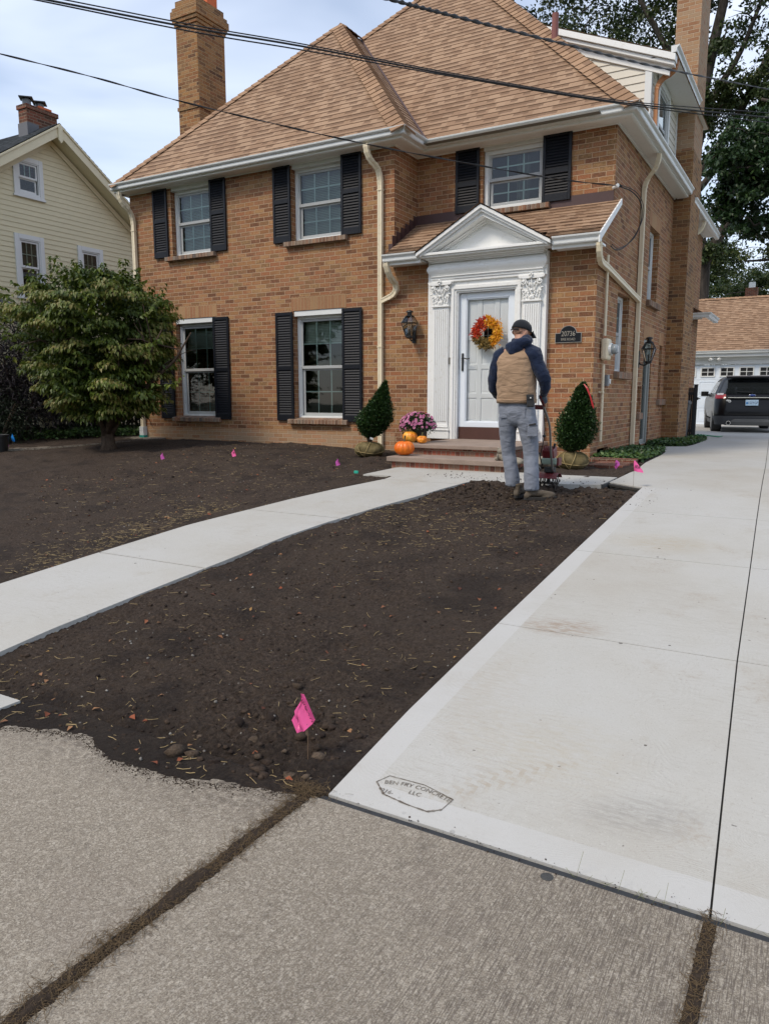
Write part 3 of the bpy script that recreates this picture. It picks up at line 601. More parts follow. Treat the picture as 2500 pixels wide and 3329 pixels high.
q2 = np.stack([rng.uniform(-3.8, -2.2, 500), 6.2 + rng.normal(0, .5, 500)], 1); q3 = np.stack([rng.uniform(-8, -5.3, 300), rng.uniform(6, 8.5, 300)], 1); p = np.concatenate([p, q, q2, q3]); n = len(p); L = .015 + .075 * rng.random(n) ** 2.5
sticks("straw_litter", np.stack([p[:, 0], p[:, 1], soil_h(p[:, 0], p[:, 1])], 1), L, .0009 + .0012 * rng.random(n), STRAW)
JSOIL = clodmat('joint_dirt', (.05, .036, .026, 1), (.09, .065, .045, 1))
for nm_, x0, x1, y0, y1 in (("joint_soil", -1.672, -1.598, .75, 2.26), ("joint_soil", -.19, -.143, .75, 2.225)):
    sheet(nm_, np.linspace(x0 - .03, x1 + .03, 40), np.arange(y0, y1, .006), lambda x, y, xm=(x0 + x1) / 2, hw=(x1 - x0) / 2: .003 + np.abs(fbm(x, y, 40, 3, 21)) * .012 + fbm(x, y, 7, 4, 22) * .016 - np.clip(np.abs(x - xm) - hw * .4, 0, 1) * .6, JSOIL)
n = 3600; yy = rng.uniform(.75, 2.28, n); gx = np.where(rng.random(n) < .7, -1.635, -.168); p = np.stack([gx + rng.normal(0, .022, n) * np.where(gx < -1, 1.25, .8), yy, np.full(n, .002)], 1)
p = np.concatenate([p, np.stack([-1.66 + rng.normal(0, .05, 260), 2.24 + rng.normal(0, .03, 260), np.full(260, .01)], 1)]); n = len(p)
sticks("dead_grass", p, .012 + .03 * rng.random(n), np.full(n, .0007), DEADG, tilt=.5)
n = 26; p = np.stack([rng.uniform(-.6, .1, n), np.full(n, 2.245), np.full(n, .004)], 1); sticks("joint_grass", p, .02 + .02 * rng.random(n), np.full(n, .0006), paint("thin_grass", (.14, .16, .05, 1), .8, .3, 30), tilt=1.6)
# dry leaves lying about
def leaf_cards(P, S, N=None, droop=.35, aspect=.55, D=None):   # folded leaf: 6 verts, 4 tris -> returned as quads pair
    n = len(P)
    if D is None: D = rng.normal(size=(n, 3))
    D = D / np.linalg.norm(D, axis=1)[:, None]
    if N is None: N = rng.normal(size=(n, 3)) + np.array([0, 0, 1.2])
    Sd = np.cross(D, N); Sd /= (np.linalg.norm(Sd, axis=1)[:, None] + 1e-9); N = np.cross(Sd, D); S = S[:, None]
    b = P; m = P + D * S * .45; tip = P + D * S - N * S * droop * .6; l = P + D * S * .4 + Sd * S * aspect * .5 + N * S * .12; r = P + D * S * .4 - Sd * S * aspect * .5 + N * S * .12
    W = np.stack([b, l, tip, r, m], 1).reshape(-1, 3); o_ = (np.arange(n) * 5)[:, None, None]
    F = np.array([[0, 4, 2, 1], [0, 3, 2, 4]])[None] + o_
    return W, F.reshape(-1, 4), np.repeat(rng.random(n), 5)
def leafmat(name, stops, trans=.25, rough=.5, spec=.35):
    t = NT(name); at = t.n('ShaderNodeAttribute', attribute_name='rnd'); k = t.ramp(at.outputs['Fac'], stops); v = t.coord()
    k = t.mix(t.ramp(t.noise(v, 1.3, 3), [(.35, .0), (.65, .35)]), k, tuple(x * .6 for x in stops[0][1][:3]) + (1,))
    t.set(t.b.inputs['Base Color'], k); t.b.inputs['Roughness'].default_value = rough; t.b.inputs['Specular IOR Level'].default_value = spec
    tl = t.n('ShaderNodeBsdfTranslucent'); t.l(k, tl.inputs[0]); mx = t.n('ShaderNodeMixShader'); mx.inputs[0].default_value = trans; t.l(t.b.outputs[0], mx.inputs[1]); t.l(tl.outputs[0], mx.inputs[2]); t.l(mx.outputs[0], t.out.inputs[0]); return t.m
LITTER = leafmat("dry_leaf", [(0, (.10, .035, .02, 1)), (.4, (.30, .08, .03, 1)), (.7, (.22, .11, .05, 1)), (.93, (.35, .18, .08, 1)), (1, (.55, .35, .04, 1))], .1, .7)
p = sample_soil(230); P3 = np.stack([p[:, 0], p[:, 1], soil_h(p[:, 0], p[:, 1]) + .008], 1); D = rng.normal(size=(230, 3)); D[:, 2] *= .15
N = rng.normal(size=(230, 3)) * .3 + np.array([0, 0, 1.]); W, F, A = leaf_cards(P3, .018 + .03 * rng.random(230), N, .3, .7, D); tag(np_mesh("dry_leaves", W, F, LITTER, attr=A), kind='stuff')
# contractor's stamp pressed in the driveway corner, and a round metal plug in the sidewalk
_t = NT("stamp_dirt"); _v = _t.coord(); STAMP = _t.done(_t.mix(_t.ramp(_t.noise(_v, 38, 4, .6), [(.4, 0), (.62, 1)]), (.09, .07, .052, 1), (.22, .20, .17, 1)), .95)
mb = MB(); gz = lambda x, y: float(G(x, y)) + .0022
outl = [(-1.395, 2.462), (-1.425, 2.408), (-1.36, 2.352), (-1.25, 2.335), (-1.16, 2.330), (-1.115, 2.362), (-1.10, 2.432), (-1.24, 2.466), (-1.395, 2.462)]
for a, b in zip(outl[:-1], outl[1:]):
    for k in range(6):
        q0 = [a[j] + (b[j] - a[j]) * k / 6 for j in (0, 1)]; q1 = [a[j] + (b[j] - a[j]) * (k + 1) / 6 for j in (0, 1)]; w = .0013 + .0012 * random.random() + (.004 * random.random() if min(a[1], b[1]) < 2.36 else 0)
        d = Vector((q1[0] - q0[0], q1[1] - q0[1], 0)).normalized(); s_ = Vector((-d.y, d.x, 0)) * w
        mb.face([(q0[0] - s_.x, q0[1] - s_.y, gz(*q0)), (q1[0] - s_.x, q1[1] - s_.y, gz(*q1)), (q1[0] + s_.x, q1[1] + s_.y, gz(*q1)), (q0[0] + s_.x, q0[1] + s_.y, gz(*q0))])
def arcfn(cx, cy, rad): return lambda x, y, z: (lambda a, r: (cx + r * math.sin(a), cy + r * math.cos(a) - rad, gz(cx + r * math.sin(a), cy + r * math.cos(a) - rad)))(x / rad, rad + y)
put_text(mb, "BEN FRY CONCRETE", .031, arcfn(-1.25, 2.432, .45)); put_text(mb, "LLC", .031, arcfn(-1.25, 2.394, 5)); put_text(mb, "216-", .03, arcfn(-1.355, 2.362, 5))
tag(mb.build("pavement_stamp", STAMP), "contractor stamp pressed in the front left corner of the driveway", "stamp")
mb = MB(); mb.lathe((-.655, 2.195, 0), [(.0, -.002), (.019, -.002), (.021, .0015), (.018, .003), (.0, .0035)], 24); tag(mb.build("metal_plug", paint("dull_metal", (.045, .045, .043, 1), .6, .3, 60, .5, 120), smooth=False), "small round dark metal plug set in the sidewalk", "plug")
# flat green leaf and curled yellow one by the joint kept as litter
# ---------------------------------------------------------------- the brick house
house = thing("brick_house", "two-storey tan brick house with white door surround, black shutters and tan shingle roof", "house", (-7, 10.6, .6))
XL, XR, XC, YF, YB, YE = -11.73, -2.77, -5.935, 10.6, 11.35, 20.2; ZT = 5.38
F0, F1, E0, EC = front(YF), front(YB), east(XR), east(XC)
# openings: (u0,u1,z0,z1)
lowW = [(-10.66, -9.66, 1.165, 2.985), (-7.90, -6.87, 1.165, 2.985)]; upW = [(-10.66, -9.66, 4.12, ZT), (-7.90, -6.87, 4.12, ZT)]
door_o = (-4.95, -3.78, .9, 3.2)
mb = MB(F0); wallgrid(mb, XL, XC, .3, ZT, lowW + upW); wallgrid(mb, XC, XR, .3, 3.64, [door_o], .05)
mb.P = F1; wallgrid(mb, XC, XR, 3.4, ZT, [(-4.79, -3.80, 4.40, ZT)])
mb.P = EC; mb.face([(YF, 3.4, 0), (YB, 3.4, 0), (YB, ZT, 0), (YF, ZT, 0)])
eh = [(11.83, 12.62, 1.93, 3.1), (13.95, 14.8, 3.22, 4.46), (13.93, 14.66, .68, 2.55), (10.99, 11.66, .5, .79), (15.4, 15.68, 1.5, 2.52), (13.60, 13.86, 1.27, 1.72)]
mb.P = E0; wallgrid(mb, YF, YB, .3, 3.64, [(a, min(b, YB), z0, z1) for a, b, z0, z1 in eh if a < YB]); wallgrid(mb, YB, YE, .3, ZT, [(max(a, YB), b, z0, z1) for a, b, z0, z1 in eh if b > YB], .12)
mb.face([(YF, 3.64, 0), (YB, 3.64, 0), (YB, 4.30, 0)])
mb.P = None
mb.face([(XL, YF, .3), (XL, YE, .3), (XL, YE, ZT), (XL, YF, ZT)]); mb.face([(XL, YE, .3), (XR, YE, .3), (XR, YE, ZT), (XL, YE, ZT)])
mb.build("wall", BR, house)
# inside: a floor and dark partition so the rooms read as rooms
INT = paint("room_wall", (.20, .19, .17, 1), .9, .1); mb = MB(); mb.box(XL + .2, XR - .2, 14.0, 14.1, .5, 5.3); mb.box(XL + .15, XR - .15, 10.9, 20, 3.2, 3.35); mb.box(XL + .15, XR - .15, 10.75, 20, .45, .5); mb.box(-5.9, -5.8, 11.5, 14, .5, 5.3); mb.box(XL + .15, XR - .15, 10.9, 20, 5.39, 5.41); mb.box(XR - .7, XR - .62, 11.5, 19, .5, 5.3); mb.build("interior", INT, house)
# paler foundation courses, soldier lintels
for a, b, z0, z1 in lowW: mb = MB(F0); mb.box(a - .04, b + .04, z1 + .002, z1 + .235, -.05, .004); mb.build("lintel", BRV, house)
for a, b, z0, z1 in ((13.85, 14.78, 2.55, 2.79), (13.86, 14.9, 4.46, 4.70), (15.3, 15.78, 2.52, 2.76)): mb = MB(E0); mb.box(a, b, z0 + .002, z0 + .237, -.05, .004); mb.build("lintel", BRV, house)
mb = MB(F0); mb.box(XL, XC + .02, .3, .955, -.02, .0035); mb.build("foundation_band", BRP, house)
def sill(P, a, b, z, parent, out=.09, h=.085):
    mb = MB(P); n = round((b - a) / .0695)
    for k in range(n):
        u = a + (b - a) * k / n; w = (b - a) / n; j = random.uniform(-.004, .006)
        i = [mb.v(p) for p in ((u + .003, z - h, out + j), (u + w - .003, z - h, out + j), (u + w - .003, z - .012, out + j), (u + .003, z - .012, out + j), (u + .003, z - h, -.02), (u + w - .003, z - h, -.02), (u + w - .003, z + .018, -.10), (u + .003, z + .018, -.10))]
        uv = lambda: [(u + .01, 0), (u + w - .01, 0), (u + w - .01, .09), (u + .01, .09)]
        for f in ((0, 1, 2, 3), (3, 2, 6, 7), (0, 3, 7, 4), (1, 5, 6, 2), (0, 4, 5, 1)): mb.fi([i[q] for q in f], uv())
    mb.box(a, b, z - h + .006, z - .018, -.05, out - .006)
    return mb.build("sill", SILL, parent, bevel=.003, seg=1)
def window(P, a, b, z0, z1, parent, rec=.10, blind=1.0, curtain=False, name="window", head=.0, cols=3, rows=2, trim=.045, blindm=BLIND, sash=GREYV, slope=None, half_grid=False):
    if head:
        hb = MB(P); hb.box(a, b, z1 - head, z1, -rec - .06, -.01); z1 -= head
    f = MB(P); f.ring(a, b, z0, z1, trim, -rec - .07, -rec)
    if trim > .03: f.ring(a + trim, b - trim, z0 + trim * .8, z1 - trim * .8, .012, -rec - .07, -rec - .02)
    win = f.build(name, VINYL, parent, bevel=.004)
    if head: hb.build("head_board", VINYL, win, bevel=.003)
    a += trim + .012; b -= trim + .012; z0 += trim * .8 + .012; z1 -= trim * .8 + .012; zm = (z0 + z1) / 2; sw = .04
    s = MB(P); s.ring(a, b, zm - .012, z1, sw, -rec - .055, -rec - .022, wb=.05); s.ring(a + .012, b - .012, z0, zm + .0, sw, -rec - .085, -rec - .058, wb=.055)
    s.build("sash", sash, win, bevel=.003)
    g = MB(P); ps = []
    for (u0, u1, w0, w1, d, has) in ((a + sw, b - sw, zm + .038, z1 - sw, -rec - .04, True), (a + sw + .012, b - sw - .012, z0 + .055, zm - .04, -rec - .072, not half_grid)):
        ps.append((u0, u1, w0, w1, d))
        if has:
            for k in range(1, cols): u = u0 + (u1 - u0) * k / cols; g.box(u - .010, u + .010, w0, w1, d - .006, d + .003)
            for k in range(1, rows):
                v = w0 + (w1 - w0) * k / rows
                for q in range(cols): g.box(u0 + (u1 - u0) * q / cols + .008, u0 + (u1 - u0) * (q + 1) / cols - .008, v - .010, v + .010, d - .005, d + .002)
    g.build("muntin", GRID, win)
    p = MB(P)
    for u0, u1, w0, w1, d in ps: p.face([(u0, w0, d + .006), (u1, w0, d + .006), (u1, w1, d + .006), (u0, w1, d + .006)])
    p.build("pane", GLASS, win)
    if blind:
        bl = MB(P); z = z1; zb = z1 - (z1 - z0) * blind
        while z > zb + .02:
            bl.face([(a, z - .024, -rec - .135), (b, z - .024, -rec - .135), (b, z, -rec - .15), (a, z, -rec - .15)]); z -= .026
        bl.box(a, b, zb - .0, zb + .03, -rec - .155, -rec - .13); bl.build("blind", blindm, win)
    if curtain:
        ct = MB(P); 
        for (u0, u1) in curtain:
            n = 14
            for k in range(n): ua, ub = u0 + (u1 - u0) * k / n, u0 + (u1 - u0) * (k + 1) / n; ct.face([(ua, z0, -rec - .25 + .03 * math.sin(k * 2.1)), (ub, z0, -rec - .25 + .03 * math.sin(k * 2.1 + 2.1)), (ub, z1, -rec - .25 + .03 * math.sin(k * 2.1 + 2.1)), (ua, z1, -rec - .25 + .03 * math.sin(k * 2.1))])
        ct.build("curtain", CURT, win, smooth=True)
    return win
for k, (a, b, z0, z1) in enumerate(lowW):
    w = window(F0, a + .003, b - .003, z0, z1 - .003, house, head=.085, blind=.235, curtain=[(a + .62, b)] if k == 0 else None); sill(F0, a - .11, b + .08, z0, w)
for a, b, z0, z1 in upW:
    w = window(F0, a + .003, b - .003, z0, ZT - .01, house, head=.10, blind=.97); sill(F0, a - .13, b + .08, z0, w)
w = window(F1, -4.787, -3.803, 4.403, ZT - .01, house, rec=.06, head=.09, blind=0, curtain=[(-4.35, -4.15), (-3.98, -3.85)], trim=.06); sill(F1, -4.9, -3.70, 4.40, w)
for (a, b, z0, z1), tr in ((eh[0], .04), (eh[1], .04)):
    w = window(E0, a + .003, b - .003, z0, z1 - .003, house, blind=0, curtain=[(a + .3, b - .2)], cols=2); sill(E0, a - .05, b + .08, z0, w, .08, .11)
mb = MB(E0); a, b, z0, z1 = eh[3]; mb.ring(a + .02, b - .02, z0, z1, .035, -.12, -.07); bw_ = mb.build("basement_window", paint("steel_frame", c('#5d605c'), .6, .1), house); mb = MB(E0); mb.box(a + .05, b - .05, z0 + .03, z1 - .03, -.115, -.11); mb.build("pane", DARKV, bw_)
mb = MB(E0); a, b, z0, z1 = eh[4]; mb.box(a, b, z0, z1, -.12, -.115); nch = mb.build("niche", BRR, house); sill(E0, a - .05, b + .38, z0, nch, .06, .12)
mb = MB(E0); a, b, z0, z1 = eh[5]; mb.box(a, b, z0, z1, -.12, -.115); nch = mb.build("niche", BRR, house); sill(E0, a - .02, b + .02, z0, nch, .05, .12)
# side door
mb = MB(E0); a, b, z0, z1 = eh[2]; mb.ring(a + .003, b - .003, z0, z1 - .003, .06, -.11, -.02, wt=.07, wb=.02); mb.ring(a + .065, b - .065, z0 + .02, z1 - .08, .07, -.09, -.05)
sd = mb.build("side_door", paint("grey_door", c('#8f918d'), .5, .06), house, bevel=.004); mb = MB(E0); mb.face([(a + .13, z0 + .08, -.07), (b - .13, z0 + .08, -.07), (b - .13, z1 - .15, -.07), (a + .13, z1 - .15, -.07)]); mb.build("pane", GLASS, sd)
mb = MB(E0); mb.box(a + .08, a + .1, 1.6, 1.85, -.05, -.02); mb.box(a + .08, a + .2, 1.73, 1.75, -.02, .0); mb.build("handle", BLACKM, sd); mb = MB(E0); mb.box(a + .13, b - .13, z0 + .08, z1 - .15, -.115, -.11); mb.build("inner_door", paint("pale_door", c('#9b9a90'), .6, .05), sd)
# shutters
def shutter(P, a, b, z0, z1, rail):
    mb = MB(P); w = .042; d0, d1 = .012, .042
    mb.box(a, a + w, z0, z1, d0, d1); mb.box(b - w, b, z0, z1, d0, d1); mb.box(a + w, b - w, z0, z0 + .105, d0, d1 - .001); mb.box(a + w, b - w, z1 - .055, z1, d0, d1 - .001); zr = z0 + (z1 - z0) * rail
    mb.box(a + w, b - w, zr - .035, zr + .035, d0, d1 - .001)
    for lo, hi in ((z0 + .105, zr - .035), (zr + .035, z1 - .055)):
        n = round((hi - lo) / .042); h = (hi - lo) / n
        for k in range(n):
            z = lo + h * k; i = [mb.v(p) for p in ((a + w, z + .002, d1 - .006), (b - w, z + .002, d1 - .006), (b - w, z + h * .92, d0 + .004), (a + w, z + h * .92, d0 + .004), (a + w, z - .004, d1 - .008), (b - w, z - .004, d1 - .008))]
            mb.fi([i[0], i[1], i[2], i[3]]); mb.fi([i[4], i[5], i[1], i[0]])
    mb.box(a + w, b - w, z0 + .05, z1 - .03, .004, d0 + .002)
    o = mb.build("shutter", SHUT, house, bevel=.003, seg=1); return o
shutter(F0, -11.10, -10.74, 1.13, 2.97, .49); shutter(F0, -9.71, -9.34, 1.13, 2.97, .49); shutter(F0, -8.27, -7.91, 1.13, 2.97, .49); shutter(F0, -6.90, -6.52, 1.13, 2.97, .49)
shutter(F0, -11.10, -10.74, 4.115, 5.36, .53); shutter(F0, -9.69, -9.32, 4.115, 5.36, .53); shutter(F0, -8.27, -7.91, 4.115, 5.36, .53); shutter(F0, -6.90, -6.52, 4.115, 5.36, .53)
shutter(F1, -5.24, -4.84, 4.40, 5.36, .44); shutter(F1, -3.83, -3.40, 4.40, 5.36, .44)
# ---- roof
S = 1.06; ZE = 5.43; A = V3(-11.85, 10.25, ZE); B = V3(-5.58, 10.25, ZE); C_ = V3(-5.58, 11.0, ZE); D_ = V3(-2.42, 11.0, ZE); YBK = 20.6
ap = V3((A.x + B.x) / 2, 10.25 + (B.x - A.x) / 2, ZE + S * (B.x - A.x) / 2); hw = (D_.x - A.x) / 2; RL = V3(A.x + hw, 11 + hw, ZE + S * hw); RB = V3(A.x + hw, YBK - hw, RL.z) if YBK - hw > 11 + hw else RL.copy()
vr = V3(ap.x, 11 + (ap.z - ZE) / S, ap.z); BL, BR_ = V3(A.x, YBK, ZE), V3(D_.x, YBK, ZE)
mb = MB()
for poly in ([A, B, ap], [B, C_, vr, ap], [C_, D_, RL, vr], [A, ap, vr, RL, BL], [BL, RL, BR_]): courses(mb, poly, .143, .0075)
# east slope stops at the dormer on both sides
dy0, dy1 = 13.5, 17.3
pl = lambda y, x: V3(x, y, ZE + S * (D_.x - x))
courses(mb, [D_, pl(dy0, D_.x), pl(dy0, D_.x - (dy0 - 11.0)), ], .143, .0075); courses(mb, [pl(dy1, D_.x), BR_, RL], .143, .0075); courses(mb, [pl(dy0, D_.x - .3), pl(dy1, D_.x - .3), RL, pl(dy0, D_.x - (dy0 - 11.0))], .143, .0075)
roof = mb.build("roof", SH, house)
def caps(mb, p, q, w=.145, step=.16, up=V3(0, 0, 1), lift=.02):
    p, q = Vector(p), Vector(q); d = (q - p).normalized(); n = int((q - p).length / step); sd = d.cross(up).normalized(); nn = sd.cross(d).normalized()
    for k in range(n):
        a = p + d * step * k; b = p + d * (step * (k + 1) + .02); h0, h1 = lift + .016, lift; dn = .62 * w
        for sg in (1, -1):
            e0 = a + sd * sg * w + nn * (h0 - dn); e1 = b + sd * sg * w + nn * (h1 - dn); c0, c1 = a + nn * h0, b + nn * h1; off = k * .16
            fc = [e0, e1, c1, c0] if sg < 0 else [c0, c1, e1, e0]; mb.face(fc, [(off, .01), (off + .15, .01), (off + .15, .13), (off, .13)])
            mb.face([e0, c0, c0 - nn * .03, e0 - nn * .03], [(off, .01), (off, .13), (off, .13), (off, .01)])
mb = MB(); caps(mb, A, ap); caps(mb, B, ap, .19, lift=.04); caps(mb, ap, vr); caps(mb, vr, RL); caps(mb, D_, RL, .19, lift=.04); caps(mb, BR_, RL); mb.build("hip_cap", SHC, roof)
mb = MB(); mb.tube([vr + V3(0, 0, .02), C_ + V3(0, 0, .02)], .02, 6); mb.build("valley_flashing", FLASH, roof)
# vent pipe through the roof
# ---- soffit, fascia, gutter
gp = [(0.0, -.105), (.075, -.105), (.085, -.09), (.088, -.05), (.12, -.02), (.125, 0), (.112, .002), (.105, -.006), (.012, -.006), (0, 0)]
path = [(-11.87, 10.35), (-5.68, 10.35), (-5.68, 11.10), (-2.52, 11.10), (-2.52, 16.0)]
path = [(x, y, ZE + .045) for x, y in path]
mb = MB(); sweep(mb, path, gp); mb.build("gutter", WHITE_METAL, house, bevel=.002, seg=1)
mb = MB(); sweep(mb, [(-2.54, 16.55, ZE + .01), (-2.54, 20.6, ZE + .01)], gp); mb.build("gutter", WHITE_METAL, house)
mb = MB(); sweep(mb, [(XL - .12, 10.6, 0), (XC, 10.6, 0), (XC, 11.35, 0), (XR, 11.35, 0), (XR, 20.2, 0)], [(-.2, ZE - .05), (.26, ZE - .05), (.26, ZE - .09), (.23, ZE - .10), (.06, ZE - .10), (.045, ZE - .085), (-.2, ZE - .085)]); mb.build("soffit", WHITE, house)
mb = MB(); sweep(mb, [(XL, 10.6, 0), (XC, 10.6, 0), (XC, 11.35, 0), (XR, 11.35, 0), (XR, 20.2, 0)], [(.004, ZT - .055), (.02, ZT - .055), (.035, ZT - .02), (.05, ZT - .015), (.05, ZT + .0), (.004, ZT + .0)]); mb.build("frieze_moulding", WHITE, house)
mb = MB(); mb.box(XL - .12, XL, 10.38, 20.2, ZE - .1, ZE + .005); mb.build("fascia", WHITE, house)
# ---- chimneys
def flue_chimney(name, x0, x1, y0, y1, z0, z1, mat, parent, corb=(), clay=None):
    mb = MB(); mb.box(x0, x1, y0, y1, z0, z1); z = z1
    for e, h in corb: mb.box(x0 - e, x1 + e, y0 - e, y1 + e, z, z + h); z += h
    ch = mb.build(name, mat, parent)
    if clay:
        for (a, b, c0, d0, h, m) in clay:
            mb = MB(); mb.ring(a, b, c0, d0, .03, z - .02, z + h); mb.build("flue", m, ch)
    return ch
CLAY = paint("clay_flue", c('#c8663a'), .8, .12, 6); CLAY2 = paint("pale_flue", c('#b88f6e'), .8, .1, 6)
flue_chimney("chimney", -12.22, -11.64, 12.5, 13.33, .3, 9.13, BRD, house, ((.025, .07), (.05, .07), (.075, .14), (.05, .07), (.0, .14)), [(-12.12, -11.93, 12.62, 12.85, .12, CLAY2), (-11.97 + .02, -11.70, 12.9, 13.2, .55, CLAY)])
mb = MB(); mb.box(-12.24, -11.62, 12.48, 13.35, 7.50, 7.57); mb.build("chimney_band", BRD, house)
mb = MB(); mb.box(XR - .3, -2.46, 16.05, 17.2, .3, 6.2); mb.build("chimney", BRD, house)
mb = MB(); mb.box(XR - .14, -2.47, 16.06, 17.1, 6.2, 13); mb.build("chimney_stack", BRP, house)
mb = MB()
for k in range(6): mb.box(-2.92 + k * .085 if 0 else XR - .12 + .0, XR - .11 + .0, 0, 0.01, 0, .01)
mb = MB(front(16.045)); 
for k in range(5): mb.box(-2.85 + k * .062, -2.85 + (k + 1) * .062, 5.5, 5.98 - k * .085, 0, .004)
mb.build("step_flashing", FLASH, house)
# ---- dormer on the driveway side
mb = MB(); zr0, zr1 = 7.13, 8.9; xd = XR - .02
poly = [(xd, dy0, 5.5), (xd, dy0, 6.93), (-4.72, dy0, 7.73), (-4.72, dy0, 5.5)]; courses(mb, poly, .125, .014)
courses_holes(mb, [(xd, dy0, 5.5), (xd, dy1, 5.5), (xd, dy1, 6.93), (xd, dy0, 6.93)], [(14.09, 14.95, 5.62, 6.77)], .125, .012); dm = mb.build("dormer", SIDEW, house)
sl = .41
mb = MB(); zs = lambda x: 6.95 + sl * (-2.79 - x)
P0 = [V3(-2.38, dy0 - .16, zs(-2.38) + .12), V3(-4.74, dy0 - .16, zs(-4.74) + .12)]
courses(mb, [P0[0], V3(-2.38, dy1, P0[0].z), V3(-4.74, dy1, P0[1].z), P0[1]], .143, .01); mb.build("dormer_roof", SH, dm)
mb = MB()
def rake(mb, x0, z0, x1, z1, y0, y1, h): 
    i = [mb.v(p) for p in ((x0, y0, z0 - h), (x1, y0, z1 - h), (x1, y0, z1), (x0, y0, z0), (x0, y1, z0 - h), (x1, y1, z1 - h), (x1, y1, z1), (x0, y1, z0))]
    for f in ((0, 1, 2, 3), (4, 7, 6, 5), (0, 4, 5, 1), (3, 2, 6, 7), (0, 3, 7, 4), (1, 5, 6, 2)): mb.fi([i[q] for q in f])
rake(mb, -2.40, zs(-2.40) + .105, -4.74, zs(-4.74) + .105, dy0 - .17, dy0 + .0, .10); rake(mb, -2.42, zs(-2.42) + .0, -4.74, zs(-4.74) + .0, dy0 - .13, dy0 + .0, .06); rake(mb, -2.50, zs(-2.5) - .06, -4.74, zs(-4.74) - .06, dy0 - .04, dy0 - .0, .14)
mb.box(-2.78, -2.40, dy0 - .13, dy1, 6.90, 6.925); mb.build("rake_trim", WHITE, dm, bevel=.004)
mb = MB(); sweep(mb, [(-2.47, dy0 - .17, 7.02), (-2.47, 15.95, 7.02)], gp); mb.build("dormer_gutter", WHITE_METAL, dm, bevel=.002, seg=1)
mb = MB(); mb.box(xd - .09, xd + .018, dy0 - .03, dy0 + .09, 5.5, 6.93); mb.build("corner_board", VINYL, dm, bevel=.003); mb = MB(); mb.box(xd - .0, xd + .02, 15.9, 15.98, 5.5, 6.93); mb.build("corner_board", VINYL, dm, bevel=.003)
mb = MB(east(xd + .02)); mb.ring(13.98, 15.06, 5.55, 6.88, .11, -.0, .025); mb.build("window_casing", VINYL, dm, bevel=.003)
window(east(xd + .03), 14.09, 14.95, 5.62, 6.77, dm, rec=.01, blind=.45, cols=1, rows=1, trim=.03)
mb = MB(); mb.tube([(-4.16, 12.7, 6.85), (-4.16, 12.7, 7.62)], .055, 12); mb.build("vent_pipe", paint("vent_pipe", c('#7c463f'), .5, .1, 5), house)
# ---- downspouts
def spout(name, pts, mat, w=.037, d=.030, bands=(), elbow=True):
    mb = MB(); mb.tube(pts, w, 4, ry=d) if 0 else None
    P = [Vector(p) for p in pts]; rings = []
    for i, p in enumerate(P):
        t = (P[min(i + 1, len(P) - 1)] - P[max(i - 1, 0)]).normalized(); outv = Vector(spout.out); s_ = t.cross(outv).normalized(); o_ = s_.cross(t).normalized()
        k = 1.1 if (elbow and 0 < i < len(P) - 1 and i % 2) else 1
        cs = [(-w, -d), (-w * .3, -d), (w * .3, -d), (w, -d), (w, d), (w * .45, d), (w * .3, d * .8), (-w * .3, d * .8), (-w * .45, d), (-w, d)]
        rings.append([mb.v(p + s_ * (x * k) + o_ * (y * k)) for x, y in cs])
    n = len(rings[0])
    for a, b in zip(rings[:-1], rings[1:]):
        for k in range(n): mb.fi([a[k], a[(k + 1) % n], b[(k + 1) % n], b[k]])
    mb.fi(rings[0][::-1]); mb.fi(rings[-1])
    o = mb.build(name, mat, house)
    if bands:
        for z, x, y in bands: bm_ = MB(); bm_.box(x - w - .006, x + w + .006, y - d - .006, y + d + .006, z, z + .02); bm_.build("strap", mat, o)
    return o
def elbowpts(a, b, c_, n=9):   # smooth corrugated bend a->b->c
    a, b, c_ = map(Vector, (a, b, c_)); return [a.lerp(b, t).lerp(b.lerp(c_, t), t) for t in [k / n for k in range(n + 1)]]
spout.out = (0, -1, 0)
x = -11.62; spout("downspout", elbowpts((x - .06, 10.30, 5.33), (x - .05, 10.30, 5.16), (x + .0, 10.44, 5.05)) + elbowpts((x, 10.46, 5.03), (x + .01, 10.55, 4.95), (x + .01, 10.555, 4.78))[1:] + [(x + .01, 10.555, .95)], CREAM, bands=((4.66, x + .01, 10.555), (1.35, x + .01, 10.555)))
mb = MB(); mb.box(x - .045, x + .065, 10.5, 10.6, .76, .96); ad = mb.build("drain_adapter", paint("drain_pvc", c('#cfd2d2'), .4, .03), house, bevel=.004); mb = MB(); mb.box(x - .05, x + .07, 10.495, 10.605, .62, .79); mb.build("drain_boot", paint("teal_pvc", c('#2a8f83'), .4, .05), ad, bevel=.006)
x = -6.16; spout("downspout", elbowpts((x - .10, 10.30, 5.33), (x - .1, 10.30, 5.14), (x - .03, 10.46, 5.05)) + elbowpts((x - .02, 10.48, 5.03), (x, 10.55, 4.95), (x, 10.555, 4.78))[1:] + [(x, 10.555, .72)], CREAM, bands=((2.32, x, 10.555), (4.7, x, 10.555)))
spout("downspout", elbowpts((-5.90, 10.27, 3.56), (-5.88, 10.30, 3.36), (-5.86, 10.5, 3.28)) + elbowpts((-5.86, 10.52, 3.24), (-5.86, 10.54, 3.12), (-6.02, 10.548, 3.08))[1:] + [(-6.13, 10.55, 3.04)], CREAM)
spout.out = (1, 0, 0)
spout("downspout", elbowpts((-2.50, 13.00, 5.33), (-2.50, 13.0, 5.15), (-2.62, 13.05, 5.05)) + elbowpts((-2.65, 13.07, 5.02), (-2.72, 13.1, 4.95), (-2.725, 13.1, 4.8))[1:] + [(-2.725, 13.13, .62)], CREAM, bands=((2.6, -2.725, 13.12), (1.45, -2.725, 13.12)))
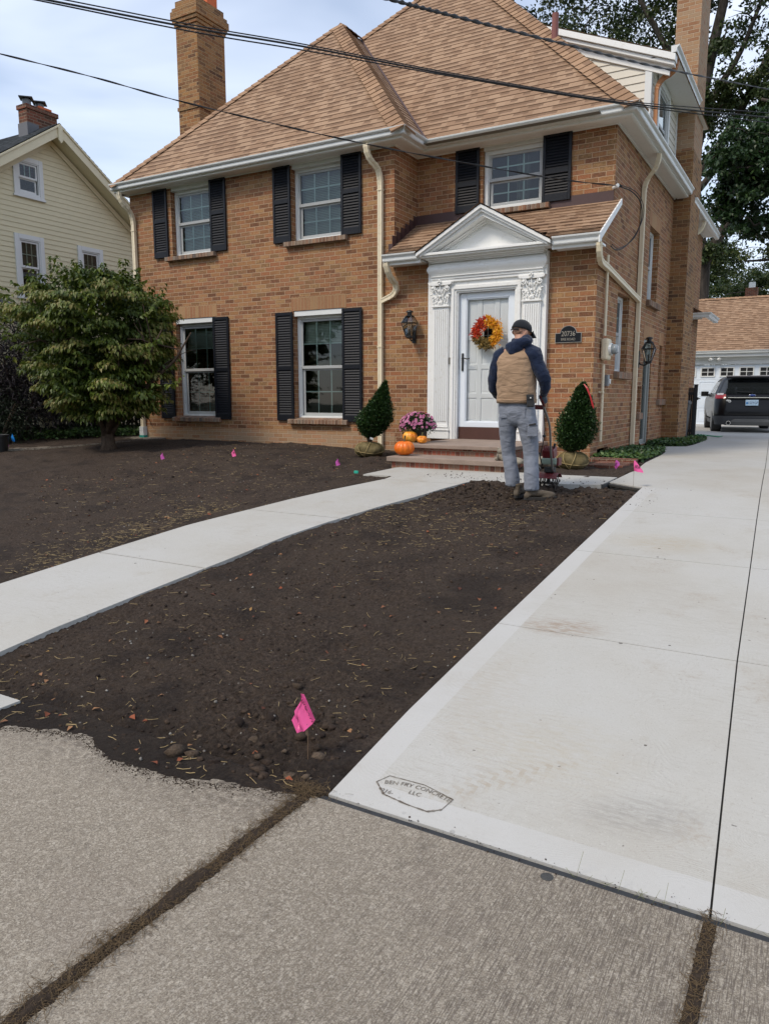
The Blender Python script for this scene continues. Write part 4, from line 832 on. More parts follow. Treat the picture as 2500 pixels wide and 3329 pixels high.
spout("downspout", elbowpts((-2.68, 10.30, 3.56), (-2.68, 10.30, 3.38), (-2.70, 10.5, 3.34)) + elbowpts((-2.70, 10.55, 3.33), (-2.71, 10.8, 3.33), (-2.72, 11.1, 3.31))[1:] + [(-2.725, 13.08, 3.12)], CREAM)
spout("downspout", elbowpts((-2.50, 18.3, 5.33), (-2.5, 18.3, 5.15), (-2.68, 18.2, 5.05)) + [(-2.73, 18.1, 4.9), (-2.73, 18.1, 1.5)], CREAM)
spout("dormer_downspout", elbowpts((-2.42, dy0 + .12, 6.9), (-2.42, dy0 + .12, 6.72), (-2.6, dy0 + .12, 6.68)) + elbowpts((-2.62, dy0 + .12, 6.67), (-2.7, dy0 + .12, 6.6), (-2.715, dy0 + .12, 6.5))[1:] + [(-2.715, dy0 + .12, 5.5)], COPPER)
# ---- entry lean-to roof, gutters, flashing
mb = MB(); zl = lambda y: 3.66 + (4.31 - 3.66) / (YB - 10.25) * (y - 10.25)
for x0, x1, y0, y1 in ((XC + .005, -5.23, 10.24, 10.47), (-3.44, -2.66, 10.24, 10.47), (XC + .005, -2.66, 10.47, YB)): courses(mb, [(x0, y0, zl(y0)), (x1, y0, zl(y0)), (x1, y1, zl(y1)), (x0, y1, zl(y1))], .125, .012); er = mb.build("entry_roof", SH, house)
mb = MB(); i = [mb.v(p) for p in ((-2.655, 10.22, zl(10.22) + .012), (-2.655, YB, zl(YB) + .012), (-2.655, YB, zl(YB) - .07), (-2.655, 10.22, zl(10.22) - .10), (-2.675, 10.22, zl(10.22) + .012), (-2.675, YB, zl(YB) + .012), (-2.675, YB, zl(YB) - .07), (-2.675, 10.22, zl(10.22) - .10))]
for f in ((0, 3, 2, 1), (4, 5, 6, 7), (0, 1, 5, 4), (3, 7, 6, 2), (0, 4, 7, 3)): mb.fi([i[q] for q in f])
mb.build("rake_trim", WHITE, er)
mb = MB(); gq = [(o * .95, z) for o, z in gp]
sweep(mb, [(XC - .01, 10.32, 3.67), (-5.36, 10.32, 3.67)], gq); mb.build("entry_gutter", WHITE_METAL, er, bevel=.002, seg=1); mb = MB(); sweep(mb, [(-3.30, 10.32, 3.67), (-2.655, 10.32, 3.67)], gq); mb.build("entry_gutter", WHITE_METAL, er, bevel=.002, seg=1)
for x0, x1 in ((XC - .02, -5.33), (-3.32, XR + .1)): mb = MB(); mb.box(x0, x1, 10.32, 10.6, 3.545, 3.57); mb.box(x0, x1, 10.30, 10.33, 3.52, 3.66); mb.build("entry_soffit", WHITE, er)
mb = MB(F1); mb.box(XC + .003, -4.9, 4.25, 4.45, .004, .012); mb.box(-3.70, XR - .005, 4.25, 4.45, .004, .012); mb.box(-4.9, -3.7, 4.25, 4.315, .004, .012)
mb.P = EC
for k in range(6): mb.box(10.52 + k * .14, 10.66 + k * .14 + .02, 3.6, 4.01 + k * .085, .004, .010)
mb.P = F0; mb.box(XC - .10, XC + .01, 3.64, 3.90, .004, .01); mb.build("flashing", FLASH, er)
# ---- entrance: surround, door, storm door
sur = MB(F0); sur.box(-5.29, -4.86, .905, 3.56, .0, .10); sur.box(-3.84, -3.44, .905, 3.56, .0, .10); sur.box(-4.86, -3.84, 3.14, 3.56, .0, .10)
en = sur.build("door_surround", WHITE, house, bevel=.004)
mb = MB(F0); mb.ring(-4.89, -3.81, .9, 3.165, .045, .10, .135, wb=0.001); mb.ring(-4.845, -3.855, .9, 3.12, .03, .095, .115, wb=.001); mb.ring(-4.815, -3.885, .9, 3.09, .02, -.02, .095, wb=.001); mb.build("casing", WHITE, en, bevel=.006)
# architrave, pulvinated frieze, cornice
mb = MB(F0); a, b = -5.22, -3.48
mb.box(a, b, 3.235, 3.275, .10, .135); mb.box(a - .005, b + .005, 3.275, 3.31, .10, .15); mb.box(a, b, 3.31, 3.325, .1, .17)
n = 10
pf_ = [(-.1, 3.325)] + [(.0 + .055 * math.sin(math.pi * k / n), 3.325 + .19 * k / n) for k in range(n + 1)] + [(-.1, 3.515)]
fz = MB(); sweep(fz, [(a, 10.5, 0), (a, 10.472, 0), (b, 10.472, 0), (b, 10.5, 0)], pf_); fz.build("frieze", WHITE, en, smooth=False, bevel=0)
mb.box(a, b, 3.515, 3.53, .1, .19); mb.box(a - .02, b + .02, 3.53, 3.55, .1, .22); mb.box(a - .04, b + .04, 3.55, 3.575, .1, .27)
mb.build("entablature", WHITE, en, bevel=.003)
# pediment
ped = thing("_", None, None); bpy.data.objects.remove(ped)
xc, xw, zb, za = -4.335, 1.02, 3.57, 4.215; sp = (za - 3.64) / xw
mb = MB(F0); mb.box(xc - xw + .03, xc + xw - .03, zb + .005, zb + .03, .1, .33); mb.box(xc - xw + .05, xc + xw - .05, zb + .03, zb + .065, .1, .36)
mb.prism([(xc - xw + .1, zb + .065), (xc + xw - .1, zb + .065), (xc, za - .07)], .0, .14)
for (o0, th, dep) in ((0, .045, .40), (.045, .035, .37), (.08, .05, .33), (.13, .02, .20), (.15, .03, .17), (.21, .012, .15)):
    for sg in (-1, 1):
        zt = lambda u: za - o0 * 1.14 - sp * abs(u - xc); e = xw - o0 * 1.1
        p = [(xc + sg * e, max(zt(xc + sg * e), zb + .03)), (xc, zt(xc)), (xc, zt(xc) - th * 1.14), (xc + sg * e, max(zt(xc + sg * e) - th * 1.14, zb + .012))]
        if sg > 0: p = p[::-1]
        mb.prism(p[::-1], .02, dep)
pd = mb.build("pediment", WHITE, en, bevel=.003)
mb = MB()
for sg in (-1, 1): 
    poly = [(xc + sg * (xw + .02), YF - .42, za + .012 - sp * (xw + .02)), (xc, YF - .42, za + .012), (xc, YF + .55, za + .012), (xc + sg * (xw + .02), YF + .2, za + .012 - sp * (xw + .02))]
    courses(mb, poly, .13, .008)
mb.build("pediment_roof", SHC, pd)
# pilasters with fluted shafts and carved capitals
def pilaster(x0, x1):
    m = MB(F0); m.box(x0, x1, 1.12, 2.875, .10, .135); xm = (x0 + x1) / 2; nf = 7; w = (x1 - x0 - .03)
    for k in range(nf):
        u = x0 + .015 + w * (k + .5) / nf; r = w / nf * .36
        m.box(u - r, u + r, 1.17, 2.84, .135, .147)
    m.box(x0 - .03, x1 + .03, .905, 1.03, .10, .15); m.box(x0 - .04, x1 + .04, 1.03, 1.05, .10, .165); m.box(x0 - .03, x1 + .03, 1.05, 1.075, .10, .155); m.box(x0 - .02, x1 + .02, 1.075, 1.095, .1, .165); m.box(x0 - .01, x1 + .01, 1.095, 1.12, .1, .15)
    pl_ = m.build("pilaster", WHITE, en, bevel=.004)
    m = MB(F0); m.box(x0 - .015, x1 + .015, 2.875, 2.90, .10, .165); m.box(x0, x1, 2.90, 3.175, .10, .14)
    m.prism([(x0 - .07, 3.235), (x0 - .05, 3.195), (x0 + .03, 3.185), (x1 - .03, 3.185), (x1 + .05, 3.195), (x1 + .07, 3.235)], .10, .18)
    q = MB()
    def E(u, z, d, ru, rz, rd=.02): q.ell(F0(u, z, d), ru, rd, rz, 8, 5)
    for sg in (-1, 1):
        cu = xm + sg * (x1 - x0) * .47; pts = []
        for k in range(20): a_ = k / 19 * 2.6 * math.pi; r = .052 * (1 - k / 26); pts.append(F0(cu + sg * r * math.cos(a_ + 1.2), 3.145 + r * math.sin(a_ + 1.2), .165 + .0006 * k))
        q.tube(pts, .0085, 6); E(cu, 3.145, .17, .017, .017)
        q.tube([F0(xm + sg * .02, 2.98, .145), F0(xm + sg * .06, 3.06, .155), F0(xm + sg * .10, 3.15, .165), F0(cu, 3.195, .17)], [.007, .010, .010, .007], 6)
        E(cu + sg * .03, 3.06, .15, .02, .014); E(cu + sg * .01, 3.02, .15, .018, .012)
        for j, (u, z) in enumerate(((.025, 2.935), (.07, 2.945), (.11, 2.93), (.045, 2.99), (.09, 3.0), (.118, 2.98))):
            E(xm + sg * u, z, .148, .014, .024, .014); E(xm + sg * (u + .012), z + .022, .155, .010, .010, .012)
        E(xm + sg * .035, 3.10, .155, .012, .03); E(xm + sg * .06, 3.13, .155, .012, .022)
    for k in range(7): a_ = math.pi * k / 6; q.tube([F0(xm, 2.915, .15), F0(xm + .036 * math.cos(a_), 2.915 + .042 * math.sin(a_), .16)], [.004, .008], 5)
    E(xm, 3.03, .155, .022, .02); q.tube([F0(xm, 3.02, .155), F0(xm, 3.21, .175)], .007, 6)
    for u, z in ((-.018, 3.235), (.018, 3.235), (0, 3.205), (0, 3.258)): E(xm + u, z, .19, .017, .017, .017)
    o_ = m.build("capital", WHITE, pl_, bevel=.003); q.build("carving", WHITE, pl_, smooth=True)
pilaster(-5.19, -4.93); pilaster(-3.77, -3.51)
# sill panel, inner door, storm door
mb = MB(F0); mb.box(-4.795, -3.905, .905, 1.085, -.04, .03); mb.build("threshold_board", BROWNP, en, bevel=.004)
DOORP = paint("door_paint", c('#fdfeff'), .4, .02, 3); STORM = paint("storm_paint", c('#dde4ec'), .35, .02, 3)
D0 = -.045
mb = MB(lambda u, v, d: (u, YF - (d + .055), v)); mb.box(-4.80, -3.90, 1.06, 3.09, -.13, -.10); x0, x1 = -4.76, -3.94; rows = [1.14, 1.56, 1.99, 2.42, 3.02]; cols_ = 3
cw = (x1 - x0) / 3
for k in range(4): u = x0 + cw * k; mb.box(u - (.035 if 0 < k < 3 else .05), u + (.035 if 0 < k < 3 else .05), 1.07, 3.08, -.10, -.082)
for j, z in enumerate(rows):
    for k in range(3): mb.box(x0 + cw * k + (.035 if k else .05), x0 + cw * (k + 1) - (.035 if k < 2 else .05), z - .035, z + .035, -.10, -.0825)
for j in range(4):
    for k in range(3):
        a, b = x0 + cw * k + .06, x0 + cw * (k + 1) - .06; mb.box(a + (0 if k else .01), b - (0 if k < 2 else .01), rows[j] + .06, rows[j + 1] - .06, -.10, -.093)
dr = mb.build("front_door", DOORP, house, bevel=.005)
FD = lambda u, v, d: (u, YF - (d + .055), v)
mb = MB(FD); mb.box(-4.42, -4.28, 2.28, 2.62, -.084, -.080); mb.build("door_light", DARKV, dr); mb = MB(FD); mb.box(-4.36, -4.35, 2.28, 2.62, -.08, -.076); mb.box(-4.42, -4.28, 2.44, 2.45, -.08, -.077); mb.build("muntin", GRID, dr)
mb = MB(FD)
for z in (2.17, 1.98, 1.73, 1.45): mb.box(-4.745, -4.71, z - .035, z + .035, -.082, -.07)
mb.build("lock_plate", BLACKM, dr, bevel=.004)
mb = MB(F0); mb.ring(-4.79, -3.91, 1.088, 3.065, .105, .0, .03, wt=.085, wb=.075); mb.ring(-4.685, -4.015, 1.163, 2.98, .015, .002, .02); sdn = mb.build("storm_door", STORM, house, bevel=.004)
mb = MB(F0); mb.face([(-4.685, 1.16, .012), (-4.015, 1.16, .012), (-4.015, 2.98, .012), (-4.685, 2.98, .012)]); mb.build("pane", glass("storm_glass", (.98, .99, .98, 1), 1.22), sdn)
mb = MB(F0); mb.box(-4.745, -4.715, 1.93, 2.19, .03, .045); mb.tube([F0(-4.73, 2.11, .04), F0(-4.73, 2.11, .075), F0(-4.69, 2.115, .085), F0(-4.64, 2.105, .085), F0(-4.60, 2.11, .08)] if 0 else [(-4.73, 2.11, .04), (-4.73, 2.11, .075), (-4.69, 2.118, .085), (-4.64, 2.105, .085), (-4.60, 2.11, .08)], .009, 6); mb.build("handle", BLACKM, sdn, bevel=.002)
mb = MB(F0); mb.box(-4.925, -4.895, 2.03, 2.13, .10, .12); mb.build("doorbell", paint("doorbell", c('#6e6a64'), .4, .1), en, bevel=.004)
# ---- front steps
STONE = paint("step_slab", (.27, .205, .165, 1), .85, .22, 5, .35, 70, dirt=(.15, .11, .09, 1))
mb = MB(); mb.box(-4.87, -3.30, 8.63, 10.6, .45, .70); mb.box(-4.84, -3.42, 9.13, 10.6, .70, .853)
st = mb.build("front_steps", BRS, house)
mb = MB(); mb.box(-4.92, -3.25, 8.58, 9.13, .70, .765); mb.box(-4.92, -4.84, 9.13, 10.59, .70, .765); mb.build("tread", STONE, st, bevel=.008)
mb = MB(); mb.box(-4.88, -3.38, 9.07, 10.595, .853, .905); mb.build("landing_slab", STONE, st, bevel=.008)
# ---- electric mast, meter box, cable brackets
mb = MB(E0); mb.tube([(10.98, 3.50, .04), (10.99, 2.4, .04)], .021, 8); mb.tube([(10.995, 2.0, .04), (11.0, .9, .04)], .021, 8); mb.box(10.93, 11.0, 1.60, 1.62, 0, .065)
pip = mb.build("service_conduit", CREAM, house)
# ---------------------------------------------------------------- neighbour's house (gable end facing the brick house)
nh = thing("siding_house", "cream clapboard house with white window casings behind the green tree", "house", (-17, 12.8, .6))
XN = -17.0; EN = east(XN); zr = lambda y: 7.87 + .0 - (abs(y - 12.91) * .68)
mb = MB(); pitch = .68
wall_ = [(XN, 7.5, .5), (XN, 18.3, .5), (XN, 18.3, 7.95 - .68 * 5.4), (XN, 12.91, 7.95), (XN, 7.5, 7.95 - .68 * 5.4)]
nholes = [(11.95, 12.53, 6.38, 7.12), (11.86, 12.43, 4.0, 5.31), (13.64, 14.21, 4.0, 5.31)]
us_ = sorted({7.5, 18.3, *[h[0] for h in nholes], *[h[1] for h in nholes]})
for u0, u1 in zip(us_[:-1], us_[1:]):
    vb = [.4] + sorted(v for h in nholes if h[0] <= u0 and h[1] >= u1 for v in h[2:]) + [9.0]
    for v0, v1 in zip(vb[::2], vb[1::2]):
        q = [Vector(p) for p in wall_]
        for f in (lambda p: p.y - u0, lambda p: u1 - p.y, lambda p: p.z - v0, lambda p: v1 - p.z): q = clip(q, f)
        if len(q) > 2: courses(mb, q, .118, .013)
mb.build("wall", SIDE, nh)
mb = MB(); mb.box(XN - 9, XN - .6, 7.5, 18.3, .3, 4.2); mb.build("body", SIDE, nh)
mb = MB()
for sg in (-1, 1):
    e = 12.91 + sg * 6.0; courses(mb, [(XN + .42, 12.91, 8.13), (XN + .42, e, 8.13 - .68 * 6.0), (XN - 9.5, e, 8.13 - .68 * 6.0), (XN - 9.5, 12.91, 8.13)], .14, .012)
mb.build("roof", SHG, nh)
mb = MB(EN)
for sg in (-1, 1):
    for (dz, th, d0, d1) in ((0, .05, .34, .44), (.05, .22, .34, .41), (.24, .03, .0, .34), (.30, .14, .016, .05)):
        e = 12.91 + sg * 6.0; p = [(12.91, 8.11 - dz), (e, 8.11 - dz - .68 * 6), (e, 8.11 - dz - th - .68 * 6), (12.91, 8.11 - dz - th)]
        mb.prism(p if sg < 0 else p[::-1], d0, d1)
mb.prism([(12.85, 7.74), (12.91, 7.66), (12.97, 7.74), (12.97, 8.08), (12.85, 8.08)], .41, .45); mb.build("rake_board", TRIMC, nh, bevel=.004)
def nwin(u0, u1, z0, z1, blind):
    mb = MB(EN); mb.ring(u0, u1, z0, z1, .11, .0, .045, wb=.05); mb.box(u0 - .03, u1 + .03, z0 - .05, z0, .0, .06); cs = mb.build("window_casing", VINYL, nh, bevel=.004)
    window(east(XN + .03), u0 + .11, u1 - .11, z0 + .05, z1 - .11, nh, rec=.0, blind=blind, cols=3, rows=(1 if blind == 0 else 2), trim=.03, sash=VINYL, half_grid=True, blindm=DARKB)
    mb = MB(EN); mb.box(u0 + .11, u1 - .11, z0 + .05, z1 - .11, -.5, -.48); mb.build("room_shade", DARKV, nh)
DARKB = paint("green_blind", c('#4d5d55'), .7, .05)
DARKB = paint("green_blind", c("#4d5d55"), .7, .05)
nwin(11.84, 12.64, 6.33, 7.23, 0); nwin(11.75, 12.54, 3.95, 5.42, .5); nwin(13.53, 14.32, 3.95, 5.42, .5)
mb = MB(); mb.box(-17.62, -17.3, 12.55, 13.4, 7.0, 8.50); mb.box(-17.65, -17.27, 12.52, 13.43, 8.50, 8.60); ch = mb.build("chimney", BRR, nh)
mb = MB(); mb.box(-17.64, -17.28, 12.53, 12.85, 7.6, 8.18); mb.build("lead_flashing", paint("lead", (.12, .12, .13, 1), .6, .1), ch)
mb = MB(); mb.ring(-17.6, -17.35, 12.95, 13.3, .03, 8.55, 8.68); mb.build("flue", CLAY, ch)
for y0 in (12.56, 12.92):
    mb = MB(); mb.tube([(-17.47, y0 + .13, 8.6), (-17.47, y0 + .13, 8.76)], .10, 10); cpp = mb.build("chimney_cap", paint("mesh_metal", (.14, .15, .16, 1), .5, .2), ch)
    mb = MB(); mb.lathe((-17.47, y0 + .13, 8.77), [(.22, 0), (.22, .025), (.12, .05), (.0, .06)], 4); mb.build("lid", BLACKM, cpp)
# its porch roof and post at the picture's left edge
mb = MB(); courses(mb, [(-14.0, 6.0, 3.0), (-14.0, 10.6, 3.0), (-17.0, 10.6, 4.1), (-17.0, 6.0, 4.1)], .14, .012); mb.build("porch_roof", SHG, nh)
mb = MB(); mb.box(-14.3, -14.06, 6.0, 10.4, 2.72, 2.97); mb.box(-17, -14.3, 10.2, 10.4, 2.72, 2.97); mb.build("porch_beam", TRIMC, nh, bevel=.006)
for y in (9.45, 10.15):
    mb = MB(); mb.box(-14.3, -14.1, y, y + .2, .6, 2.72); mb.box(-14.33, -14.07, y - .03, y + .23, 2.6, 2.72); mb.build("porch_post", TRIMC, nh, bevel=.006)
# ---------------------------------------------------------------- garage at the end of the drive
gr = thing("garage", "white garage with panelled door and tan shingle roof behind the black car", "garage", (-2, 31, .5))
FG = front(31.0); gz0 = .5
mb = MB(FG); wallgrid(mb, -6.5, 3.2, .4, 3.0, [(-4.72, .9, gz0, 2.73)], .1); mb.P = None; mb.face([(-6.5, 31, .4), (-6.5, 37.5, .4), (-6.5, 37.5, 3.0), (-6.5, 34.2, 5.4), (-6.5, 31, 3.0)]); mb.face([(3.2, 31, .4), (3.2, 37.5, .4), (3.2, 37.5, 3.0), (3.2, 31, 3.0)]); mb.build("wall", WHITE, gr)
mb = MB(); courses(mb, [(-6.7, 30.65, 3.17), (3.4, 30.65, 3.17), (3.4, 34.2, 5.50), (-6.7, 34.2, 5.50)], .143, .011); courses(mb, [(-6.7, 34.2, 5.50), (3.4, 34.2, 5.50), (3.4, 37.8, 3.1), (-6.7, 37.8, 3.1)], .143, .011); rf = mb.build("roof", SH, gr); mb = MB(); caps(mb, (-6.7, 34.2, 5.5), (3.4, 34.2, 5.5)); mb.build("ridge_cap", SHC, rf)
mb = MB(); sweep(mb, [(-6.7, 30.72, 3.22), (3.4, 30.72, 3.22)], gp); mb.build("gutter", WHITE_METAL, gr)
mb = MB(FG); mb.box(-6.5, 3.2, 3.0, 3.12, 0, .28); mb.box(-6.5, 3.2, 2.88, 3.0, 0, .03); mb.box(-6.5, 3.2, 2.73, 2.87, 0, .022); mb.build("trim_board", VINYL, gr, bevel=.004)
mb = MB(FG); mb.box(-4.72, .9, gz0, 2.72, -.1, -.06)
cx0 = -4.12 - .67; 
for k in range(9):
    u = -4.79 + .665 * k; 
    for (z0, z1) in ((.62, 1.03), (1.15, 1.56), (1.69, 2.11)):
        if u + .06 < -4.7: continue
        mb.ring(u + .06, u + .61, z0, z1, .022, -.06, -.045); mb.box(u + .14, u + .53, z0 + .07, z1 - .07, -.06, -.05)
for z in (1.09, 1.625, 2.17): mb.box(-4.72, .9, z - .004, z + .004, -.06, -.062)
gd = mb.build("garage_door", paint("garage_paint", c('#dbe4ee'), .4, .02), gr, bevel=.004)
for k in range(9):
    u = -4.79 + .665 * k + .08
    if u < -4.8: continue
    mb = MB(FG); a, b = max(u, -4.71), u + .51; mb.ring(a, b, 2.27, 2.64, .045, -.06, -.03); mb.box((u + u + .51) / 2 - .012, (u + u + .51) / 2 + .012, 2.31, 2.60, -.055, -.04); mb.box(a + .045, b - .045, 2.445, 2.465, -.055, -.039); gw_ = mb.build("door_window", VINYL, gd); mb = MB(FG); mb.box(a + .04, b - .04, 2.31, 2.6, -.058, -.052); mb.build("pane", BLACKM, gw_)
fl = thing("floodlight", "white twin-head floodlight under the garage eave", "light", (-3.55, 30.9, 2.93)); mb = MB(FG); mb.box(-3.62, -3.46, 2.95, 3.02, .03, .10); mb.build("base", WHITE_METAL, fl, bevel=.01)
for sg in (-1, 1):
    mb = MB(); mb.tube([(-3.54, 30.88, 2.98), (-3.54 + sg * .09, 30.84, 2.93), (-3.54 + sg * .16, 30.76, 2.90)], [.03, .045, .075], 10); hd = mb.build("lamp_head", WHITE_METAL, fl, smooth=True); mb = MB(); mb.ell((-3.54 + sg * .165, 30.752, 2.897), .06, .03, .06); mb.build("bulb", paint("bulb_glass", (.35, .36, .36, 1), .1), hd)
fc = thing("far_chimney", "small brick chimney peeking over the garage ridge", "chimney", (-3.6, 46, .4)); mb = MB(); mb.box(-4.0, -3.4, 46, 46.6, .4, 7.35); mb.build("stack", BRR, fc); mb = MB(); mb.box(-3.85, -3.55, 46.1, 46.5, 7.35, 7.65); mb.build("cap", WHITE_METAL, fc)
# back porch roof corner of the brick house
mb = MB(); courses(mb, [(-2.45, 18.9, 3.42), (-2.45, 20.4, 3.42), (-3.3, 20.4, 3.9), (-3.3, 18.9, 3.9)], .14, .01); pr_ = mb.build("back_roof", SH, house); mb = MB(); mb.box(-3.3, -2.5, 18.8, 18.9, 3.3, 3.42); sweep(mb, [(-3.3, 18.82, 3.43), (-2.42, 18.82, 3.43), (-2.42, 20.4, 3.43)], gp); mb.build("back_gutter", WHITE_METAL, pr_)
# ---------------------------------------------------------------- black fence gate, bin, hose
GATE = paint("black_gate", (.012, .013, .015, 1), .5, .15)
gt = thing("fence_gate", "tall black board gate standing open behind the chimney corner", "gate", (-2.5, 17.9, .63))
mb = MB(); y = 17.85
for k in range(6): mb.box(-2.62 + k * .05 * .0 + k * .038, -2.62 + (k + 1) * .038 - .003, y + k * .02, y + k * .02 + .02, .68, 1.74)
mb.box(-2.62, -2.41, y - .03, y + .0, 1.58, 1.64); mb.box(-2.62, -2.41, y - .03, y + .0, .76, .83); mb.build("board_panel", GATE, gt, bevel=.003)
for x0, h in ((-2.69, 1.83), (-2.435, 1.79)): mb = MB(); mb.box(x0, x0 + .075, y - .05, y + .04, .62, h); mb.box(x0 - .008, x0 + .083, y - .058, y + .048, h, h + .02); mb.build("post", GATE, gt, bevel=.005)
mb = MB(); mb.box(-2.37, -2.33, y - .06, y - .03, 1.47, 1.53); mb.tube([(-2.34, y - .05, 1.5), (-2.29, y - .06, 1.5)], .01, 6); mb.build("latch", BLACKM, gt)
bn = thing("trash_bin", "dark grey wheeled bin leaning beside the black gate", "bin", (-2.58, 17.45, .63)); mb = MB(); mb.loft([(-2.56, 17.5, .63, .06, .16, 0), (-2.535, 17.5, 1.38, .085, .2, 0)], 16, 6); mb.build("body", paint("bin_plastic", (.05, .05, .052, 1), .55, .1), bn, bevel=.004); mb = MB(); mb.loft([(-2.53, 17.5, 1.38, .10, .22, 0), (-2.53, 17.5, 1.42, .10, .22, 0), (-2.53, 17.5, 1.46, .07, .18, 0)], 16, 5); mb.build("lid", paint("bin_lid", (.05, .05, .052, 1), .55, .1), bn)
mb = MB(); mb.tube([(-2.45 + .28 * math.cos(a_ / 10), 18.1 + .5 * math.sin(a_ / 10), .665 + .01 * (a_ % 3)) for a_ in range(-20, 45)], .014, 6); mb.tube([(-2.6, 18.4, .67), (-2.2, 18.3, .68), (-1.95, 18.45, .65), (-1.9, 18.8, .645)], .014, 6); tag(mb.build("garden_hose", paint("hose_green", (.01, .16, .07, 1), .4, .1), smooth=True), "green hose coiled on the ground by the black gate", "hose")
# ---------------------------------------------------------------- black car parked before the garage
car = thing("parked_car", "glossy black sport utility car parked facing the garage", "car", (-1.6, 23.6, .52))
t = NT("car_paint"); t.b.inputs['Coat Weight'].default_value = .2; t.b.inputs['Coat Roughness'].default_value = .05; CARP = t.done((.004, .004, .005, 1), .32, None, .18)
CPL = paint("car_plastic", (.035, .037, .04, 1), .6, .1); CSIL = paint("skid_plate", (.10, .098, .092, 1), .45, .08); t = NT("car_glass"); CGL = t.done((.012, .014, .015, 1), .04, None, .8); TYRE = paint("tyre_rubber", (.018, .018, .018, 1), .85, .2, 20, .4, 60); CHR = paint("chrome", (.6, .6, .6, 1), .15, .03, metal=1)
CX, CY, CZ = -1.60, 23.6, .53
lv = [(.22, .0, 4.70, .90, .25), (.42, -.02, 4.76, .955, .30), (.62, -.02, 4.76, .965, .34), (.80, .03, 4.74, .965, .36), (.98, .10, 4.62, .955, .36), (1.08, .16, 3.55, .93, .34), (1.25, .36, 3.10, .85, .32), (1.42, .55, 2.75, .78, .30), (1.56, .62, 2.35, .70, .28), (1.62, .80, 2.1, .60, .25)]
def outline(z, n=9):
    zs_ = [q[0] for q in lv]; f = lambda k: float(np.interp(z, zs_, [q[k] for q in lv])); y0, y1, w, r = f(1), f(2), f(3), f(4); pts = []
    for (cx, cy, a0) in ((w - r, y0 + r, -90), (w - r * .8, y1 - r * .8, 0), (-(w - r * .8), y1 - r * .8, 90), (-(w - r), y0 + r, 180)):
        rr = r if cy < (y0 + y1) / 2 else r * .8
        for k in range(n): a = R(a0 + 90 * k / (n - 1)); pts.append((cx + rr * math.cos(a), cy + rr * math.sin(a)))
    return pts
mb = MB(); rg = [[mb.v((CX + x, CY + y, CZ + q[0])) for x, y in outline(q[0])] for q in lv]; n = len(rg[0])
for a, b in zip(rg[:-1], rg[1:]):
    for k in range(n): mb.fi([a[k], a[(k + 1) % n], b[(k + 1) % n], b[k]])
mb.fi(rg[0][::-1]); mb.fi(rg[-1]); mb.build("body", CARP, car, smooth=True, sub=1)
def patch(z0, z1, rngs, off=.006, nz=4):    # a skin panel that follows the body between two heights; rngs = outline index range
    mb = MB(); rows_ = []
    for j in range(nz + 1):
        z = z0 + (z1 - z0) * j / nz; o_ = outline(z); m = len(o_); row = []
        for k in rngs:
            x, y = o_[k % m] if isinstance(k, int) else ((1 - (k % 1)) * np.array(o_[int(k) % m]) + (k % 1) * np.array(o_[(int(k) + 1) % m])); cx_, cy_ = x, y - 2.3; l_ = math.hypot(x, (y - 2.3)); row.append(mb.v((CX + x * (1 + off / .9), CY + y - (off if y < 2 else -off), CZ + z)))
        rows_.append(row)
    for a, b in zip(rows_[:-1], rows_[1:]):
        for k in range(len(a) - 1): mb.fi([a[k], a[k + 1], b[k + 1], b[k]])
    return mb
rear = [30, 31, 32, 33, 34, 35, 36, 37, 38, 39, 40, 41]     # wraps the back: left corner (27..35), right corner (0..8)
rear = list(range(29, 36)) + [36 + q for q in range(0, 7)]
patch(1.09, 1.50, list(range(31, 36)) + [36, 37, 38, 39, 40], .010, 6).build("rear_window", CGL, car, smooth=True)
LAMP = paint("lamp_red", (.32, .01, .015, 1), .12, .15, 8); LAMPW = paint("lamp_clear", (.55, .5, .5, 1), .15, .05)
for ks, nm_ in ((list(range(29, 35)), "taillight"), (list(range(37, 43)), "taillight")): tl_ = patch(.96, 1.08, ks, .014).build(nm_, LAMP, car, smooth=True); patch(1.06, 1.11, ks[1:-1], .018, 2).build("reversing_lens", LAMPW, tl_, smooth=True)
mb = MB(front(CY + .02)); mb.box(CX - .62, CX + .62, .995 + CZ - .02, 1.015 + CZ - .02, -.12, .0); mb.build("chrome_strip", CHR, car)
mb = MB(); mb.ell((CX, CY + .02, CZ + 1.045), .095, .02, .038, 20, 8); bd = mb.build("badge", CHR, car, smooth=True); mb = MB(); mb.ell((CX, CY + .008, CZ + 1.045), .085, .02, .031, 20, 8); mb.build("badge_field", paint("badge_blue", (.01, .04, .2, 1), .2, .1), bd, smooth=True)
patch(.22, .47, list(range(27, 36)) + [36 + q for q in range(0, 9)], .012).build("bumper", CPL, car, smooth=True)
mb = MB(); mb.loft([(CX, CY + .30, CZ + .20, .66, .34, 0), (CX, CY + .30, CZ + .30, .70, .36, 0), (CX, CY + .3, CZ + .38, .62, .355, 0)], 32, 4); sk = mb.build("skid_plate", CSIL, car, bevel=.01)
for sg in (-1, 1): mb = MB(); mb.tube([(CX + sg * .58, CY + .3, CZ + .27), (CX + sg * .58, CY - .08, CZ + .27)], .062, 14); ex = mb.build("exhaust", CHR, car, smooth=False); mb = MB(); mb.tube([(CX + sg * .58, CY - .05, CZ + .27), (CX + sg * .58, CY - .083, CZ + .27)], .048, 14); mb.build("bore", DARKV, ex)
mb = MB(front(CY - .01)); mb.box(CX - .165, CX + .165, CZ + .76, CZ + .92, .0, .022); plt = mb.build("licence_plate", paint("plate_blue", c('#b9d3e6'), .4, .03), car, bevel=.008); mb = MB()
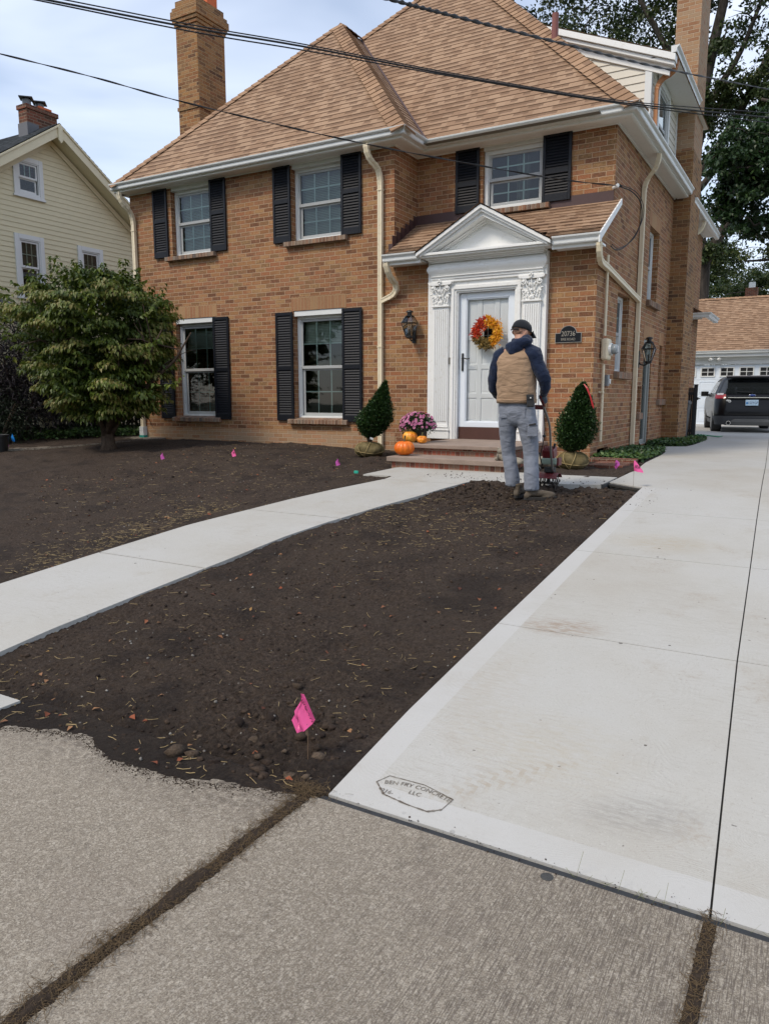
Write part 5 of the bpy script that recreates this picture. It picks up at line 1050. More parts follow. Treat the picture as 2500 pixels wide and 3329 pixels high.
put_text(mb, "153YGP", .098, lambda x, y, z: (CX + .025 + x * .78, CY - .034, CZ + .805 + y)); mb.build("lettering", paint("plate_ink", (.02, .04, .12, 1), .5, .05), plt); mb = MB(front(CY - .032)); mb.box(CX - .15, CX - .10, CZ + .80, CZ + .86, 0, .002); mb.build("state_mark", paint("mark_blue", (.03, .2, .5, 1), .5), plt)
mb = MB(); mb.ell((CX - .60, CY + .065, CZ + .88), .075, .008, .05, 20, 6, Matrix.Rotation(R(-16), 3, 'Z')); stk = mb.build("sticker", VINYL, car); mb = MB(); put_text(mb, "LKSD", .05, lambda x, y, z: (CX - .60 + x * .8, CY + .052 - x * .22, CZ + .865 + y)); mb.build("lettering", DARKV, stk)
mb = MB(); mb.tube([(CX + .05, CY + .14, CZ + 1.13), (CX - .3, CY + .165, CZ + 1.15), (CX - .42, CY + .2, CZ + 1.17)], .012, 6); mb.build("wiper", BLACKM, car)
mb = MB(); mb.obox((CX, CY + .52, CZ + 1.575), (.66, 0, 0), (0, .10, .015), (0, 0, .022)); mb.build("spoiler", CARP, car, bevel=.015); mb = MB(); mb.lathe((CX - .02, CY + .95, CZ + 1.62), [(.05, 0), (.02, .03), (.008, .07)], 8); mb.build("antenna", BLACKM, car)
patch(1.11, 1.45, [27, 26.75, 26.5, 26.25, 26.05], .010, 4).build("side_window", CGL, car, smooth=True)
for k_ in (26.72, 26.42): patch(1.1, 1.46, [k_, k_ - .03], .016, 4).build("window_pillar", CARP, car)
mb = MB(); mb.obox((CX - 1.06, CY + 2.95, CZ + 1.10), (.11, .0, 0), (0, .05, 0), (.0, 0, .075)); mb.tube([(CX - .9, CY + 3.0, CZ + 1.06), (CX - 1.05, CY + 2.97, CZ + 1.08)], .03, 6); mb.build("mirror", CARP, car, bevel=.03, seg=3)
patch(.22, .36, [26.95, 26.5, 26.1], .014, 2).build("side_cladding", CPL, car)
car_rot = 8
for (yy_) in (.95, 3.80):
    for sg in (-1, 1):
        mb = MB(); xo = CX + sg * .955
        mb.tube([(xo - sg * .26, CY + yy_, CZ + .355), (xo - sg * .02, CY + yy_, CZ + .355), (xo + sg * .005, CY + yy_, CZ + .355)], [.36, .36, .335], 28); wh = mb.build("wheel", TYRE, car, bevel=.01); mb = MB(); mb.tube([(xo - sg * .1, CY + yy_, CZ + .355), (xo + sg * .010, CY + yy_, CZ + .355)], .25, 20); mb.build("rim", CSIL, wh)
        mb = MB(); mb.tube([(xo - sg * .22, CY + yy_, CZ + .40), (xo + sg * .002, CY + yy_, CZ + .40)], .42, 24); mb.build("wheel_arch", CPL, car)
car.rotation_euler.z = R(10.5); car.location.x -= .08
# ---------------------------------------------------------------- overhead cables (each its own)
WIRE = paint("cable_black", (.012, .012, .014, 1), .6, .2)
def spline(P, n=6):
    P = [Vector(p) for p in P]; P = [P[0] * 2 - P[1]] + P + [P[-1] * 2 - P[-2]]; out = []
    for i in range(1, len(P) - 2):
        for k in range(n):
            t = k / n; a, b, c2, d = P[i - 1], P[i], P[i + 1], P[i + 2]; out.append(.5 * ((2 * b) + (c2 - a) * t + (2 * a - 5 * b + 4 * c2 - d) * t * t + (3 * b - a - 3 * c2 + d) * t ** 3))
    return out + [P[-2]]
def extend(P, a, b): P = [Vector(p) for p in P]; return [P[0] + (P[0] - P[1]) * a] + P + [P[-1] + (P[-1] - P[-2]) * b]
def cable(P, r, label, name="overhead_cable", twist=0, n=6, ext=(1, 1)):
    c_ = spline(extend(P, *ext), n); mb = MB(); mb.tube(c_, r, 6)
    if twist:
        m = int((c_[-1] - c_[0]).length / .05); L = spline(c_, max(1, m // len(c_)))
        for ph in (0, math.pi): mb.tube([p + V3(math.cos(k * twist + ph), 0, math.sin(k * twist + ph)) * r * 1.3 for k, p in enumerate(L)], r * .8, 5)
    o = mb.build(name, WIRE, smooth=True); tag(o, label, "cable", "cables crossing the sky"); return o
A1_ = [(-5.148, 4.0, 4.439), (-4.556, 4.867, 4.454), (-4.028, 5.641, 4.491), (-3.147, 6.934, 4.52), (-2.061, 8.526, 4.6), (-0.783, 10.4, 4.789)]
A2_ = [(-4.945, 4.0, 4.39), (-4.433, 4.788, 4.412), (-3.95, 5.532, 4.452), (-3.103, 6.835, 4.493), (-2.047, 8.461, 4.595), (-0.787, 10.4, 4.841)]
A3_ = [(-5.278, 4.0, 4.47), (-4.621, 4.934, 4.467), (-4.077, 5.709, 4.497), (-3.174, 6.993, 4.533), (-2.07, 8.564, 4.599), (-0.779, 10.4, 4.733)]
C_W = [(-8.685, 6.0, 5.54), (-7.918, 6.676, 5.366), (-7.195, 7.314, 5.175), (-6.261, 8.137, 4.974), (-5.362, 8.929, 4.804), (-4.413, 9.765, 4.66), (-3.411, 10.647, 4.525), (-2.715, 11.27, 4.484)]
cable(A1_, .0085, "thick middle cable of the trio crossing over the left chimney")
cable(A2_, .0052, "uppermost thin cable of the trio crossing over the left chimney")
cable(A3_, .006, "lowest thin cable of the trio crossing over the left chimney")
cable([(-2.792, 5.0, 4.29), (-2.728, 5.993, 4.557), (-2.581, 8.294, 5.184), (-2.308, 12.555, 6.359), (-1.703, 22.0, 9.064)], .008, "twisted cable passing in front of the white dormer", twist=.3)
cable(C_W, .0055, "thin twisted service drop ending at the corner of the brick house", twist=.35, ext=(1, 0))
mb = MB(); mb.tube([(-2.785, 11.34, 4.48), (-2.70, 11.25, 4.485)], .022, 8); mb.tube([(-2.71, 11.27, 4.46), (-2.71, 11.27, 4.51)], .016, 8); br_ = mb.build("cable_bracket", WHITE_METAL); tag(br_, "small metal bracket holding the service drop on the brick side wall", "bracket")
lp = spline([(-2.71, 11.27, 4.48), (-2.62, 11.75, 4.5), (-2.57, 12.15, 4.42), (-2.58, 12.3, 4.2), (-2.62, 12.1, 3.95), (-2.68, 11.7, 3.72), (-2.70, 11.3, 3.62), (-2.70, 10.98, 3.62)], 8); mb = MB(); mb.tube(lp, .009, 6); mb.tube([p + V3(.02, .03 * math.sin(k * .4), .02) for k, p in enumerate(lp)], .006, 5); tag(mb.build("drip_loop", WIRE, smooth=True), "black drip loop hanging on the side wall above the meter", "cable")
# ---------------------------------------------------------------- meter, junction box, plaque, wall lanterns
me_ = thing("electric_meter", "round glass-fronted electric meter on cream conduit at the corner", "meter", (-2.7, 11.0, 2.2)); mb = MB(E0); mb.box(10.9, 11.1, 2.06, 2.36, .01, .12); mb.build("housing", CREAM, me_, bevel=.03); mb = MB(); mb.tube([(-2.66, 11.0, 2.21), (-2.62, 11.0, 2.21)], .088, 20); mb.build("ring", WHITE_METAL, me_); t = NT("meter_glass"); mb = MB(); mb.tube([(-2.62, 11.0, 2.21), (-2.56, 11.0, 2.21), (-2.54, 11.0, 2.21)], [.075, .07, .05], 20); mb.build("dome", paint("meter_dome", (.25, .28, .3, 1), .08, .5, 30), me_, smooth=True)
mb = MB(); mb.box(-2.57, -2.535, 10.97, 11.04, 2.17, 2.25); mb.build("dial", paint("dial", (.6, .6, .6, 1), .3, .1), me_)
jb = thing("junction_box", "small grey junction box on the brick below the meter", "box", (-2.75, 11.3, 1.78)); mb = MB(E0); mb.box(11.24, 11.36, 1.70, 1.86, .002, .05); mb.build("box_body", paint("galvanised", (.2, .22, .24, 1), .4, .1), jb, bevel=.008); mb = MB(E0); mb.box(11.27, 11.33, 1.73, 1.80, .05, .075); mb.build("cover", WHITE_METAL, jb, bevel=.005)
pq = thing("address_plaque", "dark arched plaque with house number and street name right of the door", "sign", (-3.135, 10.58, 2.41)); cxq = -3.135
def plq(g, d0, d1):
    w, r = .186 - g, .118 - g; pts = [(cxq - w, 2.295 + g), (cxq + w, 2.295 + g), (cxq + w, 2.43 - g), (cxq + r + .0, 2.43 - g)]
    pts += [(cxq + r * math.cos(a), 2.425 - g * .0 + r * .88 * math.sin(a)) for a in [R(8 + 164 * k / 16) for k in range(17)]] + [(cxq - r, 2.43 - g), (cxq - w, 2.43 - g)]
    m = MB(F0); m.prism(pts, d0, d1); return m
plq(0, .004, .018).build("rim", paint("pewter", (.28, .27, .25, 1), .45, .1), pq); plq(.007, .006, .020).build("face", paint("slate_blue", (.010, .012, .016, 1), .7, .15, 8, 0, 10, 0, .15), pq)
LET = paint("plaque_letter", (.28, .26, .22, 1), .5, .1); mb = MB(); put_text(mb, "20736", .098, lambda x, y, z: (cxq + x * .82, 10.6 - .0215, 2.385 + y)); mb.build("number", LET, pq); mb = MB(); put_text(mb, "ERIE ROAD", .048, lambda x, y, z: (cxq + x * .86, 10.6 - .0215, 2.325 + y)); mb.build("lettering", LET, pq)
LG = glass("lantern_glass", (.8, .82, .8, 1), 1.5)
def lantern(x, y, z, label, yaw, sc=1.0):     # (x,y,z) = middle of lantern; arm goes back to the wall
    L = thing("wall_lantern", label, "lamp", (x, y, z), "black coach lanterns on the brick walls"); W = lambda px, py, pz: (x + sc * (px * math.cos(yaw) - py * math.sin(yaw)), y + sc * (px * math.sin(yaw) + py * math.cos(yaw)), z + sc * pz)
    top, mid, bot = (.095, .14), (.135, .045), (.06, -.16); b1 = MB(W)
    for (r0, z0), (r1, z1) in ((top, mid), (mid, bot)):
        for k in range(4):
            a0 = math.pi / 4 + k * math.pi / 2; b1.tube([(r0 * math.cos(a0) * (.75 if z0 > .1 else 1), r0 * math.sin(a0) * (.75 if z0 > .1 else 1), z0), (r1 * math.cos(a0), r1 * math.sin(a0), z1)], .006, 4)
    for r, zz, w in ((.07, .14, .012), (.135, .045, .009), (.06, -.16, .012)):
        for k in range(4): a0, a1 = math.pi / 4 + k * math.pi / 2, math.pi / 4 + (k + 1) * math.pi / 2; b1.tube([(r * math.cos(a0), r * math.sin(a0), zz), (r * math.cos(a1), r * math.sin(a1), zz)], w * .7, 4)
    for k in range(4): a0 = k * math.pi / 2; b1.tube([(.05 * math.cos(a0), .05 * math.sin(a0), .14), (.095 * math.cos(a0), .095 * math.sin(a0), .045)], .003, 4)
    b1.build("frame", BLACKM, L)
    b1 = MB(W); b1.lathe((0, 0, .14), [(.075, 0), (.05, .02), (.035, .025), (.035, .06), (.06, .065), (.05, .085), (.0, .10)], 12); b1.build("chimney_top", BLACKM, L)
    b1 = MB(W); b1.lathe((0, 0, -.19), [(.03, 0), (.055, .015), (.055, .03), (0.0, .035)], 10); b1.tube([(0, 0, -.18), (0, .06, -.22), (0, .12, -.2), (0, .16, -.16)], .012, 6); b1.box(-.03, .03, .14, .165, -.25, .02); b1.build("bracket", BLACKM, L)
    b1 = MB(W)
    for (r0, z0), (r1, z1) in (((.066, .135), (.132, .045)), ((.132, .045), (.058, -.155))):
        for k in range(4): a0, a1 = math.pi / 4 + k * math.pi / 2, math.pi / 4 + (k + 1) * math.pi / 2; b1.face([(r0 * math.cos(a0), r0 * math.sin(a0), z0), (r1 * math.cos(a0), r1 * math.sin(a0), z1), (r1 * math.cos(a1), r1 * math.sin(a1), z1), (r0 * math.cos(a1), r0 * math.sin(a1), z0)])
    b1.build("pane", LG, L); b1 = MB(W); b1.tube([(0, 0, -.16), (0, 0, -.05)], .016, 8); cn = b1.build("candle", paint("candle", (.1, .1, .1, 1), .5), L); b1 = MB(W); b1.ell((0, 0, -.02), .012, .012, .03); b1.build("bulb", LG, cn)
lantern(-5.565, 10.42, 2.62, "black glass lantern on the wall left of the white door surround", 0); lantern(-2.60, 13.50, 2.30, "black glass lantern on the driveway side wall beside the grey door", math.pi / 2, 1.05)
# ---------------------------------------------------------------- utility flags
def flagmat(nm, col):
    t = NT(nm); v = t.coord(); k = t.mix(t.noise(v, 20, 3), tuple(x * .8 for x in col[:3]) + (1,), col); t.set(t.b.inputs['Base Color'], k); t.b.inputs['Roughness'].default_value = .45
    tl = t.n('ShaderNodeBsdfTranslucent'); t.l(k, tl.inputs[0]); mx = t.n('ShaderNodeMixShader'); mx.inputs[0].default_value = .2; t.l(t.b.outputs[0], mx.inputs[1]); t.l(tl.outputs[0], mx.inputs[2]); t.l(mx.outputs[0], t.out.inputs[0]); return t.m
PINK, PURP, BLUE = flagmat("pink_film", (.98, .14, .42, 1)), flagmat("magenta_film", (.55, .09, .42, 1)), flagmat("blue_film", (.01, .28, .85, 1)); INK = paint("flag_ink", (.03, .01, .015, 1), .6)
STAKE = paint("wire_stake", (.16, .10, .06, 1), .5, .2)
def flag(x, y, zt, pts, mat, label, text=None, top=None):
    zg = float(soil_h(np.array([x]), np.array([y]))[0]); f = thing("utility_flag", label, "flag", (x, y, zg), "marker flags stuck in the soil")
    mb = MB(); mb.tube([(x, y, zg - .04), (x + .003, y, (zg + zt) / 2), (x, y, zt)], .0016, 5); mb.build("stake", STAKE, f)
    m = MB(); n_ = 6; # fan of the outline with a gentle wave
    bm_ = bmesh.new(); vs = [bm_.verts.new((x + u, y, zt + v)) for u, v in pts]; fc = bm_.faces.new(vs); bmesh.ops.triangulate(bm_, faces=[fc]); bmesh.ops.subdivide_edges(bm_, edges=bm_.edges, cuts=3, use_grid_fill=True)
    wv = lambda u, v: .012 * math.sin(u * 70 + v * 40) ; bm_.verts.ensure_lookup_table()
    o_ = [m.v((q.co.x, q.co.y + wv(q.co.x - x, q.co.z - zt), q.co.z)) for q in bm_.verts]
    for q in bm_.faces: m.fi([o_[w_.index] for w_ in q.verts])
    bm_.free(); fo = m.build("flag_film", mat, f, smooth=True)
    if text:
        m = MB()
        for s_, sz, org, ang in text:
            ca, sa = math.cos(ang), math.sin(ang); put_text(m, s_, sz, lambda X, Y, Z: (lambda u, v: (x + u, y + wv(u, v) - .005, zt + v))(org[0] + X * ca - Y * sa * 1.15, org[1] + X * sa + Y * ca * 1.15))
        m.build("lettering", INK, fo)
    return f
flag(-1.75, 2.39, .20, [(-.055, -.055), (-.008, -.03), (.05, .035), (.012, .098), (-.005, .135), (-.028, .13), (-.03, .10), (-.083, -.003)], PINK, "largest bright pink flag with lettering nearest the camera", [("IRRIGATION", .034, (-.002, .042), R(-60)), ("25-1182", .021, (-.046, -.002), R(-60))])
sm = [(0, 0), (.09, -.02), (.075, .0), (.0, .10), (-.01, .08)]
dia = lambda k=1, s_=1: [(-.03 * s_ * k, .03 * k), (-.01 * s_ * k, -.04 * k), (.055 * s_ * k, -.02 * k), (.06 * s_ * k, .0), (.02 * s_ * k, .085 * k), (.0, .09 * k)]
flag(-8.30, 7.87, .665, dia(.85), PURP, "dull magenta flag standing left of the bright pink one before the windows", [("IRR", .03, (.015, .02), R(-50))]); flag(-7.32, 8.31, .715, dia(.9), PINK, "bright pink flag in the soil in front of the second window", [("IRR", .03, (.015, .02), R(30))]); flag(-5.5, 8.28, .665, dia(.75), PURP, "small magenta flag in the soil left of the landing slab", [("IRR", .026, (.01, .02), R(-60))])
flag(-1.655, 8.13, .885, [(0, -.115), (.10, -.13), (.085, -.10), (.01, -.005), (.0, 0)], PINK, "bright pink flag on a tall stake at the corner of the walk and driveway", [("IRR", .04, (.035, -.085), R(-15))]); flag(-2.10, 9.28, .79, [(.0, 0), (-.02, -.09), (.0, -.125), (.045, -.06), (.03, -.03)], PURP, "magenta flag in the small soil bed by the right boxwood", [("IRR", .03, (.012, -.06), R(60))])
flag(-12.21, 8.13, .85, [(-.03, -.06), (.06, -.085), (.055, -.03), (.01, .06), (.0, .05)], BLUE, "blue flag near the left edge of the yard"); flag(-12.18, 8.0, .74, [(-.03, -.04), (.04, -.05), (.035, .03), (-.02, .04)], PURP, "magenta flag half hidden behind the black pot")
mb = MB(); mb.box(-5.05, -4.99, 7.98, 8.0, .585, .62); tag(mb.build("teal_marker", paint("teal_tag", (.02, .35, .25, 1), .5), bevel=.004), "tiny teal marker beside the tip of the landing slab", "marker")
bp = thing("black_pot", "black plastic nursery pot cut off at the left edge", "pot", (-12.24, 7.9, .6)); mb = MB(); mb.lathe((-12.24, 7.9, .60), [(.13, 0), (.16, .26), (.175, .262), (.175, .295), (.16, .297), (.15, .27), (0, .26)], 24); mb.build("pot_body", paint("pot_plastic", (.012, .012, .012, 1), .5), bp)
# ---------------------------------------------------------------- pumpkins, mum, wreath, frogs
def pumpkin(x, y, z, r, h, mat, label, lobes=11, stem=.05, bumpy=0):
    P = thing("pumpkin", label, "pumpkin", (x, y, z), "pumpkins beside the door"); mb = MB(); n, m = 66, 18; rows_ = []
    for j in range(m + 1):
        th = math.pi * j / m; row = []
        for k in range(n):
            ph = 2 * math.pi * k / n; rib = 1 - .10 * abs(math.sin(ph * lobes / 2 + .3)) ** .0 * (1 - abs(math.sin(ph * lobes / 2))) ** 2 * math.sin(th) ** .5; rr = r * math.sin(th) ** .85 * rib; zz = h * (.5 + .5 * math.cos(th)) - (.10 * h * math.exp(-(rr / (r * .3)) ** 2)) * (1 if th < 1.5 else -1)
            if bumpy: rr *= 1 + bumpy * (noise.noise(Vector((math.cos(ph) * 3, math.sin(ph) * 3, th * 2))))
            row.append(mb.v((x + rr * math.cos(ph), y + rr * math.sin(ph), z + zz)))
        rows_.append(row)
    for a, b in zip(rows_[:-1], rows_[1:]):
        for k in range(n): mb.fi([a[k], b[k], b[(k + 1) % n], a[(k + 1) % n]])
    mb.build("fruit", mat, P, smooth=True); mb = MB(); mb.tube([(x, y, z + h * .85), (x + .004, y, z + h * .95 + stem * .4), (x + .012, y - .005, z + h * .95 + stem)], [.016, .010, .011], 7); mb.build("stem", paint("pumpkin_stem", (.10, .10, .04, 1), .8, .3, 30, .4), P)
def pumpmat(nm, a, b, s_): t = NT(nm); v = t.coord(); return t.done(t.mix(t.ramp(t.noise(v, s_, 4), [(.4, 0), (.65, 1)]), a, b), .38, t.bump(t.noise(v, 60, 3), .15, .004), .5)
pumpkin(-4.79, 8.84, .765, .137, .20, pumpmat("pumpkin_orange", (.72, .14, .008, 1), (.80, .20, .012, 1), 6), "large plain orange pumpkin on the lower step", stem=.075); pumpkin(-5.0 + .04, 9.32, .905, .105, .165, pumpmat("pumpkin_gold", (.75, .22, .012, 1), (.85, .45, .06, 1), 14), "yellow and orange striped pumpkin on the landing in front of the flowers", 10, .02); pumpkin(-4.73, 9.24, .905, .068, .11, pumpmat("gourd_orange", (.75, .22, .012, 1), (.80, .32, .03, 1), 20), "small warty orange gourd right of the flower pot", 7, .045, .28)
mum = thing("potted_mum", "pink chrysanthemum in a dark pot on the landing", "plant", (-4.92, 9.52, .905)); mb = MB(); mb.lathe((-4.90, 9.5, .905), [(.085, 0), (.105, .16), (.115, .16), (.115, .185), (.10, .185), (0, .17)], 20); mb.build("pot", paint("pot_brown", (.035, .03, .026, 1), .6), mum)
MUML = leafmat("mum_leaf", [(0, (.012, .03, .012, 1)), (1, (.035, .07, .025, 1))], .15); n = 2600; u = rng.normal(size=(n, 3)); u[:, 2] = np.abs(u[:, 2]) - .25; u /= np.linalg.norm(u, axis=1)[:, None]; rr = rng.random(n) ** .35
P = np.array([-4.93, 9.5, 1.12]) + u * rr[:, None] * np.array([.255, .24, .20]); W, F, A_ = leaf_cards(P, .022 + .015 * rng.random(n), None, .3, .6, u + rng.normal(size=(n, 3)) * .8); np_mesh("foliage", W, F, MUML, mum, A_)
MUMP = leafmat("mum_petal", [(0, (.32, .07, .18, 1)), (.5, (.55, .17, .34, 1)), (1, (.72, .32, .50, 1))], .2); MUMC = paint("mum_eye", (.42, .12, .16, 1), .7, .2)
Wp, Fp, Ap, cnt = [], [], [], 0; eye = MB(); rs = random.Random(3); k = 0; pts_ = []
while len(pts_) < 95 and k < 6000:
    k += 1; d = Vector((rs.gauss(0, 1), rs.gauss(0, 1), abs(rs.gauss(0, 1)) - .1)).normalized()
    if d.y > .45: continue
    p = Vector((-4.93 + d.x * .265, 9.5 + d.y * .25, 1.13 + d.z * .205))
    if all((p - q[0]).length > .026 for q in pts_): pts_.append((p, d))
for (p, d) in pts_:
    d = (d + Vector((rs.gauss(0, .2), -.3 + rs.gauss(0, .2), .3))).normalized(); a = d.orthogonal().normalized(); b = d.cross(a); r = .016 + .007 * rs.random(); n_ = 13; rv = rs.random()
    for q in range(n_):
        an = 2 * math.pi * q / n_; e = a * math.cos(an) + b * math.sin(an); s_ = d.cross(e); w = .0042
        for v in (p + e * .004 - s_ * w * .5, p + e * r + d * .004 - s_ * w, p + e * r * 1.05 + d * .003 + s_ * w, p + e * .004 + s_ * w * .5): Wp.append(v[:]); Ap.append(min(1, max(0, rv + rs.gauss(0, .12))))
        Fp.append([cnt, cnt + 1, cnt + 2, cnt + 3]); cnt += 4
    eye.ell(p + d * .003, .006, .006, .005, 6, 4)
np_mesh("blossom", np.array(Wp), np.array(Fp), MUMP, mum, np.array(Ap)); eye.build("blossom_eye", MUMC, mum, smooth=True)
wr = thing("wreath", "autumn leaf wreath of red, orange and gold hanging on the storm door", "wreath", (-4.31, 10.5, 2.46))
def wreath_part(name, a0, a1, stops, n):
    mt = leafmat(name + "_leaf", stops, .2, .6); P, D, N = [], [], []
    for k in range(n):
        a = R(a0 + (a1 - a0) * rs.random()); rr = .172 + rs.gauss(0, .022); ps = rs.random() * 6.283; q = .035 * rs.random() ** .5; e = Vector((math.cos(a), 0, math.sin(a)))
        p = Vector((-4.31, 10.52, 2.462)) + e * (rr + q * math.cos(ps)) + Vector((0, -.03 - q * abs(math.sin(ps)), 0)); P.append(p[:]); D.append((e * math.cos(ps) * .9 + Vector((-e.z, 0, e.x)) * rs.gauss(0, .7) + Vector((0, -.35, 0)))[:]); N.append((0 + rs.gauss(0, .4), -1, .4 + rs.gauss(0, .4)))
    W, F, A_ = leaf_cards(np.array(P), .036 + .024 * rng.random(n), np.array(N), .25, .42, np.array(D)); np_mesh(name, W, F, mt, wr, A_)
wreath_part("red_leaves", 95, 200, [(0, (.28, .012, .012, 1)), (.6, (.62, .035, .01, 1)), (1, (.75, .14, .01, 1))], 420); wreath_part("gold_leaves", -62, 95, [(0, (.62, .22, .01, 1)), (.5, (.80, .34, .01, 1)), (1, (.85, .48, .03, 1))], 560); wreath_part("olive_leaves", 198, 300, [(0, (.09, .06, .015, 1)), (.6, (.28, .19, .05, 1)), (1, (.42, .27, .07, 1))], 360)
mb = MB(); mb.tube([(-4.31 + .165 * math.cos(a), 10.53, 2.462 + .165 * math.sin(a)) for a in [2 * math.pi * k / 32 for k in range(33)]], .018, 8, cap=False); mb.build("hoop", paint("twig_hoop", (.05, .03, .02, 1), .9), wr)
FROG = paint("cast_stone", (.24, .21, .165, 1), .9, .25, 12, .5, 50)
def frog(x, y, z, s_, label, lying=False):
    f = thing("stone_frog", label, "statue", (x, y, z), "cast stone garden ornaments by the steps"); m = MB(); e = lambda a, b, c2, r1, r2, r3: m.ell((x + a * s_, y + b * s_, z + c2 * s_), r1 * s_, r2 * s_, r3 * s_, 12, 8)
    if lying: e(0, 0, .04, .12, .07, .05); e(-.1, -.01, .06, .05, .05, .045); e(.06, -.05, .03, .05, .035, .03); e(.1, .03, .03, .05, .04, .03); e(-.08, -.05, .02, .04, .03, .02)
    else: e(0, 0, .055, .055, .06, .06); e(0, -.02, .125, .05, .05, .042); e(-.025, -.045, .16, .016, .016, .016); e(.025, -.045, .16, .016, .016, .016); e(-.05, -.03, .025, .025, .045, .025); e(.05, -.03, .025, .025, .045, .025); e(-.03, -.065, .05, .014, .014, .05); e(.03, -.065, .05, .014, .014, .05)
    m.build("figure", FROG, f, remesh=.006 * s_, smooth_it=2)
frog(-3.365, 8.72, .765, .95, "seated stone frog on the lower step left of the man's legs"); frog(-3.17, 8.70, .765 - .03, .9, "reclining stone animal on the lower step seen between the man's legs", True); frog(-2.98, 9.35, .66, 1.5, "largest weathered stone ornament right of the steps behind the tiller", True)
# ---------------------------------------------------------------- vegetation
BARK = NT("bark"); _v = BARK.coord(scale=(1, 1, .25)); _n = BARK.noise(_v, 30, 5, .7); BARKM = BARK.done(BARK.ramp(_n, [(.3, (.035, .024, .018, 1)), (.7, (.12, .085, .06, 1))]), .9, BARK.bump(_n, 1, .02), .2)
BARK = NT("old_bark"); _v = BARK.coord(scale=(1, 1, .3)); _n = BARK.noise(_v, 9, 6, .7); BARKB = BARK.done(BARK.ramp(_n, [(.3, (.03, .026, .022, 1)), (.7, (.095, .08, .066, 1))]), .95, BARK.bump(_n, 1, .05), .15)
def cat(parts): 
    W, F, A_, o = [], [], [], 0
    for w, f, a in parts: W.append(w); F.append(f + o); A_.append(a); o += len(w)
    return np.concatenate(W), np.concatenate(F), np.concatenate(A_)
# flowering dogwood in the yard: layered shelves of drooping leaves, upright sprays on top
dg = thing("dogwood_tree", "bushy green dogwood tree with layered drooping leaves in the left yard", "tree", (-10.37, 8.65, .68))
tx, ty = -10.37, 8.65; mb = MB(); tips = []
mb.tube([(tx + .01, ty, .62), (tx, ty, .75), (tx - .01, ty, .95), (tx - .0, ty, 1.1)], [.17, .115, .10, .10], 12)
r5 = random.Random(11)
for k in range(9):
    a = k * 2.4; el = .55 + .5 * r5.random(); L = 1.4 + r5.random() * .8; d = Vector((math.cos(a) * math.cos(el), math.sin(a) * math.cos(el) * .75, math.sin(el))); p0 = Vector((tx + .04 * math.cos(a), ty + .04 * math.sin(a), .85 + .2 * r5.random())); P = [p0 + d * L * t + Vector((0, 0, .25 * t * t)) + Vector((r5.gauss(0, .03), r5.gauss(0, .03), 0)) * (t > 0) for t in (0, .25, .5, .75, 1)]
    mb.tube(P, [.055, .042, .03, .02, .01], 7); tips.append(P)
    for q in range(6):
        t = .35 + .6 * r5.random(); b0 = P[0].lerp(P[-1], t); e = Vector((r5.gauss(0, 1), r5.gauss(0, 1), r5.gauss(.2, .5))).normalized() * (.4 + .4 * r5.random()); mb.tube([b0, b0 + e * .5 + Vector((0, 0, .04)), b0 + e], [.014, .009, .004], 5)
mb.build("trunk", BARKM, dg, smooth=True)
# silhouette half-widths (left, right) of the crown at each height, measured about the trunk
zz_ = [1.15, 1.35, 1.6, 1.9, 2.2, 2.6, 2.9, 3.1, 3.35, 3.6]; lw_ = [.3, .8, 1.15, 1.3, 1.45, 1.75, 2.0, 1.8, 1.1, .55]; rw_ = [.35, .8, 1.05, 1.1, 1.02, 1.0, 1.05, 1.0, .85, .4]
parts = []; cl = []
while len(cl) < 250:
    z = r5.uniform(1.2, 3.3); a = r5.random() * 6.283; w = np.interp(z, zz_, lw_) if math.cos(a) < 0 else np.interp(z, zz_, rw_); dpt = .5 * (np.interp(z, zz_, lw_) + np.interp(z, zz_, rw_)) * .88
    q = r5.random() ** .28; cl.append((tx + w * q * math.cos(a) * .93, ty + dpt * q * math.sin(a) * .93, z, q, a))
for (x, y, z, q, a) in cl:
    if y > 10.35: continue
    lay = z < 3.15 or r5.random() < .3
    if lay:
        n = 120; R_ = .17 + .16 * r5.random(); an = rng.random(n) * 6.283; rr = R_ * rng.random(n) ** .5
        P = np.stack([x + rr * np.cos(an), y + rr * np.sin(an), z + .07 - (rr / R_) ** 2 * .10 + rng.normal(0, .018, n)], 1)
        D = np.stack([np.cos(an) * .55, np.sin(an) * .55, -.75 + rng.normal(0, .25, n)], 1) + np.array([math.cos(a), math.sin(a), 0]) * .35 + rng.normal(0, .18, (n, 3)); N = np.stack([np.cos(an), np.sin(an), np.full(n, .9)], 1) + rng.normal(0, .25, (n, 3))
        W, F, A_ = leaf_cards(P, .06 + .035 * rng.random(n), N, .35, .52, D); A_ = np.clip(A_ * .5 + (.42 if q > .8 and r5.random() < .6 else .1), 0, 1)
    else:
        n = 70; h = .28 + .25 * r5.random(); t = rng.random(n); an = rng.random(n) * 6.283; P = np.stack([x + .03 * np.cos(an), y + .03 * np.sin(an), z + h * t], 1); D = np.stack([np.cos(an) * .9, np.sin(an) * .9, .1 - .6 * rng.random(n)], 1)
        N = np.stack([np.cos(an) * .4, np.sin(an) * .4, np.full(n, 1.)], 1); W, F, A_ = leaf_cards(P, .07 + .04 * rng.random(n), N, .45, .52, D); A_ = A_ * .6 + .1
    parts.append((W, F, A_))
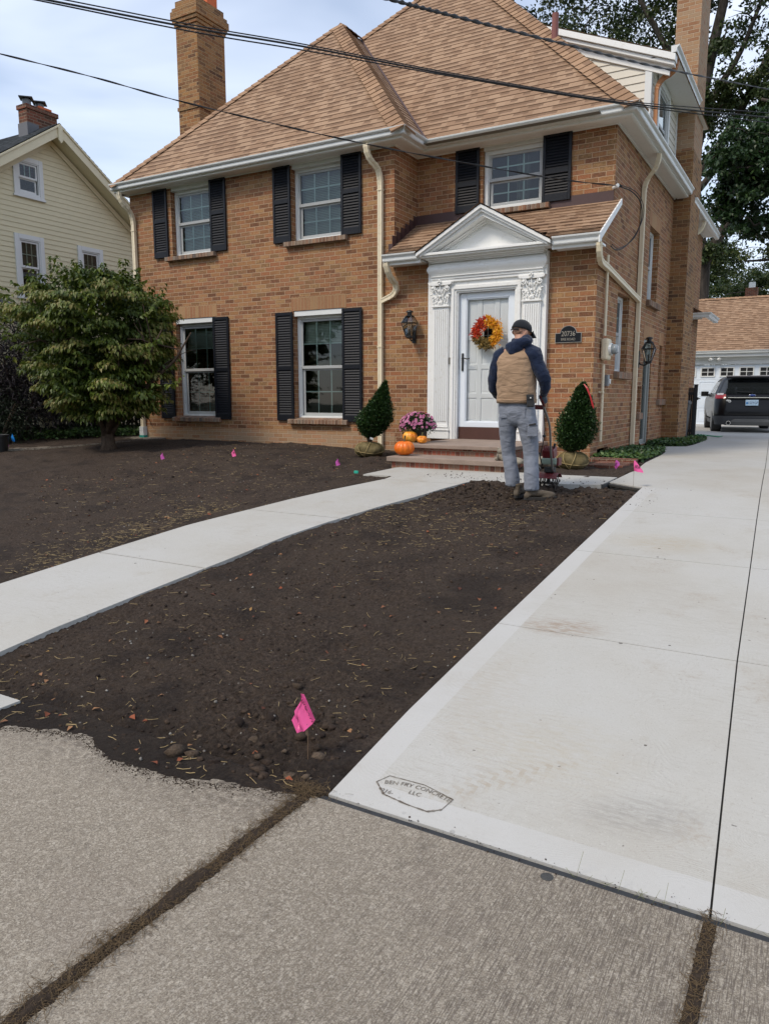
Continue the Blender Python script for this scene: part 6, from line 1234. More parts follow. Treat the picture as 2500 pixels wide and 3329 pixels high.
# upright sprays along the top and side twigs reaching the window
for k in range(60):
    x0 = tx + r5.uniform(-2.0, 1.0); top = float(np.interp(x0 - tx, [-2.3, -1.7, -1.0, -.6, -.1, .35, .9, 1.4], [2.65, 2.95, 3.1, 3.62, 3.3, 3.5, 3.2, 2.95])); y0 = ty + r5.uniform(-.9, .6); h = .35 + .3 * r5.random(); n = 24; t = np.sort(rng.random(n)); lean = r5.gauss(0, .12)
    P = np.stack([x0 + lean * t * h * 2, y0 + 0 * t, top - .45 + h * t], 1); an = rng.random(n) * 6.283; D = np.stack([np.cos(an), np.sin(an), -.15 - .5 * rng.random(n)], 1); N = np.stack([np.cos(an) * .3, np.sin(an) * .3, np.full(n, 1.)], 1)
    W, F, A_ = leaf_cards(P, .075 + .045 * rng.random(n), N, .5, .5, D); parts.append((W, F, A_ * .55 + .15))
for (p0, p1, n) in (((-9.0, 8.4, 1.75), (-8.45, 8.35, 1.72), 16), ((-8.62, 8.4, 1.72), (-8.30, 8.35, 1.86), 8), ((-9.1, 8.3, 2.75), (-8.6, 8.25, 2.95), 20), ((-9.2, 8.4, 2.3), (-8.7, 8.3, 2.4), 20)):
    t = rng.random(n)[:, None]; P = np.array(p0) * (1 - t) + np.array(p1) * t; an = rng.random(n) * 6.283; D = np.stack([np.cos(an) * .6 + .4, np.sin(an) * .6, -.5 * rng.random(n)], 1); W, F, A_ = leaf_cards(P, .075 + .04 * rng.random(n), None, .4, .5, D); parts.append((W, F, A_ * .4 + .3))
# dark inner leaves
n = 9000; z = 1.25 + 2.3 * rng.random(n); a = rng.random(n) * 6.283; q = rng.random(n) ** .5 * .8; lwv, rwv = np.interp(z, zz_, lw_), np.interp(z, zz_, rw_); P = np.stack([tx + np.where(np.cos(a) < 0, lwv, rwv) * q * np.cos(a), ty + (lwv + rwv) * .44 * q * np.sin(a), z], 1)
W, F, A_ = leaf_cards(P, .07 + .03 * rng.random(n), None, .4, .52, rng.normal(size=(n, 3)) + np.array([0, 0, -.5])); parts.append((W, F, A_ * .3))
for k in range(80):    # stray shoots sticking out of the outline
    z = r5.uniform(1.4, 3.3); a = r5.random() * 6.283; w = np.interp(z, zz_, lw_) if math.cos(a) < 0 else np.interp(z, zz_, rw_); p0 = np.array([tx + w * .85 * math.cos(a), ty + w * .75 * math.sin(a), z]); p1 = p0 + np.array([math.cos(a), math.sin(a) * .8, r5.uniform(-.1, .7)]) * r5.uniform(.22, .45); n = 14; t = rng.random(n)[:, None]
    if p1[1] > 10.3: continue
    an = rng.random(n) * 6.283; D = np.stack([np.cos(an) + math.cos(a) * .6, np.sin(an), -.6 * rng.random(n)], 1); W, F, A_ = leaf_cards(p0 * (1 - t) + p1 * t, .065 + .04 * rng.random(n), None, .45, .5, D); parts.append((W, F, A_ * .5 + .25))
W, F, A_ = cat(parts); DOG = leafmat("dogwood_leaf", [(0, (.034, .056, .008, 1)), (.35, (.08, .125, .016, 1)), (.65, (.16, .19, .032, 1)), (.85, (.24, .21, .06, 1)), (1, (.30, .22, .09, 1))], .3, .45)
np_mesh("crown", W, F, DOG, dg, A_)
# boxwoods in burlap balls
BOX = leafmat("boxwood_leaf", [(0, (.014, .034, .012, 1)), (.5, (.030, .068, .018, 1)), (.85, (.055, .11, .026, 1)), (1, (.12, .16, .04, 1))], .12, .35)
BUR = NT("burlap"); _v = BUR.coord(); _w = BUR.noise(BUR.coord(scale=(1, 1, 3)), 160, 3); _b = BUR.noise(_v, 9, 4); BURM = BUR.done(BUR.mix(BUR.ramp(_b, [(.35, 0), (.65, 1)]), (.09, .072, .032, 1), (.22, .175, .09, 1)), .95, BUR.bump(BUR.math('ADD', _w, BUR.math('MULTIPLY', _b, 3)), .8, .012), .1)
TWINE = paint("twine", (.36, .27, .12, 1), .9, .2, 60)
def boxwood(x, y, zg, rb, hb, prof, lean, label, ribbon=False):
    b = thing("boxwood", label, "shrub", (x, y, zg), "balled boxwoods beside the entry")
    mb = MB(); n, m = 28, 14; rows_ = []
    for j in range(m + 1):
        th = math.pi * j / m; row = []
        for k in range(n):
            ph = 2 * math.pi * k / n; rr = rb * math.sin(th) ** .75 * (1 + .05 * math.sin(3 * ph + 2 * th) + .03 * math.sin(7 * ph) * math.sin(th)); row.append(mb.v((x + rr * math.cos(ph), y + rr * math.sin(ph), zg - .02 + hb * .5 * (1 + math.cos(th)) * .98)))
        rows_.append(row)
    for a, c2 in zip(rows_[:-1], rows_[1:]):
        for k in range(n): mb.fi([a[k], c2[k], c2[(k + 1) % n], a[(k + 1) % n]])
    ball = mb.build("root_ball", BURM, b, smooth=True, sub=1); mb = MB()
    for ph0, tilt in ((-1.9, .3), (-1.2, -.25), (-2.6, .1), (.2, .4)):
        mb.tube([(x + (rb + .006) * math.sin(max(.35, th)) ** .75 * math.cos(ph0 + tilt * (th - 1.3)), y + (rb + .006) * math.sin(max(.35, th)) ** .75 * math.sin(ph0 + tilt * (th - 1.3)), zg - .02 + hb * .5 * (1 + math.cos(th))) for th in [.35 + 2.3 * k / 12 for k in range(13)]], .0045, 5)
    mb.tube([(x + (rb + .004) * .95 * math.cos(a), y + (rb + .004) * .95 * math.sin(a), zg + hb * (.28 + .06 * math.sin(a * 2))) for a in [2 * math.pi * k / 30 for k in range(31)]], .0045, 5, cap=False); mb.build("twine", TWINE, ball, smooth=True)
    mb = MB(); z0 = zg + hb * .9; lx = lambda z: x + lean * (z - z0)
    for k in range(6): a = k * 1.05; mb.tube([(x + .02 * math.cos(a), y + .02 * math.sin(a), zg + hb - .03), (x + .06 * math.cos(a), y + .06 * math.sin(a), zg + hb + .1), (lx(z0 + .45) + .09 * math.cos(a), y + .09 * math.sin(a), zg + hb + .4)], [.018, .012, .006], 6)
    mb.build("stem", BARKM, b); n = 26000; zt = prof[-1][0]; zb = prof[0][0]; z = zb + (zt - zb) * rng.random(n); w = np.interp(z, [p[0] for p in prof], [p[1] for p in prof]); keep = rng.random(n) < np.clip(w / .2, .12, 1); z, w = z[keep], w[keep]; n = len(z)
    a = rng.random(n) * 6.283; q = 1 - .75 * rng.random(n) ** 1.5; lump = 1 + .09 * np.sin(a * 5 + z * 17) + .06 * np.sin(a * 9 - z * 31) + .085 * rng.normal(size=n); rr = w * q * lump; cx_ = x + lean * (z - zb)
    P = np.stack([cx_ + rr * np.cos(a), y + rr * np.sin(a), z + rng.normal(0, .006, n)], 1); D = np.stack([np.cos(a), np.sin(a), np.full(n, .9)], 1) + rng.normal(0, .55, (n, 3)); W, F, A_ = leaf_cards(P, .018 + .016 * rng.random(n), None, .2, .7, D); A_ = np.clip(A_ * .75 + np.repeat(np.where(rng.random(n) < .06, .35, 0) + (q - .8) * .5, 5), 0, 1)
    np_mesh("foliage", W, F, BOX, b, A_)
    if ribbon:
        mb = MB(); pts = [Vector(p) for p in ((x + .12, y - .05, zt - .01), (x + .17, y - .08, zt - .06), (x + .215, y - .09, zt - .16), (x + .25, y - .09, zt - .27), (x + .262, y - .09, zt - .31))]; wd = [.008, .013, .009, .012, .002]
        for p, q_, w0, w1 in zip(pts[:-1], pts[1:], wd[:-1], wd[1:]): mb.face([p - V3(w0, 0, 0), p + V3(w0, 0, 0), q_ + V3(w1, 0, 0), q_ - V3(w1, 0, 0)])
        mb.build("ribbon", paint("red_ribbon", (.34, .006, .01, 1), .5, .1), b, solid=.002)
    else:
        mb = MB(); mb.obox((x + .09, y - .10, zg + hb + .03), (.028, 0, -.008), (0, .002, 0), (.004, 0, .014)); mb.build("nursery_tag", VINYL, b)
boxwood(-2.62 - .045, 9.38, .645, .198, .245, [(.86, .03), (.90, .14), (1.0, .205), (1.12, .232), (1.25, .215), (1.4, .16), (1.55, .10), (1.66, .055), (1.71, .012)], .12, "boxwood in a burlap ball right of the door with a red ribbon at its tip", True)
boxwood(-5.88, 9.75, .65, .225, .245, [(.92, .03), (.97, .13), (1.06, .20), (1.18, .255), (1.32, .225), (1.45, .155), (1.6, .085), (1.70, .045), (1.77, .012)], .33, "boxwood in a burlap ball left of the steps beside the downspout")
# dark-leaved elder and evergreens at the left edge
ELD = leafmat("purple_leaf", [(0, (.010, .008, .010, 1)), (.6, (.024, .018, .022, 1)), (1, (.05, .038, .042, 1))], .1, .5)
def bush(name, label, cx, cy, z0, rx, ry, h, n, mat, size, asp, up=.2, cat_="shrub", trunk_r=.04, clumps=40, droop=.4, group=None, parent=None):
    b = thing(name, label, cat_, (cx, cy, z0), group); parts = []; rb = random.Random(int(cx * 100) + n)
    mb = MB()
    for k in range(5): a = k * 1.3; mb.tube([(cx, cy, z0), (cx + rx * .3 * math.cos(a), cy + ry * .3 * math.sin(a), z0 + h * .4), (cx + rx * .7 * math.cos(a), cy + ry * .7 * math.sin(a), z0 + h * .8)], [trunk_r, trunk_r * .7, trunk_r * .2], 6)
    mb.build("trunk", BARKM, b)
    for k in range(clumps):
        u = Vector((rb.gauss(0, 1), rb.gauss(0, 1), rb.gauss(0, 1))).normalized() * (rb.random() ** .35); c_ = np.array([cx + rx * u.x * .85, cy + ry * u.y * .85, z0 + h * (.52 + .45 * u.z)]); m = n // clumps; s_ = .22 * (rx + ry) / 2 + .05
        P = c_ + rng.normal(size=(m, 3)) * s_ * np.array([1, 1, .8]); P = P[P[:, 2] > z0 + .02]; m = len(P); D = (P - c_) / s_ + rng.normal(size=(m, 3)) * .6 + np.array([0, 0, up]); W, F, A_ = leaf_cards(P, size * (.7 + .6 * rng.random(m)), None, droop, asp, D); parts.append((W, F, np.clip(A_ * .6 + rb.random() * .4, 0, 1)))
    W, F, A_ = cat(parts); np_mesh("foliage", W, F, mat, b, A_); return b
bush("elder_shrub", "dark purple-leaved feathery shrub at the left edge", -13.6, 9.3, .65, 1.3, 1.0, 2.25, 9000, ELD, .14, .13, clumps=60)
DG = leafmat("dark_leaf", [(0, (.006, .014, .006, 1)), (1, (.022, .045, .014, 1))], .1, .5); DG2 = leafmat("mid_leaf", [(0, (.012, .03, .008, 1)), (1, (.05, .09, .02, 1))], .2, .5)
bush("evergreen_shrub", "dark needle-leaved shrub low at the left edge below the purple one", -13.3, 8.6, .62, .8, .5, 1.0, 5000, DG, .06, .2, clumps=30)
bush("hedge_shrub", "dark leafy shrub behind the dogwood trunk", -13.2, 10.9, .7, 1.3, .8, 1.7, 7000, DG, .09, .5, clumps=50); bush("hedge_shrub", "mid green shrub between the two dark ones behind the dogwood", -15.0, 11.9, .7, 1.4, .9, 1.6, 6000, DG2, .09, .5, clumps=40); bush("hedge_shrub", "dark shrub filling the gap beside the brick house corner", -13.0, 12.8, .7, 1.0, 1.0, 1.9, 5000, DG, .09, .5, clumps=40)
pf = thing("picket_fence", "low grey picket fence behind the ivy", "fence", (-14, 10.9, .7)); A0, A1 = Vector((-16.2, 9.9, .72)), Vector((-12.1, 11.9, .75)); dv = (A1 - A0).normalized(); L_ = (A1 - A0).length; FEN = paint("old_wood", (.10, .09, .08, 1), .9, .25, 12)
for z in (.18, .42): mb = MB(); mb.obox((A0 + A1) / 2 + V3(0, 0, z), dv * L_ / 2, V3(-dv.y, dv.x, 0) * .012, V3(0, 0, .022)); mb.build("rail", FEN, pf)
k = 0
while k * .095 < L_: mb = MB(); mb.obox(A0 + dv * k * .095 + V3(dv.y, -dv.x, 0) * .022 + V3(0, 0, .30), dv * .028, V3(-dv.y, dv.x, 0) * .008, V3(0, 0, .27)); mb.build("picket", FEN, pf); k += 1
gb = thing("garden_bench", "white lattice-backed bench glimpsed among the shrubs", "bench", (-14.6, 10.6, .7)); BW = Vector((-15.4, 10.9, 0)); mb = MB()
for k in range(8): mb.tube([(-15.3 + k * .09, 10.9 + k * .04, 1.38), (-15.3 + (k + .9) * .09, 10.9 + (k + .9) * .04, 1.58)], .007, 4); mb.tube([(-15.3 + (k + .9) * .09, 10.9 + (k + .9) * .04, 1.38), (-15.3 + k * .09, 10.9 + k * .04, 1.58)], .007, 4)
mb.tube([(-15.35, 10.88, 1.37), (-14.5, 11.25, 1.37)], .015, 4); mb.tube([(-15.35, 10.88, 1.6), (-14.9, 11.1, 1.66), (-14.5, 11.25, 1.6)], .015, 4); mb.build("backrest", WHITE_METAL, gb); mb = MB(); mb.box(-15.3, -14.5, 10.8, 11.2, 1.08, 1.12); mb.build("seat", WHITE_METAL, gb)
for q in ((-15.28, 10.82), (-14.55, 10.82), (-15.28, 11.15), (-14.55, 11.15)): mb = MB(); mb.box(q[0], q[0] + .05, q[1], q[1] + .05, .7, 1.08); mb.build("leg", WHITE_METAL, gb)
# ground covers
IVY = leafmat("ivy_leaf", [(0, (.018, .045, .012, 1)), (.6, (.05, .11, .025, 1)), (1, (.12, .19, .05, 1))], .15, .45)
def cover(name, label, fn, n, h, mat, size, asp=.75):
    P = fn(n); m = len(P); z = np.asarray(G(P[:, 0], P[:, 1])) + h * rng.random(m) ** .7; P3 = np.stack([P[:, 0], P[:, 1], z], 1); N = rng.normal(size=(m, 3)) * .55 + np.array([0, -.25, 1.]); W, F, A_ = leaf_cards(P3, size * (.7 + .6 * rng.random(m)), N, .3, asp, rng.normal(size=(m, 3)) * np.array([1, 1, .4])); return tag(np_mesh(name, W, F, mat, attr=A_), label, kind='stuff')
def inpoly(poly, n):
    p = np.array(poly); lo, hi = p.min(0), p.max(0); out = []
    while len(out) < n:
        q = lo + (hi - lo) * rng.random((n, 2)); ins = np.zeros(n, bool)
        for i in range(len(p)): a, b = p[i], p[(i + 1) % len(p)]; c_ = ((a[1] > q[:, 1]) != (b[1] > q[:, 1])) & (q[:, 0] < (b[0] - a[0]) * (q[:, 1] - a[1]) / (b[1] - a[1] + 1e-12) + a[0]); ins ^= c_
        out += list(map(tuple, q[ins]))
    return np.array(out[:n])
cover("ivy_bed", "dark ivy bed edging the side path", lambda n: inpoly([(-18, 7.4), (-12.6, 9.2), (-11.8, 10.9), (-11.95, 12.0), (-14.5, 10.9), (-18, 9.2)], n), 9000, .17, IVY, .06)
cover("yard_cover", "green groundcover by the side wall", lambda n: inpoly([(-2.74, 10.62), (-2.06, 10.62), (-2.10, 12.2), (-2.17, 12.95), (-2.74, 13.05)], n), 5200, .08, IVY, .055); cover("ground_cover", "green groundcover by the chimney foot", lambda n: inpoly([(-2.74, 14.36), (-2.16, 14.4), (-2.05, 15.2), (-2.03, 16.4), (-2.07, 17.4), (-2.4, 17.5), (-2.42, 16.05), (-2.74, 16.05)], n), 4200, .07, IVY, .055)
sheet("bed_soil", np.arange(-2.765, -2.0, .05), np.arange(10.4, 13.12, .1), lambda x, y: G(x, y) - .01, SOIL); sheet("bed_soil", np.arange(-2.765, -2.04, .05), np.arange(14.3, 17.6, .1), lambda x, y: G(x, y) - .012, SOIL); sheet("hedge_soil", np.arange(-19, -11.75, .25), np.arange(7, 16, .25), lambda x, y: G(x, y) - .03, SOIL)
mb = MB(); 
for k in range(9): mb.box(-2.72 + k * .069, -2.72 + k * .069 + .063, 10.42, 10.60, .62, .705)
ed = mb.build("brick_edging", BRR); tag(ed, "row of red bricks edging the groundcover bed by the basement window", "edging")
mb = MB(); mb.box(-2.56, -2.12, 9.72, 10.40, .6, .672); tag(mb.build("brick_apron", BRR), "flat patch of red bricks beside the basement window", "paving")
# big trees behind
TL = leafmat("tree_leaf", [(0, (.018, .032, .009, 1)), (.5, (.04, .065, .017, 1)), (.85, (.075, .10, .028, 1)), (1, (.16, .15, .05, 1))], .2, .5); TL2 = leafmat("maple_leaf", [(0, (.010, .026, .008, 1)), (.7, (.026, .06, .015, 1)), (1, (.07, .12, .03, 1))], .15, .45); TL3 = leafmat("far_leaf", [(0, (.022, .04, .012, 1)), (.6, (.055, .085, .022, 1)), (1, (.16, .16, .045, 1))], .25, .5)
def tree(name, label, base, limbs, clumps, mat, leaf, per, group="large trees behind the houses", bark=BARKB):
    t_ = thing(name, label, "tree", base, group); mb = MB()
    for P, r in limbs: L = spline(P, 5); m = len(L); mb.tube(L, [r[0] + (r[1] - r[0]) * (k / (m - 1)) for k in range(m)], 10)
    rb = random.Random(len(clumps) + int(base[0] * 10)); parts = []
    for (x, y, z, s_) in clumps:
        for q in range(2): e = Vector((rb.gauss(0, 1), rb.gauss(0, .6), rb.gauss(-.2, .6))).normalized() * s_; mb.tube([(x, y, z), Vector((x, y, z)) + e * .5 + V3(0, 0, .1), Vector((x, y, z)) + e * 1.1], [.035, .02, .006], 4)
        sub = max(3, int(per / 45))
        for j in range(sub):
            c_ = np.array([x, y, z]) + rng.normal(size=3) * s_ * np.array([.62, .62, .42]); m = per // sub; P = c_ + rng.normal(size=(m, 3)) * s_ * np.array([.22, .22, .13]); W, F, A_ = leaf_cards(P, leaf * (.7 + .6 * rng.random(m)), None, .3, .62, rng.normal(size=(m, 3)) + np.array([0, 0, -.3])); parts.append((W, F, np.clip(A_ * .65 + rb.random() * .35, 0, 1)))
    mb.build("trunk", bark, t_, smooth=True); W, F, A_ = cat(parts); np_mesh("crown", W, F, mat, t_, A_); return t_
r6 = random.Random(5)
def cloudpts(n, x0, x1, y0, y1, z0, z1, s0, s1, ok=lambda x, y, z: True):
    out = []
    while len(out) < n:
        x, y, z = r6.uniform(x0, x1), r6.uniform(y0, y1), r6.uniform(z0, z1)
        if ok(x, y, z): out.append((x, y, z, r6.uniform(s0, s1)))
    return out
# great oak: trunk just right of the chimney, crown spreading over the house roof
B_ = (-5.5, 38, .4)
limbs = [([(-5.45, 38, .4), (-5.3, 38, 4), (-5.25, 38, 7.6)], (.62, .42)), ([(-5.25, 38, 7.3), (-5.6, 38, 9.8), (-5.9, 38, 12.5), (-5.4, 38, 16), (-4.8, 38, 19.5), (-4.4, 38, 23)], (.40, .12)), ([(-5.2, 38, 7.4), (-4.4, 38, 8.9), (-3.3, 37.8, 11.0), (-2.2, 37, 13)], (.26, .12)),
         ([(-5.75, 38, 11.4), (-4.6, 38, 12.8), (-3.2, 38, 15.6), (-2.0, 38, 19)], (.26, .08)), ([(-5.85, 38, 11.8), (-5.2, 38.2, 14.6), (-4.2, 38.5, 16.5), (-3.2, 38.6, 19.4)], (.20, .06)), ([(-5.5, 38, 10.8), (-4.5, 37.5, 11.8), (-3.3, 37.5, 13.0), (-2.2, 37.5, 13.6)], (.15, .05)), ([(-5.9, 38, 13), (-8, 39, 16.5), (-11, 40, 18.5), (-15, 40, 20)], (.24, .06)), ([(-5.7, 38, 14), (-7.5, 37.5, 17.5), (-9.5, 37, 21)], (.2, .06))]
cl = cloudpts(64, -16.5, -6.2, 36, 41, 17.4, 24, .9, 1.7, lambda x, y, z: z > 17.2 + max(0, -9.5 - x) * .42) + cloudpts(30, -6.5, -1.5, 36.5, 40, 16.2, 22, .7, 1.2) + cloudpts(26, -5.4, -1.9, 36.5, 40, 13.0, 16.8, .5, .9) + cloudpts(8, -6.0, -4.4, 37, 38.5, 7.6, 12, .35, .6) + cloudpts(9, -8.8, -6.6, 36.5, 39, 15.2, 17.6, .6, 1.0)
tree("oak_tree", "tall old tree whose grey forked trunk rises beside the right brick chimney", B_, limbs, cl, TL, .17, 330)
# nearer dark maple hanging in from the right edge
limbs = [([(1.8, 26, .5), (1.9, 26, 4), (1.7, 26, 8)], (.4, .3)), ([(1.8, 26, 5), (0.2, 26, 6.2), (-1.2, 26, 7.4), (-2.6, 26, 8.4)], (.16, .04)), ([(1.8, 26, 4.3), (.2, 26, 5.2), (-1.0, 26, 5.55), (-2.3, 26, 5.62)], (.09, .03)), ([(1.7, 26, 7.5), (-.5, 26, 9.4), (-2.2, 26, 10.2)], (.14, .04))]
ok = lambda x, y, z: (-3.35 + abs(z - 8.0) * .33 + (.25 if z > 8.6 else 0)) < x and z > 5.4 + max(0, (-1.4 - x)) * .75
tree("maple_tree", "dark broad-leaved maple reaching in from the right edge", (1.8, 26, .5), limbs, cloudpts(48, -3.4, -.6, 24.8, 27.2, 5.5, 10.4, .36, .7, ok), TL2, .15, 380)
# lighter trees behind the garage
for k, (x, y, h, w, lb) in enumerate(((-6.4, 56, 11.3, 3.2, "light green tree directly behind the garage at its left end"), (-1.6, 60, 11.7, 4.0, "light green tree behind the garage ridge near the right edge"), (-10.0, 70, 13.0, 4.3, "yellowish green tree behind the oak trunk"), (-4.0, 52, 8.6, 2.0, "small tree between the two light green ones behind the garage"))):
    tree("background_tree", lb, (x, y, .4), [([(x, y, .3), (x + .2, y, h * .35), (x, y, h * .7)], (.3, .1))], cloudpts(44, x - w, x + w, y - w * .7, y + w * .7, h * .42, h, .7, 1.3, lambda a, b, c_: ((a - x) / w) ** 2 + ((c_ - h * .7) / (h * .34)) ** 2 < 1), TL3, .20, 300)
tree("background_tree", "dark treetop peeking over the valley between the two roofs", (-21, 33, .4), [([(-21, 33, .3), (-21, 33, 8), (-21, 33, 15)], (.35, .1))], cloudpts(22, -23.5, -18.6, 31, 35, 13, 17.2, .6, 1.1), TL, .16, 300)

# the tree line across the street, mirrored in the window glass
n = 15000; k_ = rng.integers(0, 9, n); cx_ = np.linspace(-46, 30, 9)[k_]; u = rng.normal(size=(n, 3)); u /= np.linalg.norm(u, axis=1)[:, None]; q = rng.random(n)[:, None] ** .4
P = np.stack([cx_, np.full(n, -27.), 7.5 + (k_ % 3) * 1.1], 1) + u * q * np.array([4.8, 3.5, 4.6]) + np.stack([np.sin(k_ * 3.1) * 2, np.cos(k_ * 5.) * 2, np.zeros(n)], 1); W, F, A_ = leaf_cards(P, .55 + .3 * rng.random(n), None, .3, .7, rng.normal(size=(n, 3)))
tag(np_mesh("tree_line", W, F, TL, attr=A_), "row of trees across the street behind the viewer", kind='stuff')
# ---------------------------------------------------------------- the man with the tiller
def EP(x, y, dy=0.0):     # the man's frame: metres from his back plane
    k = 1 + dy / 7.27; return Vector(((-2.85 + (x - 215) * .000918) * k, 7.27 + dy, 1.55 + (1.48 - (y - 1005) * .000877 - 1.55) * k))
SKIN = paint("skin", (.42, .22, .15, 1), .55, .08, 12)
def cloth(name, col, sc, st, dist, var=.1, fine=.15, rough=.9):
    t = NT(name); v = t.coord(scale=sc); n1 = t.noise(v, 1, 3, .55, .6); f = t.noise(t.coord(), 350, 2); k = t.mix(t.ramp(t.noise(t.coord(), 7, 4), [(.3, 0), (.7, 1)]), tuple(q * (1 - var) for q in col[:3]) + (1,), tuple(min(1, q * (1 + var)) for q in col[:3]) + (1,))
    t.b.inputs['Sheen Weight'].default_value = .15; return t.done(k, rough, t.bump(f, fine, .002, t.bump(n1, st, dist)), .2)
VEST = cloth("vest_canvas", c('#987e66'), (5, 5, 17), .8, .03); NAVY = cloth("navy_fleece", c('#18233a'), (14, 14, 20), .7, .02); TROU = cloth("grey_twill", c('#767b86'), (9, 9, 20), .55, .03, .08); CAPM = cloth("cap_cloth", c('#1d2026'), (20, 20, 20), .3, .01); LEA = paint("shoe_leather", (.085, .065, .045, 1), .8, .35, 18, .5, 40); SOLE = paint("shoe_sole", (.025, .022, .02, 1), .9, .2, 20)
GLV = cloth("glove_knit", c('#4d5966'), (60, 60, 60), .4, .004); BLK = paint("pouch_nylon", (.012, .012, .013, 1), .6, .2, 20, .3, 80)
man = thing("person", "man seen from behind in tan vest, navy hoodie and black cap guiding a tiller", "person", (-2.58, 7.3, .52))
# body: one continuous surface
hc = EP(465, 205, .06)
b = MB(); hy = R(-32); ROT = Matrix.Rotation(hy, 3, 'Z') @ Matrix.Rotation(R(-14), 3, 'X')
def H(x, y, z): return hc + ROT @ Vector((x, y, z))      # head frame: +y is where he looks
b.ell(H(0, -.01, .02), .076, .096, .098, 16, 12, ROT); b.ell(H(0, .03, -.045), .058, .062, .07, 14, 10, ROT); b.ell(H(0, .088, -.095 + .0), .026, .02, .02, 8, 6, ROT); b.ell(H(0, .098, -.02), .013, .022, .024, 8, 6, ROT); b.ell(H(0, .088, -.055), .026, .012, .010, 8, 6, ROT)
for sg in (-1, 1): b.ell(H(sg * .079, -.005, -.015), .010, .022, .034, 8, 8, ROT); b.ell(H(sg * .03, .084, .005), .016, .012, .010, 8, 6, ROT)
b.tube([EP(460, 235, .04), EP(440, 330, .0), EP(430, 420, .0)], [.058, .062, .09], 14)
for sgn, sh, el, wr_ in ((-1, EP(245, 470), EP(168, 775, .02), EP(250, 900, .30)), (1, EP(590, 450), EP(735, 735, .02), EP(722, 900, .15))): b.tube([EP(430, 440), sh, sh.lerp(el, .5), el, el.lerp(wr_, .5), wr_], [.09, .062, .052, .043, .04, .028], 12)
b.tube([EP(425, 400), EP(420, 560), EP(420, 800), EP(425, 980), EP(430, 1120)], [.12, .15, .14, .14, .15], 18, ry=[.08, .10, .10, .10, .11], up=(1, 0, 0))
Lh, Lk, La = EP(330, 1120, .02), EP(355, 1590, .06), EP(408, 1960, .06); Rh, Rk, Ra = EP(530, 1120), EP(605, 1590, .03), EP(628, 1990, -.02)
for h_, k_, a_ in ((Lh, Lk, La), (Rh, Rk, Ra)): b.tube([h_, h_.lerp(k_, .5), k_, k_.lerp(a_, .4), a_], [.085, .072, .052, .05, .036], 12)
b.build("body", SKIN, man, remesh=.009, smooth_it=3)
# trousers
t_ = MB(); t_.loft([(*EP(434, 1262, .01), .05, .06, 0), (*EP(433, 1235, .01), .11, .09, 0), (*EP(432, 1200, .01), .155, .11, 0), (*EP(430, 1120, .01), .185, .128, 0), (*EP(428, 1040, .01), .186, .118, 0), (*EP(428, 985, .01), .182, .108, 0)], 28, 2.3)
def leg(P, rr, ry): t_.tube([Vector(p) for p in P], rr, 18, ry=ry, up=(1, 0, 0))
leg([EP(338, 1090, .01), EP(335, 1200, .01), EP(332, 1330, .03), EP(340, 1480, .05), EP(352, 1600, .06), EP(372, 1700, .05), EP(392, 1810, .05), EP(402, 1900, .05), EP(404, 1962, .05)], [.095, .098, .088, .076, .068, .07, .073, .074, .070], [.10, .10, .092, .082, .074, .076, .082, .088, .085])
leg([EP(535, 1090, .0), EP(545, 1200, .0), EP(575, 1330, .02), EP(597, 1480, .03), EP(608, 1600, .03), EP(614, 1700, .01), EP(620, 1810, -.01), EP(625, 1920, -.02), EP(627, 2000, -.02)], [.098, .104, .096, .082, .075, .073, .074, .075, .073], [.10, .104, .096, .086, .078, .078, .084, .09, .088])
tr = t_.build("trousers", TROU, man, remesh=.011, smooth_it=2)
tx_ = bpy.data.textures.new("cloth_folds", 'CLOUDS'); tx_.noise_scale = .075; tx_.noise_depth = 2
def folds(o, s_=.018, sc=(1, 1, .45)):
    e = bpy.data.objects.new("fold_space", None); 
    m = o.modifiers.new("folds", 'DISPLACE'); m.texture = tx_; m.strength = s_; m.mid_level = .5; m.texture_coords = 'LOCAL'; bpy.data.objects.remove(e)
folds(tr, .013)
m = MB(); q = EP(605, 1310, -.085); ax = Vector((.05, .012, 0)); m.obox(q + V3(.012, .0, .0), ax, V3(0, .006, 0), V3(0, 0, .062)); m.build("cargo_pocket", TROU, tr, bevel=.006)
m = MB(); m.obox(EP(615, 1243, -.098), V3(.034, .006, .006), V3(0, .004, 0), V3(-.001, 0, .0085)); m.build("pocket_opening", BLK, tr, bevel=.003)
for xx in (275, 480): m = MB(); m.obox(EP(xx, 1110, -.1005), V3(.044, 0, 0), V3(0, .002, 0), V3(0, 0, .055)); m.build("back_pocket", TROU, tr, bevel=.006)
m = MB(); 
for k in range(24): a0 = 2 * math.pi * k / 24; a1 = 2 * math.pi * (k + 1) / 24; ctr = EP(428, 985, .01); P = lambda a, z: (ctr.x + .187 * math.cos(a), ctr.y + .113 * math.sin(a), ctr.z + z); m.face([P(a0, -.02), P(a1, -.02), P(a1, .016), P(a0, .016)])
m.build("belt", BLK, man)
# vest
v_ = MB(); v_.loft([(*EP(425, 1000, .0), .196, .125, 0), (*EP(423, 930, .0), .200, .132, 0), (*EP(421, 850), .197, .135, 0), (*EP(418, 750), .196, .136, 0), (*EP(412, 640), .193, .138, 0), (*EP(405, 550), .192, .135, 0), (*EP(403, 480), .185, .12, 0), (*EP(410, 430), .155, .10, 0), (*EP(420, 395), .105, .08, 0)], 36, 2.5)
ve = v_.build("vest", VEST, man, remesh=.012, smooth_it=3); folds(ve, .022)
m = MB(); m.loft([(*EP(425, 1003, .0), .2, .13, 0), (*EP(424, 965, .0), .204, .136, 0), (*EP(424, 955, .0), .202, .134, 0)], 40, 2.5); m.build("hem_band", VEST, ve, smooth=True)
